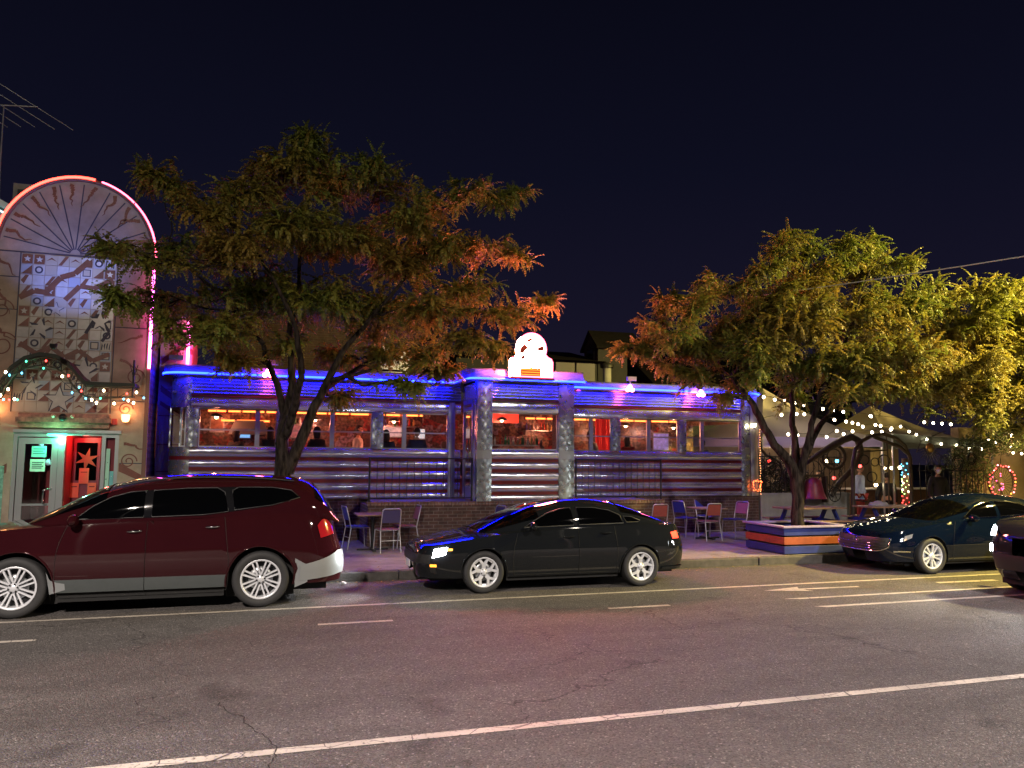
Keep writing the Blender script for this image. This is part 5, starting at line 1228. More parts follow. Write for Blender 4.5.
s_wins = [[(1.60, 1.235), (1.80, 1.40), (2.02, 1.52), (2.25, 1.585), (2.44, 1.60), (2.44, 1.255)],
          [(2.54, 1.26), (2.54, 1.607), (3.0, 1.635), (3.36, 1.64), (3.46, 1.58), (3.52, 1.32), (3.2, 1.28)],
          [(3.60, 1.34), (3.56, 1.60), (3.64, 1.645), (4.1, 1.64), (4.36, 1.60), (4.48, 1.50), (4.1, 1.40)]]
def clad_suv(x): return .47 if (1.42 < x < 3.55 or x < .6) else .0
SUVR = build_car('parked_suv', 'maroon SUV with silver bumpers parked in front of the arched building', 'car', suv, M['paint_red'], (SX, 11.72+.995, 0), (.96, 3.98), .385, .25, 'twin8', s_wins,
    [(1.42, 2.49), (2.49, 3.55)], clad=clad_suv, arch=.075, handles=[(2.33, 1.08), (3.37, 1.12)], sill_z=.30)
for wx in (.96, 3.98): wheel(SUVR, wx, -.995+.135, .385, .25, 'twin8'); wheel(SUVR, wx, .995-.135, .385, .25, 'twin8', side=1)
cap_patch(suv, 1.02, 1.95, .17).build('windscreen', M['car_glass'], SUVR); cap_patch(suv, 4.70, 4.98, .16).build('rear_window', M['car_glass'], SUVR)
for s_ in (-1, 1):
    patch(suv, suv.t_of_x(4.86), 1-.13, lambda u: .93+.05*u, lambda u: 1.03+.20*math.sin(PI*min(1, u*.7+.15))*.8, .010, s_).build('tail_lamp', M['tail_off'], SUVR)
    patch(suv, .14, suv.t_of_x(.55), lambda u: .78+.08*u, lambda u: .93+.04*u, .010, s_).build('headlight', M['lens'], SUVR)
    # silver bumper corners as real lower trims
    patch(suv, suv.t_of_x(4.50), 1-.02, lambda u: .34+.07*min(1, u*1.5), lambda u: .56+.18*min(1, u*1.6), .018, s_, 24).build('rear_bumper', M['silver_plastic'], SUVR)
    b = MB(); b.v = []; t0 = suv.t_of_x
    vs = [suv.P(t0(1.36), .29, .02, s_), suv.P(t0(1.44), .31, .014, s_), suv.P(t0(1.54), .34, .004, s_), suv.P(t0(1.54), .42, .004, s_), suv.P(t0(1.45), .44, .008, s_), suv.P(t0(1.38), .47, .010, s_), suv.P(t0(1.33), .58, .006, s_), suv.P(t0(1.33), .19, .02, s_)]
    b.add(vs, [(0, 1, 4, 5), (1, 2, 3, 4), (7, 0, 5, 6)] if s_ < 0 else [(5, 4, 1, 0), (4, 3, 2, 1), (6, 5, 0, 7)], 0, True); b.build('mud_guard', M['silver_plastic'], SUVR)
    b = MB(); vs = [suv.P(t0(4.47), .25, .02, s_), suv.P(t0(4.62), .32, .02, s_), suv.P(t0(4.60), .56, .018, s_), suv.P(t0(4.44), .66, .006, s_)]
    b.add(vs, [(0, 1, 2, 3)] if s_ < 0 else [(3, 2, 1, 0)], 0, True); b.build('mud_guard', M['silver_plastic'], SUVR)
    mirror(SUVR, 1.62, s_*1.05, 1.23, M['paint_red'], s_, 1.15)
    b = MB(); b.tube([suv.G(x, interp(x, suv.roof)-.075, .03, s_) for x in fr_(2.1, 4.4, 10)], .012, 6); b.build('roof_rail', M['black_plastic'], SUVR)
for s_ in (-1, 1):
    bandp = [(1.66, 1.245), (1.84, 1.405), (2.04, 1.525), (2.26, 1.592), (2.5, 1.612), (3.0, 1.642), (3.6, 1.652), (4.1, 1.647), (4.37, 1.607), (4.49, 1.505), (4.1, 1.39), (3.6, 1.325), (3.2, 1.272), (2.5, 1.25)]
    vs, fs, _ = map_poly(bandp, lambda x, z: suv.G(x, z, .003, s_), fr_(1.66, 4.49, 24)[1:-1], fr_(1.25, 1.65, 6)[1:-1])
    g = MB(); g.add(vs, [f if s_ < 0 else f[::-1] for f in fs], 0, True); g.build('pillar_trim', pm('gloss_black_trim', (.008, .008, .009), .08, coat=1), SUVR)

# ---- dark grey sedan
sed = Car(4.72, 1.77,
    top=[(0, .60), (.05, .68), (.25, .735), (.55, .80), (.9, .86), (1.3, .905), (1.7, .93), (2.6, .965), (3.5, 1.0), (4.0, 1.005), (4.4, 1.0), (4.64, .98), (4.72, .93)],
    roof=[(.98, .90), (1.3, 1.04), (1.7, 1.21), (2.05, 1.33), (2.45, 1.405), (2.9, 1.425), (3.3, 1.395), (3.7, 1.29), (4.0, 1.18), (4.25, 1.09), (4.46, 1.0)],
    wb=[(.98, .60), (1.5, .72), (2.1, .76), (3.2, .76), (3.8, .72), (4.2, .66), (4.46, .60)],
    belt=[(.98, .87), (1.7, .92), (2.6, .955), (3.5, .995), (4.46, .97)], p=5.2)
EX = 2.40
e_wins = [[(1.72, .985), (1.92, 1.10), (2.14, 1.20), (2.36, 1.262), (2.55, 1.28), (2.56, 1.01)],
          [(2.66, 1.015), (2.66, 1.285), (2.95, 1.28), (3.22, 1.235), (3.40, 1.16), (3.46, 1.03)],
          [(3.52, 1.04), (3.46, 1.14), (3.62, 1.125), (3.78, 1.065), (3.74, 1.04)]]
SEDR = build_car('parked_sedan', 'dark grey sedan with one headlight glaring parked in front of the diner', 'car', sed, M['paint_black'], (EX, 11.98+.885, 0), (1.03, 3.73), .325, .215, 'y5', e_wins,
    [(1.50, 2.62), (2.62, 3.30)], arch=.045, handles=[(2.44, .84), (3.12, .89)], sill_z=.235)
for wx in (1.03, 3.73): wheel(SEDR, wx, -.885+.115, .325, .215, 'y5'); wheel(SEDR, wx, .885-.115, .325, .215, 'y5', side=1)
cap_patch(sed, 1.05, 1.98, .15).build('windscreen', M['car_glass'], SEDR); cap_patch(sed, 3.45, 4.30, .17).build('rear_window', M['car_glass'], SEDR)
for s_ in (-1, 1):
    patch(sed, .22, sed.t_of_x(.42), lambda u: .565+.05*u, lambda u: .665+.035*u, .012, s_).build('headlight', M['lens'], SEDR)
    patch(sed, .225, sed.t_of_x(.42), lambda u: .555+.05*u, lambda u: .685+.03*u, .022, s_).build('headlight_glare', M['headlight'], SEDR)  # glowing patch made larger than the lens to suggest glare
    patch(sed, sed.t_of_x(.44), sed.t_of_x(.50), lambda u: .665, lambda u: .695, .014, s_).build('side_marker', M['amber'], SEDR)
    patch(sed, .25, sed.t_of_x(.20), lambda u: .415, lambda u: .455, .012, s_).build('indicator', emit('amber_indicator', (1, .38, .04), 2.2), SEDR)
    patch(sed, .20, sed.t_of_x(.27), lambda u: .33-.02*u, lambda u: .50-.06*u, .005, s_).build('vent', M['black_plastic'], SEDR)
    patch(sed, sed.t_of_x(4.38), .80, lambda u: .76, lambda u: .865+.02*u, .010, s_).build('tail_light', M['tail'], SEDR)
    patch(sed, sed.t_of_x(4.15), .99, lambda u: .245, lambda u: .30-.02*u, .022, s_, 20).build('rear_lip', M['paint_black'], SEDR)
    mirror(SEDR, 1.80, s_*.96, 1.015, M['paint_black'], s_, .95)
g = MB(); 
for s_ in (-1, 1): q = patch(sed, .0, .21, lambda u: .46, lambda u: .60, .006, s_); g.add(q.v, q.f, 0, True)
g.build('grille', M['black_plastic'], SEDR)
b = MB(); b.box(-.015, 0, -.15, .15, .36, .46); b.build('number_plate', M['white_paint'], SEDR)
for s_ in (-1, 1):
    h = light('headlight_beam', 'SPOT', (-.12, s_*.62, .62), 170, (.92, .97, 1), .05, (-8, s_*.9, -.9), math.radians(80), .8); h.parent = SEDR

# ---- dark blue hatchback behind
blu = Car(4.58, 1.795,
    top=[(0, .62), (.06, .72), (.25, .79), (.6, .86), (1.0, .92), (1.5, .965), (2.6, .99), (3.5, 1.03), (4.1, 1.05), (4.4, 1.02), (4.58, .92)],
    roof=[(1.08, .94), (1.4, 1.07), (1.8, 1.22), (2.15, 1.34), (2.55, 1.42), (3.0, 1.45), (3.5, 1.42), (3.9, 1.34), (4.2, 1.20), (4.42, 1.05)],
    wb=[(1.08, .62), (1.6, .73), (2.2, .77), (3.3, .77), (4.0, .72), (4.42, .6)],
    belt=[(1.08, .91), (1.8, .95), (2.6, .98), (3.5, 1.02), (4.42, 1.0)], p=4.2)
b_wins = [[(1.85, 1.01), (2.05, 1.13), (2.28, 1.235), (2.5, 1.29), (2.66, 1.305), (2.68, 1.035)], [(2.77, 1.04), (2.76, 1.31), (3.1, 1.305), (3.4, 1.26), (3.62, 1.17), (3.66, 1.08)]]
BX = 11.12
BLUR = build_car('parked_hatchback', 'dark blue hatchback with an unlit chrome edged grille parked beside the planter', 'car', blu, M['paint_blue'], (BX, 11.82+.9, 0), (.95, 3.65), .33, .215, 'ten', b_wins,
    [(1.45, 2.70), (2.70, 3.35)], arch=.045, handles=[(2.5, .87), (3.15, .92)], sill_z=.22, trim='chrome')
for wx in (.95, 3.65): wheel(BLUR, wx, -.9+.115, .33, .215, 'ten'); wheel(BLUR, wx, .9-.115, .33, .215, 'ten', side=1)
cap_patch(blu, 1.12, 2.08, .15).build('windscreen', M['car_glass'], BLUR); cap_patch(blu, 3.85, 4.36, .18).build('rear_window', M['car_glass'], BLUR)
for s_ in (-1, 1):
    patch(blu, .26, blu.t_of_x(.52), lambda u: .61+.06*u, lambda u: .70+.045*u, .010, s_).build('headlight', M['lens'], BLUR)
    patch(blu, .30, blu.t_of_x(.22), lambda u: .40, lambda u: .425, .014, s_).build('fog_trim', M['chrome'], BLUR)
    patch(blu, blu.t_of_x(4.3), .82, lambda u: .80, lambda u: .93, .010, s_).build('tail_light', M['tail_off'], BLUR)
    mirror(BLUR, 1.88, s_*.97, 1.02, M['paint_blue'], s_, .95)
g = MB()
for s_ in (-1, 1): q = patch(blu, .0, .17, lambda u: .40+.10*u**3, lambda u: .66, .008, s_); g.add(q.v, q.f, 0, True)
go = g.build('grille', M['black_plastic'], BLUR)
g = MB(); 
for z_ in (.45, .50, .55, .60):
    g.tube([blu.P(t, z_, .014, -1) for t in fr_(.155, .004, 8)]+[blu.P(t, z_, .014, 1) for t in fr_(.004, .155, 8)], .004, 4)
g.build('grille_bar', M['chrome'], go)
g = MB(); g.tube([blu.P(t, .66, .016, -1) for t in (.175,)]+[blu.P(t, .40+.10*(t/.17)**3, .016, -1) for t in fr_(.17, .005, 10)]+[blu.P(t, .40+.10*(t/.17)**3, .016, 1) for t in fr_(.005, .17, 10)]+[blu.P(.175, .66, .016, 1)], .013, 6)
g.build('grille_trim', M['chrome'], go)
g = MB(); c_ = blu.P(.003, .585, .028, -1); pts = [(c_[0], .062*math.cos(a), .585+.045*math.sin(a)) for a in fr_(0, 2*PI, 20)[:-1]]; g.tube(pts, .006, 5, closed=True); g.tube([(c_[0], -.055, .60), (c_[0], -.03, .60), (c_[0], 0, .565), (c_[0], .03, .60), (c_[0], .055, .60)], .005, 5)
g.build('badge', M['chrome'], go)

# ---- dark car in the lane at the right edge, lamps on
drk = Car(4.75, 1.85,
    top=[(0, .92), (.06, 1.08), (.3, 1.15), (.8, 1.2), (1.3, 1.23), (2.6, 1.26), (4.2, 1.28), (4.6, 1.15), (4.75, 1.0)],
    roof=[(1.1, 1.20), (1.5, 1.40), (1.95, 1.62), (2.4, 1.76), (3.0, 1.82), (3.9, 1.78), (4.3, 1.62), (4.6, 1.25)],
    wb=[(1.1, .66), (1.6, .80), (2.3, .83), (3.8, .82), (4.6, .66)], belt=[(1.1, 1.18), (2.6, 1.23), (4.2, 1.26), (4.6, 1.14)], p=4.4,
    nose=[(.2, .2), (.4, .05), (.6, 0), (.85, .01), (1.0, .05), (1.15, .12), (1.4, .4)])
drk.side = [(.2, .08), (.4, .03), (.7, .0), (.95, .01), (1.15, .05), (1.4, .1)]
d_wins = [[(1.9, 1.29), (2.2, 1.52), (2.6, 1.63), (2.7, 1.64), (2.72, 1.31)], [(2.82, 1.31), (2.8, 1.65), (3.5, 1.65), (3.7, 1.54), (3.75, 1.33)]]
DKR = build_car('moving_car', 'charcoal car with bright headlight and fog lamp entering at the right edge', 'car', drk, M['paint_dark'], (11.20, 9.28, 0), (.95, 3.7), .37, .22, 'ten', d_wins, [(1.5, 2.76), (2.76, 3.45)], arch=.06, sill_z=.28)
for wx in (.95, 3.7): wheel(DKR, wx, -.925+.115, .37, .22, 'ten'); wheel(DKR, wx, .925-.115, .37, .22, 'ten', side=1)
cap_patch(drk, 1.15, 2.2, .15).build('windscreen', M['car_glass'], DKR)
for s_ in (-1, 1):
    patch(drk, .13, .30, lambda u: .94, lambda u: 1.08, .012, s_).build('headlight', M['lens'], DKR)
    patch(drk, .11, .25, lambda u: .93, lambda u: 1.08, .020, s_).build('headlight_glare', M['headlight'], DKR)  # oversized glowing patch imitates the glare of the headlight
    patch(drk, .255, .33, lambda u: .92, lambda u: 1.0, .020, s_).build('indicator', M['amber'], DKR)
    patch(drk, .15, .26, lambda u: .67, lambda u: .78, .020, s_).build('fog_lamp', emit('fog_lamp_on', (.95, .97, 1), 120), DKR)
    mirror(DKR, 1.95, s_*1.02, 1.3, M['paint_dark'], s_, 1)
g = MB()
for s_ in (-1, 1): q = patch(drk, .0, .12, lambda u: .42, lambda u: .66, .006, s_); g.add(q.v, q.f, 0, True)
g.build('grille', M['black_plastic'], DKR)
for s_ in (-1, 1):
    h = light('headlight_beam', 'SPOT', (-.15, s_*.62, 1.0), 160, (.92, .97, 1), .05, (-7, s_*.9, -1.0), math.radians(75), .8); h.parent = DKR
# ================================================================== CAFE FURNITURE
ch_frame = M['white_paint']
def chair(loc, rz, label, backmat, seatmat=None, group='metal cafe chairs outside the diner'):
    t = thing('cafe_chair', label, 'chair', (loc[0], loc[1], SW), rz, group)     # faces -y
    fm = pm('chair_tube', (.55, .55, .58), .3, .7)
    for s_ in (-1, 1):
        MB().tube([(s_*.20, -.20, .44), (s_*.215, -.235, 0)], .012, 6).build('leg', fm, t)
        MB().tube([(s_*.20, .20, .44), (s_*.215, .27, 0)], .012, 6).build('leg', fm, t)
    b = MB(); b.tube([(-.20, -.20, .44), (.20, -.20, .44), (.20, .20, .44), (-.20, .20, .44)], .012, 6, closed=True); b.tube([(-.2, .235, .24), (.2, .235, .24)], .008, 5)
    b.build('seat_frame', fm, t)
    b = MB(); b.box(-.20, .20, -.20, .20, .452, .472); b.build('seat', seatmat or backmat, t, bevel=.006)
    b = MB(); b.tube([(-.20, .20, .44), (-.20, .25, .66), (-.19, .30, .86), (-.15, .31, .885), (.15, .31, .885), (.19, .30, .86), (.20, .25, .66), (.20, .20, .44)], .012, 6); b.build('back_frame', fm, t)
    b = MB(); vs = [(-.185, .238, .60), (.185, .238, .60), (.175, .298, .855), (-.175, .298, .855)]; b.add(vs+[(x, y-.012, z) for x, y, z in vs], [(0, 1, 2, 3), (7, 6, 5, 4), (0, 4, 5, 1), (2, 6, 7, 3), (1, 5, 6, 2), (0, 3, 7, 4)]); b.build('backrest', backmat, t)
    return t
pk = pm('mauve_seat_paint', (.26, .10, .17), .45, noise=.15); bl_ = pm('blue_seat_paint', (.04, .055, .34), .4, noise=.15); rdm = pm('red_seat_paint', (.28, .06, .045), .45, noise=.15); nv = pm('dark_navy_seat', (.05, .04, .12), .45)
def gpt(px, py): r = _ray(px, py); k = (CAM_H-SW)/-r.z; return (r.x*k, r.y*k)
p = gpt(357, 548); chair((p[0], p[1]), math.radians(100), 'chair with a blue seat facing right, leftmost at the table behind the SUV', bl_)
p = gpt(386, 551); chair((p[0], p[1]-.1), math.radians(188), 'dark backed chair seen from behind in front of the left table', nv, pk)
p = gpt(404, 547); chair((p[0], p[1]), math.radians(-80), 'mauve backed chair facing left beside the sedan headlight', pk)
p = gpt(486, 546); chair((p[0], 16.7), math.radians(-75), 'dark backed chair alone behind the sedan windscreen', nv)
p = gpt(648, 541); chair((p[0]+.1, 16.9), math.radians(180), 'red backed chair just above the sedan boot', rdm)
p = gpt(686, 536); chair((p[0], p[1]), math.radians(110), 'blue backed chair facing right, nearest the sedan tail light', bl_)
p = gpt(708, 540); chair((p[0], p[1]), math.radians(182), 'orange red backed chair seen from behind at the right table', rdm, pk)
p = gpt(718, 536); chair((p[0]+.15, p[1]+.7), math.radians(10), 'blue chair on the far side of the right table', bl_)
p = gpt(735, 538); chair((p[0], p[1]), math.radians(-75), 'chair with a mauve back facing left at the right table, nearest the planter', pk, bl_)
def ctable(px, Y, label):
    p = at(px, 516, Y); t = thing('cafe_table', label, 'table', (p.x, Y, SW), 0, 'cafe tables outside the diner')
    b = MB(); b.box(-.36, .36, -.36, .36, .725, .755); b.build('table_top', M['wood_top'], t, bevel=.008)
    MB().lathe([(.035, .05), (.035, .724)], n=12).build('leg', M['black_iron'], t)
    b = MB()
    for a in range(4): b.obox((.15*math.cos(a*PI/2), .15*math.sin(a*PI/2), .025), (.34, .06, .03), (0, 0, a*PI/2))
    b.build('base', M['black_iron'], t)
ctable(373, 16.75, 'square cafe table between the three chairs behind the SUV'); ctable(707, 17.2, 'square cafe table between the chairs left of the planter')

# ================================================================== PLANTER, PICNIC TABLES, BELL
PX0, PX1, PY0, PY1 = 10.38, 12.0, 13.95, 15.3
pl = thing('tree_planter', 'square slatted planter painted blue and orange around the right tree', 'planter', ((PX0+PX1)/2, (PY0+PY1)/2, SW)); hw, hd = (PX1-PX0)/2, (PY1-PY0)/2
for k_, (z0, z1, m_) in enumerate(((.02, .17, M['blue_paint']), (.205, .355, M['orange_paint']), (.39, .54, M['blue_paint']))):
    for sd in range(4):
        b = MB()
        if sd == 0: b.box(-hw, hw, -hd, -hd+.035, z0, z1)
        elif sd == 1: b.box(-hw, hw, hd-.035, hd, z0, z1)
        elif sd == 2: b.box(-hw-.001, -hw+.034, -hd+.036, hd-.036, z0, z1)
        else: b.box(hw-.034, hw+.001, -hd+.036, hd-.036, z0, z1)
        b.build('board', m_, pl, bevel=.004)
for x, y in ((-hw+.08, -hd+.08), (hw-.08, -hd+.08), (hw-.08, hd-.08), (-hw+.08, hd-.08)): MB().box(x-.04, x+.04, y-.04, y+.04, 0, .54).build('corner_post', M['wood'], pl)
b = MB(); b.box(-hw-.05, hw+.05, -hd-.05, -hd+.14, .545, .58); b.box(-hw-.05, hw+.05, hd-.14, hd+.05, .545, .58); b.box(-hw-.05, -hw+.14, -hd+.141, hd-.141, .545, .58); b.box(hw-.14, hw+.05, -hd+.141, hd-.141, .545, .58)
b.build('top_rail', pm('mauve_board', (.28, .24, .42), .5, noise=.2), pl, bevel=.006)
b = MB(); b.box(-hw+.04, hw-.04, -hd+.04, hd-.04, .05, .42); b.build('soil', pm('soil', (.05, .035, .025), .95, noise=.4, bump=.8, bscale=12), pl)
def picnic(loc, rz, label):
    t = thing('picnic_table', label, 'table', (loc[0], loc[1], SW), rz, 'blue legged picnic tables')
    b = MB()
    for k_ in range(5): b.box(-.85, .85, -.36+k_*.146, -.36+k_*.146+.138, .72, .755)
    b.build('table_top', M['wood_top'], t, bevel=.004)
    for s_ in (-1, 1):
        b = MB(); b.box(-.85, .85, s_*.66-.12, s_*.66+.12, .43, .465); b.build('bench', M['wood_top'], t, bevel=.004)
        for q in (-1, 1): MB().obox((s_*.6, q*.36, .36), (.05, .10, .80), (q*.55, 0, 0)).build('leg', M['blue_paint'], t)
        MB().obox((s_*.6+.05*s_, 0, .40), (.04, 1.45, .09)).build('cross_beam', M['blue_paint'], t)
picnic((13.35, 16.9), 0, 'picnic table with blue legs right behind the tree planter'); picnic((15.9, 17.0), 0, 'picnic table with blue legs near the iron gate, behind the blue car')
be = thing('yard_bell', 'big maroon cast bell with a spoked wheel standing on the low wall', 'bell', (14.75, 18.5, .92))
MB().lathe([(.36, .10), (.34, .14), (.28, .30), (.23, .52), (.19, .62), (.08, .68), (.001, .69)], n=28).build('bell_body', pm('maroon_bell_paint', (.22, .03, .05), .4, noise=.2), be)
b = MB(); b.box(-.32, .32, -.05, .05, .70, .76); b.box(-.42, -.36, -.1, .1, 0, .72); b.box(.36, .42, -.1, .1, 0, .72); b.build('yoke', M['rust_iron'], be)
b = MB(); pts = [(.52, .20*math.cos(a), .22+.20*math.sin(a)) for a in fr_(0, 2*PI, 20)[:-1]]
b = MB(); b.tube([(.62+.20*math.cos(a), -.12, .22+.20*math.sin(a)) for a in fr_(0, 2*PI, 20)[:-1]], .014, 6, closed=True)
for a in range(6): b.tube([(.62, -.12, .22), (.62+.2*math.cos(a*PI/3), -.12, .22+.2*math.sin(a*PI/3))], .008, 5)
b.build('bell_wheel', M['black_iron'], be)
b = MB(); bmx = bmesh.new(); bmesh.ops.create_icosphere(bmx, subdivisions=3, radius=1); rr = random.Random(4)
vs = [(v.co.x*.30, v.co.y*.2, max(0, v.co.z*.12+.03*rr.uniform(-1, 1))) for v in bmx.verts]; b.add(vs, [tuple(v.index for v in f.verts) for f in bmx.faces], 0, True); bmx.free()
b.build('cloth_bundle', pm('grey_cloth', (.35, .33, .36), .8), None, 'crumpled pale cloth lying on the second picnic table', 'cloth', loc=(15.6, 17.0, SW+.757))

# ================================================================== PATIO
b = MB(); b.box(0, 2.95, 0, .25, 0, .97); b.box(-.02, 2.97, -.02, .27, .972, 1.02)
b.build('low_wall', M['wall_conc'], None, 'low grey concrete wall right of the diner', 'wall', loc=(13.15, FY-.05, SW))
def P2(px, py, Y, o): q = at(px, py, Y); return (q.x-o[0], q.y-o[1], q.z-o[2])
# ornamental iron fence on the wall: uprights and rings
fe = thing('iron_fence', 'black scrollwork iron fence on the low concrete wall', 'fence', (14.6, 18.75, 1.17))
b = MB(); b.tube([(-1.42, 0, .05), (1.45, 0, .05)], .016, 6).tube([(-1.42, 0, 1.0), (1.45, 0, 1.0)], .016, 6); b.build('rail', M['black_iron'], fe)
for i in range(17):
    x = -1.42+i*2.87/16; MB().tube([(x, 0, 0), (x, 0, 1.08+.08*math.sin(i*1.3))], .011, 5).build('bar', M['black_iron'], fe)
for x, z, r_ in ((-1.0, .55, .30), (-.35, .5, .24), (.35, .62, .28), (1.0, .5, .32), (-.05, .9, .15), (.72, .95, .14)):
    MB().tube([(x+r_*math.cos(a), -.03, z+r_*math.sin(a)) for a in fr_(0, 2*PI, 22)[:-1]], .014, 5, closed=True).build('ring', M['black_iron'], fe)
b = MB()
for k_ in range(9):
    x = -1.3+k_*.32; b.tube([(x, -.02, .1), (x+.1, -.02, .3), (x-.06, -.02, .5), (x+.12, -.02, .7), (x+.02, -.02, .92)], .012, 5)
b.build('scroll', M['black_iron'], fe)
# big bent pipe sculptures
pp = thing('pipe_sculpture', 'thick bent pipe arch rising from the fence to the gate', 'sculpture', (15.3, 18.6, 1.2)); o_ = (15.3, 18.6, 1.2)
b = MB(); b.tube([P2(*q, 18.6, o_) for q in ((808, 462), (822, 452), (834, 445), (843, 440), (852, 437), (858, 440), (861, 452), (855, 466), (846, 476), (838, 484), (832, 496))], [.06, .085, .10, .10, .10, .10, .095, .09, .08, .07, .06], 10); b.build('pipe', M['rust_iron'], pp)
b = MB(); b.tube([P2(834+11*math.cos(a), 457+12*math.sin(a), 18.6, o_) for a in fr_(0, 2*PI, 24)[:-1]], .045, 8, closed=True); b.tube([P2(834+7*math.cos(a), 457+8*math.sin(a), 18.6, o_) for a in fr_(0, 2*PI, 20)[:-1]], .02, 6, closed=True); b.build('hoop', M['rust_iron'], pp)
pp = thing('pipe_hoop', 'open bent pipe hoop standing beside the diner corner', 'sculpture', (13.6, 18.9, 1.2)); o_ = (13.6, 18.9, 1.2)
b = MB(); b.tube([P2(*q, 18.9, o_) for q in ((768, 430), (763, 432), (760, 440), (761, 449), (766, 455), (773, 458), (780, 462), (785, 480), (786, 500))], .04, 8); b.build('pipe', M['rust_iron'], pp)
# gate arch
ga = thing('gate_arch', 'arched iron gateway with rings hanging in its head', 'gate', (17.4, 18.4, SW)); o_ = (17.4, 18.4, SW)
b = MB(); b.tube([P2(*q, 18.4, o_) for q in ((853, 532), (853, 500), (853, 462), (855, 450), (862, 441), (872, 436), (884, 434), (896, 438), (905, 446), (910, 458), (911, 480), (912, 530))], .055, 8); b.build('arch', M['rust_iron'], ga)
b = MB(); b.tube([P2(*q, 18.4, o_) for q in ((857, 452), (888, 450))], .022, 6); b.tube([P2(*q, 18.4, o_) for q in ((886, 435), (889, 470), (889, 528))], .022, 6); b.tube([P2(*q, 18.4, o_) for q in ((874, 437), (900, 447), (909, 455))], .05, 6)
b.build('brace', M['rust_iron'], ga)
for px, py, r_ in ((864, 460, 5), (875, 462, 4), (884, 461, 6), (872, 477, 5)):
    MB().tube([P2(px+r_*math.cos(a), py+r_*math.sin(a), 18.4, o_) for a in fr_(0, 2*PI, 18)[:-1]], .016, 5, closed=True).build('ring', M['black_iron'], ga)
MB().tube([P2(853, 528, 18.45, o_), P2(870, 500, 18.45, o_), P2(889, 528, 18.45, o_)], .015, 5).tube([P2(855, 500, 18.45, o_), P2(888, 505, 18.45, o_)], .015, 5).build('gate_leaf', M['black_iron'], ga)
# sun ornament and right fence
su = thing('sun_ornament', 'iron sun face with rays on top of the right fence', 'ornament', tuple(at(930, 448, 18.5))); 
b = MB(); b.lathe([(.001, -.07), (.11, -.05), (.16, 0), (.11, .03), (.001, .04)], (0, 0, 0), 'y', 20); b.build('face', pm('aged_brass', (.45, .28, .10), .35, .7), su)
for k_ in range(14):
    a = PI*k_/13+.0; r1 = .42 if k_ % 2 else .50; MB().tube([(.18*math.cos(a+PI*0), 0, .18*math.sin(a)*-1), (r1*math.cos(a), 0, -r1*math.sin(a))], [.02, .006], 5).build('ray', M['rust_iron'], su)
b = MB(); b.tube([(-.42, .02, 1.2), (-.2, .02, .36), (0, .02, .22), (.25, .02, .38), (.5, .02, .56)], .018, 6) if False else b.tube([(-.5, .02, -.15), (-.3, .02, .2), (0, .02, .30), (.3, .02, .42), (.6, .02, .5)], .014, 6); b.build('scroll', M['rust_iron'], su)
rf = thing('iron_fence', 'dark iron fence with spiral rings right of the gateway', 'fence', (19.9, 18.6, SW)); o_ = (19.9, 18.6, SW)
for i in range(12): x = -1.3+i*.22; MB().tube([(x, 0, 0), (x, 0, 1.75+.12*math.cos(i))], .014, 5).build('bar', M['black_iron'], rf)
MB().tube([(-1.35, 0, .2), (1.2, 0, .2)], .018, 5).tube([(-1.35, 0, 1.65), (1.2, 0, 1.65)], .018, 5).build('rail', M['black_iron'], rf)
for x, z, r_ in ((-.9, 1.75, .17), (-.45, 1.9, .2), (.1, 1.85, .26), (.65, 2.0, .2), (-.95, 1.35, .2)):
    MB().tube([(x+r_*(1-t*.04)*math.cos(t), -.03, z+r_*(1-t*.04)*math.sin(t)) for t in fr_(0, 4*PI, 40)], .014, 5).build('ring', M['black_iron'], rf)
# red light wreath on a yellow-tinted wall
b = MB(); b.box(0, 6, 0, .3, 0, 3.0); b.build('patio_wall', stucco('yellow_lit_stucco', (.25, .19, .12)), None, 'yellow-lit stucco wall at the right edge behind the wreath of lights', 'wall', loc=(21.2, 19.6, SW))  # the yellow light on this wall is put into the stucco colour
p = at(1001, 482, 19.1); wr_ = thing('light_wreath', 'large ring of red and amber lights on the yellow-lit wall at the right', 'wreath', tuple(p))
R_w = .52
MB().tube([(R_w*math.cos(a), 0, R_w*math.sin(a)) for a in fr_(0, 2*PI, 30)[:-1]], .04, 6, closed=True).build('ring', M['rust_iron'], wr_)
b = MB()
for k_ in range(26): a = 2*PI*k_/26; b.tube([(.12*math.cos(a), .0, .12*math.sin(a)), ((R_w-.05)*math.cos(a+.25), .0, (R_w-.05)*math.sin(a+.25))], .008, 4)
b.build('spokes', M['black_iron'], wr_)
rr = random.Random(5)
for k_ in range(30):
    a = 2*PI*k_/30; r_ = R_w+rr.uniform(-.04, .04)
    MB().ball((r_*math.cos(a), -.06, r_*math.sin(a)), .022, 6).build('bulb', rr.choice((M['bulb_red'], M['bulb_red'], M['amber'], emit('pink_bulb', (1, .25, .3), 9))), wr_)
for k_ in range(14):
    MB().ball((rr.uniform(-.40, .05), -.05, rr.uniform(-.25, .30)), .018, 6).build('bulb', emit('magenta_bulb', (.9, .08, .22), 7), wr_)
light('wreath_light', 'POINT', (0, -.25, 0), 9, (1, .2, .12), .3).parent = wr_
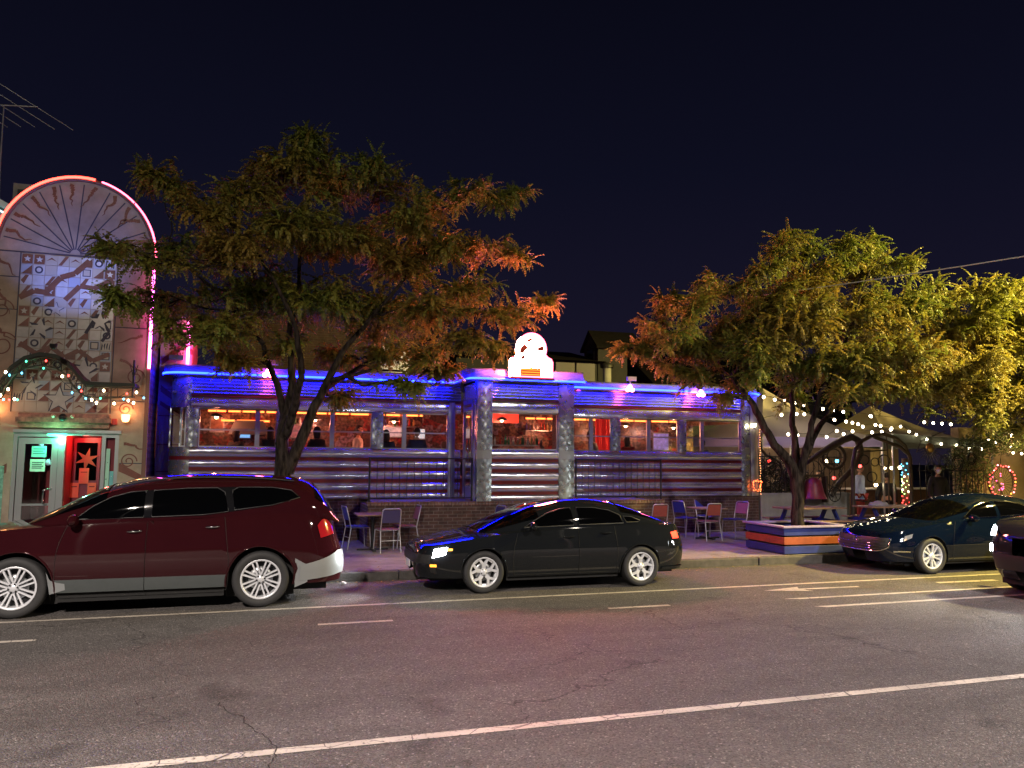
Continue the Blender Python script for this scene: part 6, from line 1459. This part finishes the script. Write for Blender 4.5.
# canopies
def canopy(label, corners, apex, mat, rim):
    t = thing('canopy_tent', label, 'canopy', (sum(c[0] for c in corners)/4, sum(c[1] for c in corners)/4, SW), 0, 'canopy tents over the patio'); o = Vector(t.location)
    b = MB(); ns = 8; cc = [Vector(c)-o for c in corners]; ap = Vector(apex)-o
    for i in range(4):
        a, c = cc[i], cc[(i+1) % 4]; vs = []
        for u in range(ns+1):
            for v in range(ns+1):
                e_ = a.lerp(c, v/ns); q = e_.lerp(ap, u/ns); q.z -= .28*math.sin(PI*u/ns)*(1-.4*u/ns); vs.append(q)
        b.add(vs, [(u*(ns+1)+v, u*(ns+1)+v+1, (u+1)*(ns+1)+v+1, (u+1)*(ns+1)+v) for u in range(ns) for v in range(ns)], 0, True)
    b.build('fabric', mat, t)
    b = MB()
    for i in range(4):
        a, c = cc[i], cc[(i+1) % 4]; b.add([a, c, c-Vector((0, 0, .25)), a-Vector((0, 0, .25))], [(0, 1, 2, 3)])
    b.build('valance', rim, t)
    for c in cc: MB().tube([(c.x, c.y, 0), (c.x, c.y, c.z)], .03, 6).build('pole', M['steel_frame'], t)
def cloth(name, col, tr=.3):
    m, N, L, bs = newmat(name); bs.inputs['Base Color'].default_value = (*col, 1); bs.inputs['Roughness'].default_value = .8
    t = N.new('ShaderNodeBsdfTranslucent'); t.inputs[0].default_value = (*col, 1); mx = N.new('ShaderNodeMixShader'); mx.inputs[0].default_value = tr
    L.new(bs.outputs[0], mx.inputs[1]); L.new(t.outputs[0], mx.inputs[2]); L.new(mx.outputs[0], N['Material Output'].inputs[0]); return m
wc = cloth('white_canvas', (.38, .34, .31), .35); lc_ = cloth('purple_lit_canvas', (.38, .33, .62), .35); gv = pm('dark_valance', (.12, .14, .11), .8)  # valance colour carries the purple light on the lower canvas
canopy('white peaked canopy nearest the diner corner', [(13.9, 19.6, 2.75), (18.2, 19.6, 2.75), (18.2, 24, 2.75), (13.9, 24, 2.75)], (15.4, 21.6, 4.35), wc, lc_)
canopy('beige canopy behind the arched gateway', [(18.3, 19.3, 2.9), (22.2, 19.3, 2.75), (22.2, 24, 2.75), (18.3, 24, 2.9)], (19.6, 21.6, 3.9), cloth('beige_canvas', (.20, .17, .13), .2), gv)
# back of the patio: pale boarded bar wall, counter, people
b = MB(); 
for k_ in range(34): b.box(k_*.3, k_*.3+.29, 0, .1+.01*(k_ % 2), 0, 2.6)
b.build('bar_wall', stucco('pale_boards', (.30, .23, .17)), None, 'pale boarded wall at the back of the lit patio', 'wall', loc=(13.4, 24.6, SW))
bt = thing('patio_bar', 'dark wooden bar counter with a pale top inside the patio', 'bar', (19.6, 20.6, SW)); MB().box(-1.6, 1.6, 0, .5, 0, 1.0).build('front', M['wood'], bt); MB().box(-1.7, 1.7, -.1, .55, 1.003, 1.05).build('counter_top', M['white_paint'], bt)
pg = 'people in the patio'
p = at(860, 490, 20.2); person((p.x, 20.2, SW), .5, 'person in a pale blue shirt inside the gateway', 'cloth_blue', standing=True, group=pg, trousers='cloth_red')
p = at(886, 490, 19.9); person((p.x, 19.9, SW-.25), 2.2, 'dark dressed person leaning at the bar inside the gateway', 'cloth_black', standing=True, group=pg, lean=.12)
p = at(820, 485, 20.4); person((p.x, 20.4, SW-.2), -1.5, 'person in black and white standing behind the pipe hoop', 'cloth_white', standing=True, group=pg)
p = at(938, 480, 18.05); person((p.x, 18.05, SW), -.25, 'person in a black coat and pale face mask standing in front of the iron fence', 'cloth_black', standing=True, group=pg, mask=True, skin='skin')
# column of christmas lights
cl = thing('light_column', 'post wrapped in green white and red christmas lights beside the gateway', 'string lights', tuple(at(907, 520, 19.0).xy)+(SW,))
MB().tube([(0, 0, 0), (0, 0, 2.0)], .09, 8).build('post', M['wood'], cl); rr = random.Random(8)
for k_ in range(64):
    a = k_*2.4; z = .35+1.55*k_/64; c_ = M['bulb_red'] if z < .95 else (emit('green_yellow_bulb', (.5, 1, .25), 5) if z < 1.45 and k_ % 2 else (M['bulb_warm'] if z < 1.5 else M['bulb_blue']))
    MB().ball((.12*math.cos(a), .12*math.sin(a)-.02, z), .019, 5).build('bulb', c_, cl)
# strings of bulbs
def string(label, pts, Ys, mat, r=.038, wire=True, n=None):
    P_ = [at(px, py, Y) for (px, py), Y in zip(pts, Ys)]; o = P_[0].copy(); t = thing('string_lights', label, 'string lights', tuple(o), 0, 'strings of white bulbs over the patio')
    for q in P_: MB().ball(tuple(q-o), r, 6, 0, 1.15).build('bulb', mat, t)
    if wire: MB().tube([q-o+Vector((0, 0, r+.01)) for q in P_], .006, 4).build('wire', M['black_plastic'], t)
S = 5.906
def zz(l): return [(740+a/S, 370+c/S) for a, c in l]
string('upper string of white bulbs from the diner roof across the tree', zz([(140, 160), (205, 175), (263, 180), (323, 195), (380, 208), (490, 230), (550, 237), (610, 248), (770, 272)]), [18.9, 18.9, 18.95, 19, 19, 19, 19, 19.1, 19.2], M['bulb_white'])
string('middle string of white bulbs sagging over the white canopy', zz([(120, 297), (245, 265), (335, 260), (380, 262), (558, 295), (627, 305), (664, 311), (697, 320), (725, 335), (800, 325), (830, 330), (895, 345)]), [19.3]*12, M['bulb_white'])
string('lower string of white bulbs in front of the purple-lit canopy edge', zz([(285, 380), (340, 385), (448, 385), (512, 396), (572, 360), (612, 378), (665, 362), (780, 368), (838, 365), (890, 352)]), [19.1]*10, M['bulb_white'])
S = 5.909
string('string of white bulbs right of the gateway under the leaves', [(860+a/S, 380+c/S) for a, c in [(240, 275), (290, 305), (333, 323), (395, 350), (480, 378), (570, 385), (645, 405), (718, 408), (890, 390), (905, 430), (955, 435)]], [19.2]*11, M['bulb_white'], .034)
string('short high string of white bulbs below the right tree', [(860+a/S, 380+c/S) for a, c in [(65, 215), (380, 250), (433, 255), (485, 258), (537, 262)]], [19.6]*5, M['bulb_white'])
string('string of white bulbs low inside the gateway', [(860+a/S, 380+c/S) for a, c in [(145, 520), (187, 520), (235, 518), (275, 495)]], [20.2]*4, M['bulb_warm'], .045)
string('single bright white bulbs behind the leaves at the right edge', [(860+a/S, 380+c/S) for a, c in [(930, 278), (760, 355), (800, 370)]], [19.4]*3, M['bulb_white'], .035)
for px, py, c_, lab in ((812+0, 463, 'bulb_red', 0), (837, 461, 'bulb_blue', 0), (827, 461, 'bulb_warm', 0), (834, 478, 'bulb_red', 0), (876, 487, 'bulb_warm', 0), (863, 466, 'bulb_red', 0), (858, 463, 'bulb_red', 0), (769, 461, 'bulb_red', 0), (782, 458, 'bulb_white', 0), (822, 487, 'bulb_white', 0), (848, 462, 'bulb_warm', 0)):
    pass
ls = [((769, 461), 'bulb_red', 'red glowing lantern low behind the fence left of the tree'), ((782, 458), 'bulb_white', 'white glowing lantern behind the fence beside the tree trunk'), ((837, 461), 'bulb_blue', 'blue glowing lantern inside the pipe hoop'), ((827, 461), 'bulb_warm', 'warm glowing lantern left of the blue one in the hoop'), ((834, 478), 'bulb_red', 'pink red lantern below the pipe hoop'), ((876, 485), 'bulb_warm', 'bright yellow lantern beside the person at the bar'), ((860, 466), 'bulb_red', 'red lantern high inside the gateway'), ((822, 487), 'bulb_white', 'small white lantern right of the maroon bell')]
for (px, py), m_, lab in ls:
    p = at(px, py, 19.7); t = thing('lantern', lab, 'lantern', tuple(p), 0, 'lanterns in the patio')
    MB().ball((0, 0, 0), .05, 8).build('bulb', M[m_], t); MB().lathe([(.03, .05), (.055, .045), (.02, .08)], n=8).tube([(0, 0, .08), (0, 0, .4)], .004, 4).build('cap', M['black_iron'], t)
for x, y, z, en, col, lab in ((15.6, 20.8, 2.6, 50, (1, .80, .58), 'globe lamp hanging under the white canopy'), (19.0, 21.6, 2.5, 42, (1, .70, .42), 'globe lamp hanging inside the gateway'), (17.2, 23.2, 2.4, 22, (1, .7, .45), 'globe lamp hanging at the back of the patio')):
    t = thing('globe_lamp', lab, 'lamp', (x, y, z), 0, 'globe lamps under the canopies'); MB().ball((0, 0, 0), .07, 8).build('bulb', M['bulb_warm'], t)
    light('globe_light', 'POINT', (0, 0, -.12), en, col, .08).parent = t
t = thing('wall_spotlight', 'amber lamp over the yellow-lit wall at the right edge', 'lamp', (22.6, 18.9, 2.9)); MB().ball((0, 0, 0), .06, 8).build('bulb', M['bulb_warm'], t); light('wall_spot_light', 'POINT', (0, 0, -.12), 50, (1, .62, .22), .08).parent = t

# ================================================================== BUILDINGS BEHIND
def house(name, label, X0, X1, Y0, D, zw, ridge, wallm, roofm, wins=(), along='x'):
    t = thing(name, label, 'building', ((X0+X1)/2, Y0, SW)); w_ = (X1-X0)/2
    MB().box(-w_, w_, 0, D, 0, zw).build('wall', wallm, t)
    if ridge:
        b = MB()
        b.add([(-w_-.3, -.3, zw-.02), (w_+.3, -.3, zw-.02), (w_+.3, D+.3, zw-.02), (-w_-.3, D+.3, zw-.02), (-w_-.3, D/2, ridge), (w_+.3, D/2, ridge)], [(0, 1, 5, 4), (2, 3, 4, 5), (1, 2, 5), (3, 0, 4)])
        b.build('roof', roofm, t)
    for x, z, ww, wh, m_ in wins:
        f = MB(); f.box(x-ww/2-.05, x+ww/2+.05, -.05, -.01, z-.05, z+wh+.05); fo = f.build('window', M['wood'], t)
        MB().box(x-ww/2, x+ww/2, -.06, -.051, z, z+wh).build('pane', m_, fo)
    return t
sid = stucco('dimmed_siding', (.028, .029, .034)); dr_ = pm('dark_shingle', (.010, .009, .010), .95, spec=.05, noise=.3)  # pale siding darkened in colour to stand for dim light
house('brick_building', 'dark brick building behind the left half of the diner', -1.3, 5.5, 25, 8, 6.2, 0, M['brick_far'], dr_, [(2.0, 4.3, .9, 1.1, emit('dim_window', (.8, .85, 1), .03))])
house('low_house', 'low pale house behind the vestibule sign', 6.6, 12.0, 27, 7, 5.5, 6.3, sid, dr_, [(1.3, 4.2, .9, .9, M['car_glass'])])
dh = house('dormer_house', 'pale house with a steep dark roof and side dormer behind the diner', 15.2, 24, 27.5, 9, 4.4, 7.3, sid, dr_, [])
o_ = Vector(dh.location)
dY0, dY1 = 27.0, 28.3; dx0, dx1 = at(598, 345, dY0).x-o_.x, at(627, 345, dY0).x-o_.x
zt = at(600, 346, dY0).z-SW; zp = at(590, 333, 27.6).z-SW; zb_ = at(600, 388, dY0).z-SW; y0, y1 = dY0-o_.y, dY1-o_.y; ym = (y0+y1)/2
b = MB(); v = [(dx0, y0, zb_), (dx0, y1, zb_), (dx0, y1, zt), (dx0, ym, zp), (dx0, y0, zt)]; v2 = [(dx1, y, z) for _, y, z in v]
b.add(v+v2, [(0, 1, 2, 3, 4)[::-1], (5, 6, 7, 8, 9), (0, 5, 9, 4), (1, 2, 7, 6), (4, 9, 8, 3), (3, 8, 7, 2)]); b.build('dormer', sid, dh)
b = MB()
for ye, s_ in ((y0-.15, -1), (y1+.15, 1)):
    vs = [(dx0-.12, ye, zt-.1), (dx1+.6, ye, zt-.1), (dx1+.6, ym, zp+.03), (dx0-.12, ym, zp+.03)]; vs += [(x, y, z+.08) for x, y, z in vs]
    b.add(vs, [(0, 1, 2, 3), (7, 6, 5, 4), (0, 4, 5, 1), (1, 5, 6, 2), (2, 6, 7, 3), (3, 7, 4, 0)])
b.build('roof', dr_, dh)
b = MB(); b.box(dx0-.03, dx0-.002, y0+.32, y1-.32, zb_+.6, zt-.1); wo_ = b.build('window', M['black_plastic'], dh)
b = MB()
for k_ in range(3): b.box(dx0-.045, dx0-.031, y0+.38, y1-.38, zb_+.66+k_*.3, zb_+.9+k_*.3)
b.build('pane', M['car_glass'], wo_)
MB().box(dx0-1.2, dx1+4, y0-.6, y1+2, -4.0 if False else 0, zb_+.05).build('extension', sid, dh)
p = at(607, 380, 26); vp = thing('vent_stack', 'round pale rooftop vent pipe with a dark cap beside the dormer', 'vent', (p.x, 26, 3.9))
MB().lathe([(.6, 0), (.5, .35), (.15, .45), (.15, 1.5)], n=16).build('pipe', M['wall_conc'], vp); MB().lathe([(.24, 1.42), (.26, 1.55), (.001, 1.62)], n=12).build('cap', M['black_plastic'], vp)
pa, pb = at(556, 362, 22), at(595, 386, 22); mid = at(575, 374, 22)
sc2 = thing('roof_cabinet', 'pair of dark square equipment cabinets on the diner roof right of the sign', 'cabinet', ((pa.x+pb.x)/2, 22, 4.03)); w_ = (pb.x-pa.x)/2
for s_ in (-1, 1): MB().box(min(s_*.03, s_*w_), max(s_*.03, s_*w_), 0, .5, 0, pa.z-4.03).build('cabinet', pm('dark_cabinet', (.05, .05, .07), .6), sc2)
# overhead cable
pA, pB = at(1060, 240, 9), at(752, 297, 15.2)
pA = pB+(pA-pB)*2.6
b = MB(); pts = []
for i in range(21):
    q = pA.lerp(pB, i/20); q.z -= .18*math.sin(PI*i/20); pts.append(q)
b.tube(pts, .011, 6); b.build('overhead_cable', pm('grey_cable', (.6, .58, .5), .5), None, 'pale overhead cable running into the right tree', 'cable')

# ================================================================== TREES
def frond_template(npair=8, L_=.34, droop=.9, seed=0):
    rr = np.random.default_rng(seed); V = []; Fq = []
    pts = [];
    for i in range(npair+1):
        t = i/npair; pts.append(np.array([L_*t*(1-.15*t), 0, -droop*L_*t*t*.55]))
    for i in range(npair+1):
        p = pts[i]; d = (pts[min(i+1, npair)]-pts[max(i-1, 0)]); d /= np.linalg.norm(d)
        for s_ in ((-1, 1) if i < npair else (0,)):
            l_ = .055*(1-.3*i/npair)*rr.uniform(.8, 1.3); side = np.array([0, s_, 0.])
            ax = d*.75+side*.85+np.array([0, 0, -.55*rr.uniform(.4, 1.4)]); ax /= np.linalg.norm(ax)
            nn = np.cross(ax, np.array([0, 0, 1.])+rr.normal(0, .3, 3)); nn /= np.linalg.norm(nn)
            o = len(V); w_ = l_*.36
            V += [p, p+ax*l_*.5+nn*w_, p+ax*l_, p+ax*l_*.5-nn*w_]; Fq.append((o, o+1, o+2, o+3))
    return np.array(V), np.array(Fq)
TPL = [frond_template(8, .30, .55, 1), frond_template(6, .22, 1.1, 2), frond_template(9, .36, .35, 3)]
def tree(name, label, base, stems, blobs, Yp, cols, dens=26, seed=1, group=None, dyr=1.6, scale=1.0):
    rr = random.Random(seed); rn = np.random.default_rng(seed)
    t = thing(name, label, 'tree', tuple(base), 0, group); B = Vector(base)
    nodes = []; wood = MB()
    for pl_ in stems:        # each: list of (px, py, dY, r)
        P_ = [at(px, py, Yp+dy)-B for px, py, dy, r_ in pl_]; R_ = [q[3] for q in pl_]
        if pl_[0][1] > 480 or len(nodes) == 0: P_[0] = Vector((P_[0].x if nodes else 0, P_[0].y if nodes else 0, -.05))
        # subdivide
        PP, RR = [], []
        for i in range(len(P_)-1):
            for k_ in range(4):
                u = k_/4; q = P_[i].lerp(P_[i+1], u); j = .025*(P_[i+1]-P_[i]).length
                PP.append(q+Vector((rr.uniform(-j, j), rr.uniform(-j, j), rr.uniform(-j, j)))); RR.append(lerp(R_[i], R_[i+1], u))
        PP.append(P_[-1]); RR.append(R_[-1]); wood.tube(PP, RR, 10)
        nodes += [(p, r_) for p, r_ in zip(PP[6:], RR[6:])]
    wood.build('trunk', M['bark'], t)
    br = MB(); tips = []
    mid = at(*blobs[len(blobs)//2][:2], Yp)-B
    for (px, py, rp) in blobs:
        r_ = rp/ (F_PX/Yp)*scale*.93*math.sqrt(max(.2, 1)); 
        for q_ in range(2 if rp > 30 else 1):
            dy = rr.uniform(-dyr, dyr)*(1.0 if rp > 25 else .6)
            c_ = at(px, py, Yp+dy)-B; r_ = rp*(c_+B-Vector((0, 0, CAM_H))).length/ F_PX*.95
            # nearest lower node
            best = min(nodes, key=lambda n_: (n_[0]-c_).length+(1.2 if n_[0].z > c_.z+.1 else 0))
            pts, rad = grow(best[0], c_, min(best[1]*.75, .05), .012, .07, 7, rr); br.tube(pts, rad, 6)
            nodes += [(p, q2) for p, q2 in zip(pts[2:], rad[2:])]
            nt_ = max(7, int(r_*r_*34))
            for k_ in range(nt_):
                d = Vector((rr.gauss(0, 1), rr.gauss(0, 1), rr.gauss(0, .52))).normalized(); e_ = c_+d*r_*rr.uniform(.55, 1.08)
                s0 = pts[rr.randint(3, 7)]; bp, brd = grow(s0, e_, .011, .0035, .09, 4, rr); br.tube(bp, brd, 4, cap=False)
                tips.append((bp, d))
    br.build('branches', M['bark'], t)
    # fronds along twigs
    pos = []; yaw = []; 
    for bp, d in tips:
        for i in range(1, len(bp)):
            for k_ in range(dens//8):
                u = rr.random(); q = bp[i-1].lerp(bp[i], u); pos.append((q.x, q.y, q.z)); yaw.append(math.atan2(d.y, d.x)+rr.gauss(0, .9))
    pos = np.array(pos); yaw = np.array(yaw); n = len(pos); V = []; Fs = []; CC = []; off = 0
    which = rn.integers(0, 3, n)
    for k_ in range(3):
        sel = np.where(which == k_)[0]; tv, tf = TPL[k_]; m = len(sel)
        sc_ = rn.uniform(.6, 1.35, m); pitch = rn.normal(.0, .5, m); cy, sy = np.cos(yaw[sel]), np.sin(yaw[sel]); cp, sp = np.cos(pitch), np.sin(pitch)
        X = tv[None, :, 0]*sc_[:, None]; Y_ = tv[None, :, 1]*sc_[:, None]; Z = tv[None, :, 2]*sc_[:, None]
        X2 = X*cp[:, None]-Z*sp[:, None]; Z2 = X*sp[:, None]+Z*cp[:, None]
        P_ = np.stack([X2*cy[:, None]-Y_*sy[:, None], X2*sy[:, None]+Y_*cy[:, None], Z2], -1)+pos[sel][:, None, :]
        V.append(P_.reshape(-1, 3)); nf = len(tf)
        F_ = tf[None]+(np.arange(m)*len(tv))[:, None, None]+off; Fs.append(F_.reshape(-1, 4)); off += m*len(tv)
        # colour: smooth variation through the crown plus frond jitter
        ps = pos[sel]; f1 = .5+.5*np.sin(ps[:, 0]*1.1+ps[:, 2]*1.7+seed)*np.cos(ps[:, 1]*1.3+ps[:, 0]*.6); f1 = np.clip(f1+rn.normal(0, .22, m), 0, 1)[:, None]
        c0, c1 = np.array(cols[0]), np.array(cols[1]); c_ = (c0*(1-f1)+c1*f1)*rn.uniform(.7, 1.3, m)[:, None]
        CC.append(np.repeat(c_, len(tv), axis=0))
    V = np.concatenate(V); Fs = np.concatenate(Fs); CC = np.concatenate(CC)
    me = bpy.data.meshes.new('crown'); me.vertices.add(len(V)); me.vertices.foreach_set('co', V.astype(np.float32).ravel())
    me.loops.add(Fs.size); me.loops.foreach_set('vertex_index', Fs.astype(np.int32).ravel())
    me.polygons.add(len(Fs)); me.polygons.foreach_set('loop_start', np.arange(0, Fs.size, 4, dtype=np.int32)); me.update(calc_edges=True)
    at_ = me.color_attributes.new('leaf_colour', 'FLOAT_COLOR', 'POINT'); rgba = np.ones((len(V), 4), np.float32); rgba[:, :3] = CC; at_.data.foreach_set('color', rgba.ravel())
    me.materials.append(M['leaf']); o = bpy.data.objects.new('crown', me); C.objects.link(o); o.parent = t
    print(name, 'fronds', n, 'faces', len(Fs)); return t
YL = 14.8
lb = [(165, 180, 26), (150, 172, 14), (190, 200, 26), (215, 215, 30), (135, 252, 26), (112, 245, 16), (175, 250, 28), (140, 302, 24), (118, 296, 14), (165, 330, 22), (190, 300, 30), (250, 190, 32), (262, 165, 18), (285, 170, 34), (310, 148, 22), (306, 136, 12), (340, 180, 38), (385, 185, 30), (375, 160, 16), (405, 215, 34), (440, 200, 30), (470, 190, 20), (500, 200, 22), (520, 192, 12),
      (300, 225, 46), (350, 240, 46), (240, 245, 42), (400, 262, 42), (450, 245, 32), (490, 250, 26), (515, 258, 16), (260, 295, 46), (320, 300, 50), (380, 310, 46), (430, 310, 38), (470, 290, 32), (500, 315, 28), (525, 310, 20), (548, 299, 10), (470, 345, 28), (500, 345, 20), (430, 355, 28), (390, 355, 30), (340, 355, 30), (220, 330, 34), (230, 360, 18), (290, 345, 26), (448, 372, 14), (420, 385, 10), (340, 395, 12)]
tree('street_tree', 'multi stemmed autumn street tree with feathery leaves rising behind the maroon SUV', (at(283, 520, YL).x, YL, SW),
     [[(283, 545, 0, .17), (284, 500, 0, .15), (283, 465, 0, .14), (281, 440, 0, .10), (287, 415, .1, .09), (292, 385, .2, .075), (290, 340, .3, .06), (300, 270, .3, .035), (310, 180, .2, .015)],
      [(287, 472, 0, .12), (297, 450, -.1, .105), (309, 420, -.2, .09), (322, 392, -.2, .075), (345, 350, -.4, .05), (385, 300, -.6, .035), (440, 240, -.8, .015)],
      [(281, 445, 0, .10), (284, 415, .2, .07), (277, 385, .3, .06), (262, 345, .5, .045), (225, 300, .8, .03), (170, 250, 1.0, .014)],
      [(283, 440, 0, .09), (296, 405, -.4, .07), (302, 370, -.8, .055), (295, 320, -1.0, .04), (250, 240, -1.2, .02)],
      [(322, 392, -.2, .06), (350, 372, .3, .045), (400, 350, .7, .03), (470, 330, 1.0, .015)],
      [(322, 392, -.2, .05), (336, 380, .0, .04), (370, 370, .4, .03), (410, 372, .6, .014)]],
     lb, YL, [(.17, .215, .035), (.31, .21, .042)], 50, 3, None, 1.7)
YR = 14.6
rb = [(628, 350, 12), (645, 345, 20), (655, 320, 20), (668, 298, 16), (680, 330, 28), (700, 300, 26), (715, 280, 18), (735, 285, 20), (700, 350, 32), (735, 330, 36), (770, 300, 36), (765, 270, 20), (785, 250, 20), (790, 236, 10), (812, 245, 18), (810, 280, 34), (845, 262, 30), (850, 238, 12), (875, 245, 14), (880, 270, 30), (905, 262, 18), (800, 325, 42), (850, 315, 46), (900, 305, 38), (760, 355, 36), (810, 365, 38), (865, 360, 44), (915, 350, 40), (935, 295, 28), (905, 385, 36), (860, 392, 28), (700, 375, 20), (740, 385, 20), (665, 365, 18), (720, 398, 10), (790, 395, 20), (940, 385, 34), (950, 330, 30)]
tree('street_tree', 'spreading autumn street tree growing from the blue and orange planter', (at(797, 520, YR).x, YR, SW+.38),
     [[(798, 530, 0, .15), (798, 500, 0, .13), (796, 478, 0, .13), (790, 462, 0, .11), (775, 445, 0, .09), (762, 422, .1, .08), (750, 400, .2, .065), (725, 370, .4, .045), (690, 330, .6, .02)],
      [(797, 482, 0, .10), (797, 455, .1, .08), (793, 425, .2, .065), (792, 395, .3, .05), (800, 340, .4, .035), (800, 270, .4, .014)],
      [(800, 478, 0, .10), (806, 450, -.2, .075), (812, 425, -.3, .065), (820, 395, -.5, .05), (845, 340, -.7, .035), (870, 270, -.8, .015)],
      [(806, 455, -.1, .075), (820, 425, .2, .06), (838, 402, .5, .05), (870, 375, .8, .035), (925, 330, 1.0, .016)],
      [(838, 402, .4, .04), (870, 392, 0, .03), (910, 375, -.4, .02)]],
     rb, YR, [(.15, .20, .032), (.28, .20, .04)], 50, 5, None, 1.7)
YT = 14.2
tb = [(975, 288, 24), (1000, 300, 28), (1030, 310, 36), (965, 320, 30), (1000, 345, 40), (1040, 350, 44), (970, 365, 36), (1010, 390, 38), (1050, 400, 42), (960, 400, 28), (990, 420, 22), (1080, 330, 50), (1110, 380, 50), (1060, 290, 26), (1025, 285, 14), (1010, 428, 16), (1120, 310, 40)]
tree('street_tree', 'yellow green street tree at the right edge lit by the street lamp', (at(1075, 520, YT).x, YT, SW),
     [[(1075, 560, 0, .15), (1072, 500, 0, .13), (1068, 450, 0, .11), (1060, 400, 0, .08), (1040, 350, 0, .05), (1020, 310, 0, .02)],
      [(1068, 450, 0, .08), (1040, 425, .3, .06), (1005, 390, .5, .035), (970, 350, .6, .015)],
      [(1068, 440, 0, .07), (1090, 400, -.2, .05), (1110, 340, -.4, .02)]],
     tb, YT, [(.18, .20, .03), (.28, .22, .04)], 50, 8, None, 1.3)
# climbing bush over the fence at the right
def bush(name, label, c, blobs, cols, seed):
    rr = random.Random(seed); t = thing(name, label, 'plant', c); st_ = MB(); lf = MB()
    for (x, y, z, r_) in blobs:
        p, q = grow((rr.uniform(-.2, .2), .1, 0), (x, y, z), .02, .006, .05, 5, rr); st_.tube(p, q, 5)
        for k_ in range(int(700*r_*r_/.16)):
            d = Vector((rr.gauss(0, 1), rr.gauss(0, 1), rr.gauss(0, 1))).normalized()*r_*rr.uniform(.5, 1.1); p = Vector((x, y, z))+d
            u = Vector((rr.gauss(0, 1), rr.gauss(0, 1), rr.gauss(0, .6))).normalized()*.045; v = u.cross(Vector((rr.gauss(0, 1), rr.gauss(0, 1), 1))).normalized()*.018
            lf.add([p-u, p-v, p+u, p+v], [(0, 1, 2, 3)])
    st_.build('stem', M['bark'], t)
    o = lf.build('foliage', pm('vine_leaf', cols, .5, noise=.4, nscale=6), t)
bush('climbing_vine', 'green climbing vine over the iron fence right of the sun ornament', (20.6, 18.9, SW), [(-.3, 0, 1.9, .4), (.2, 0, 2.2, .45), (.6, 0, 1.7, .4), (.1, 0, 1.3, .4), (.9, .1, 2.5, .5), (1.5, .1, 2.6, .5), (.4, 0, .7, .35), (2.2, .1, 2.7, .5)], (.07, .10, .03), 2)

bush('filler_shrub', 'added dark shrub that darkens the corner behind the iron fence beside the diner', (14.0, 19.25, SW), [(-.5, 0, 1.1, .45), (0, 0, 1.3, .45), (.5, 0, 1.1, .45), (.9, .1, 1.3, .4), (-.3, 0, 1.7, .35), (.4, .1, 1.75, .35)], (.03, .035, .02), 12)  # added foliage, put here to keep the area behind the fence dark
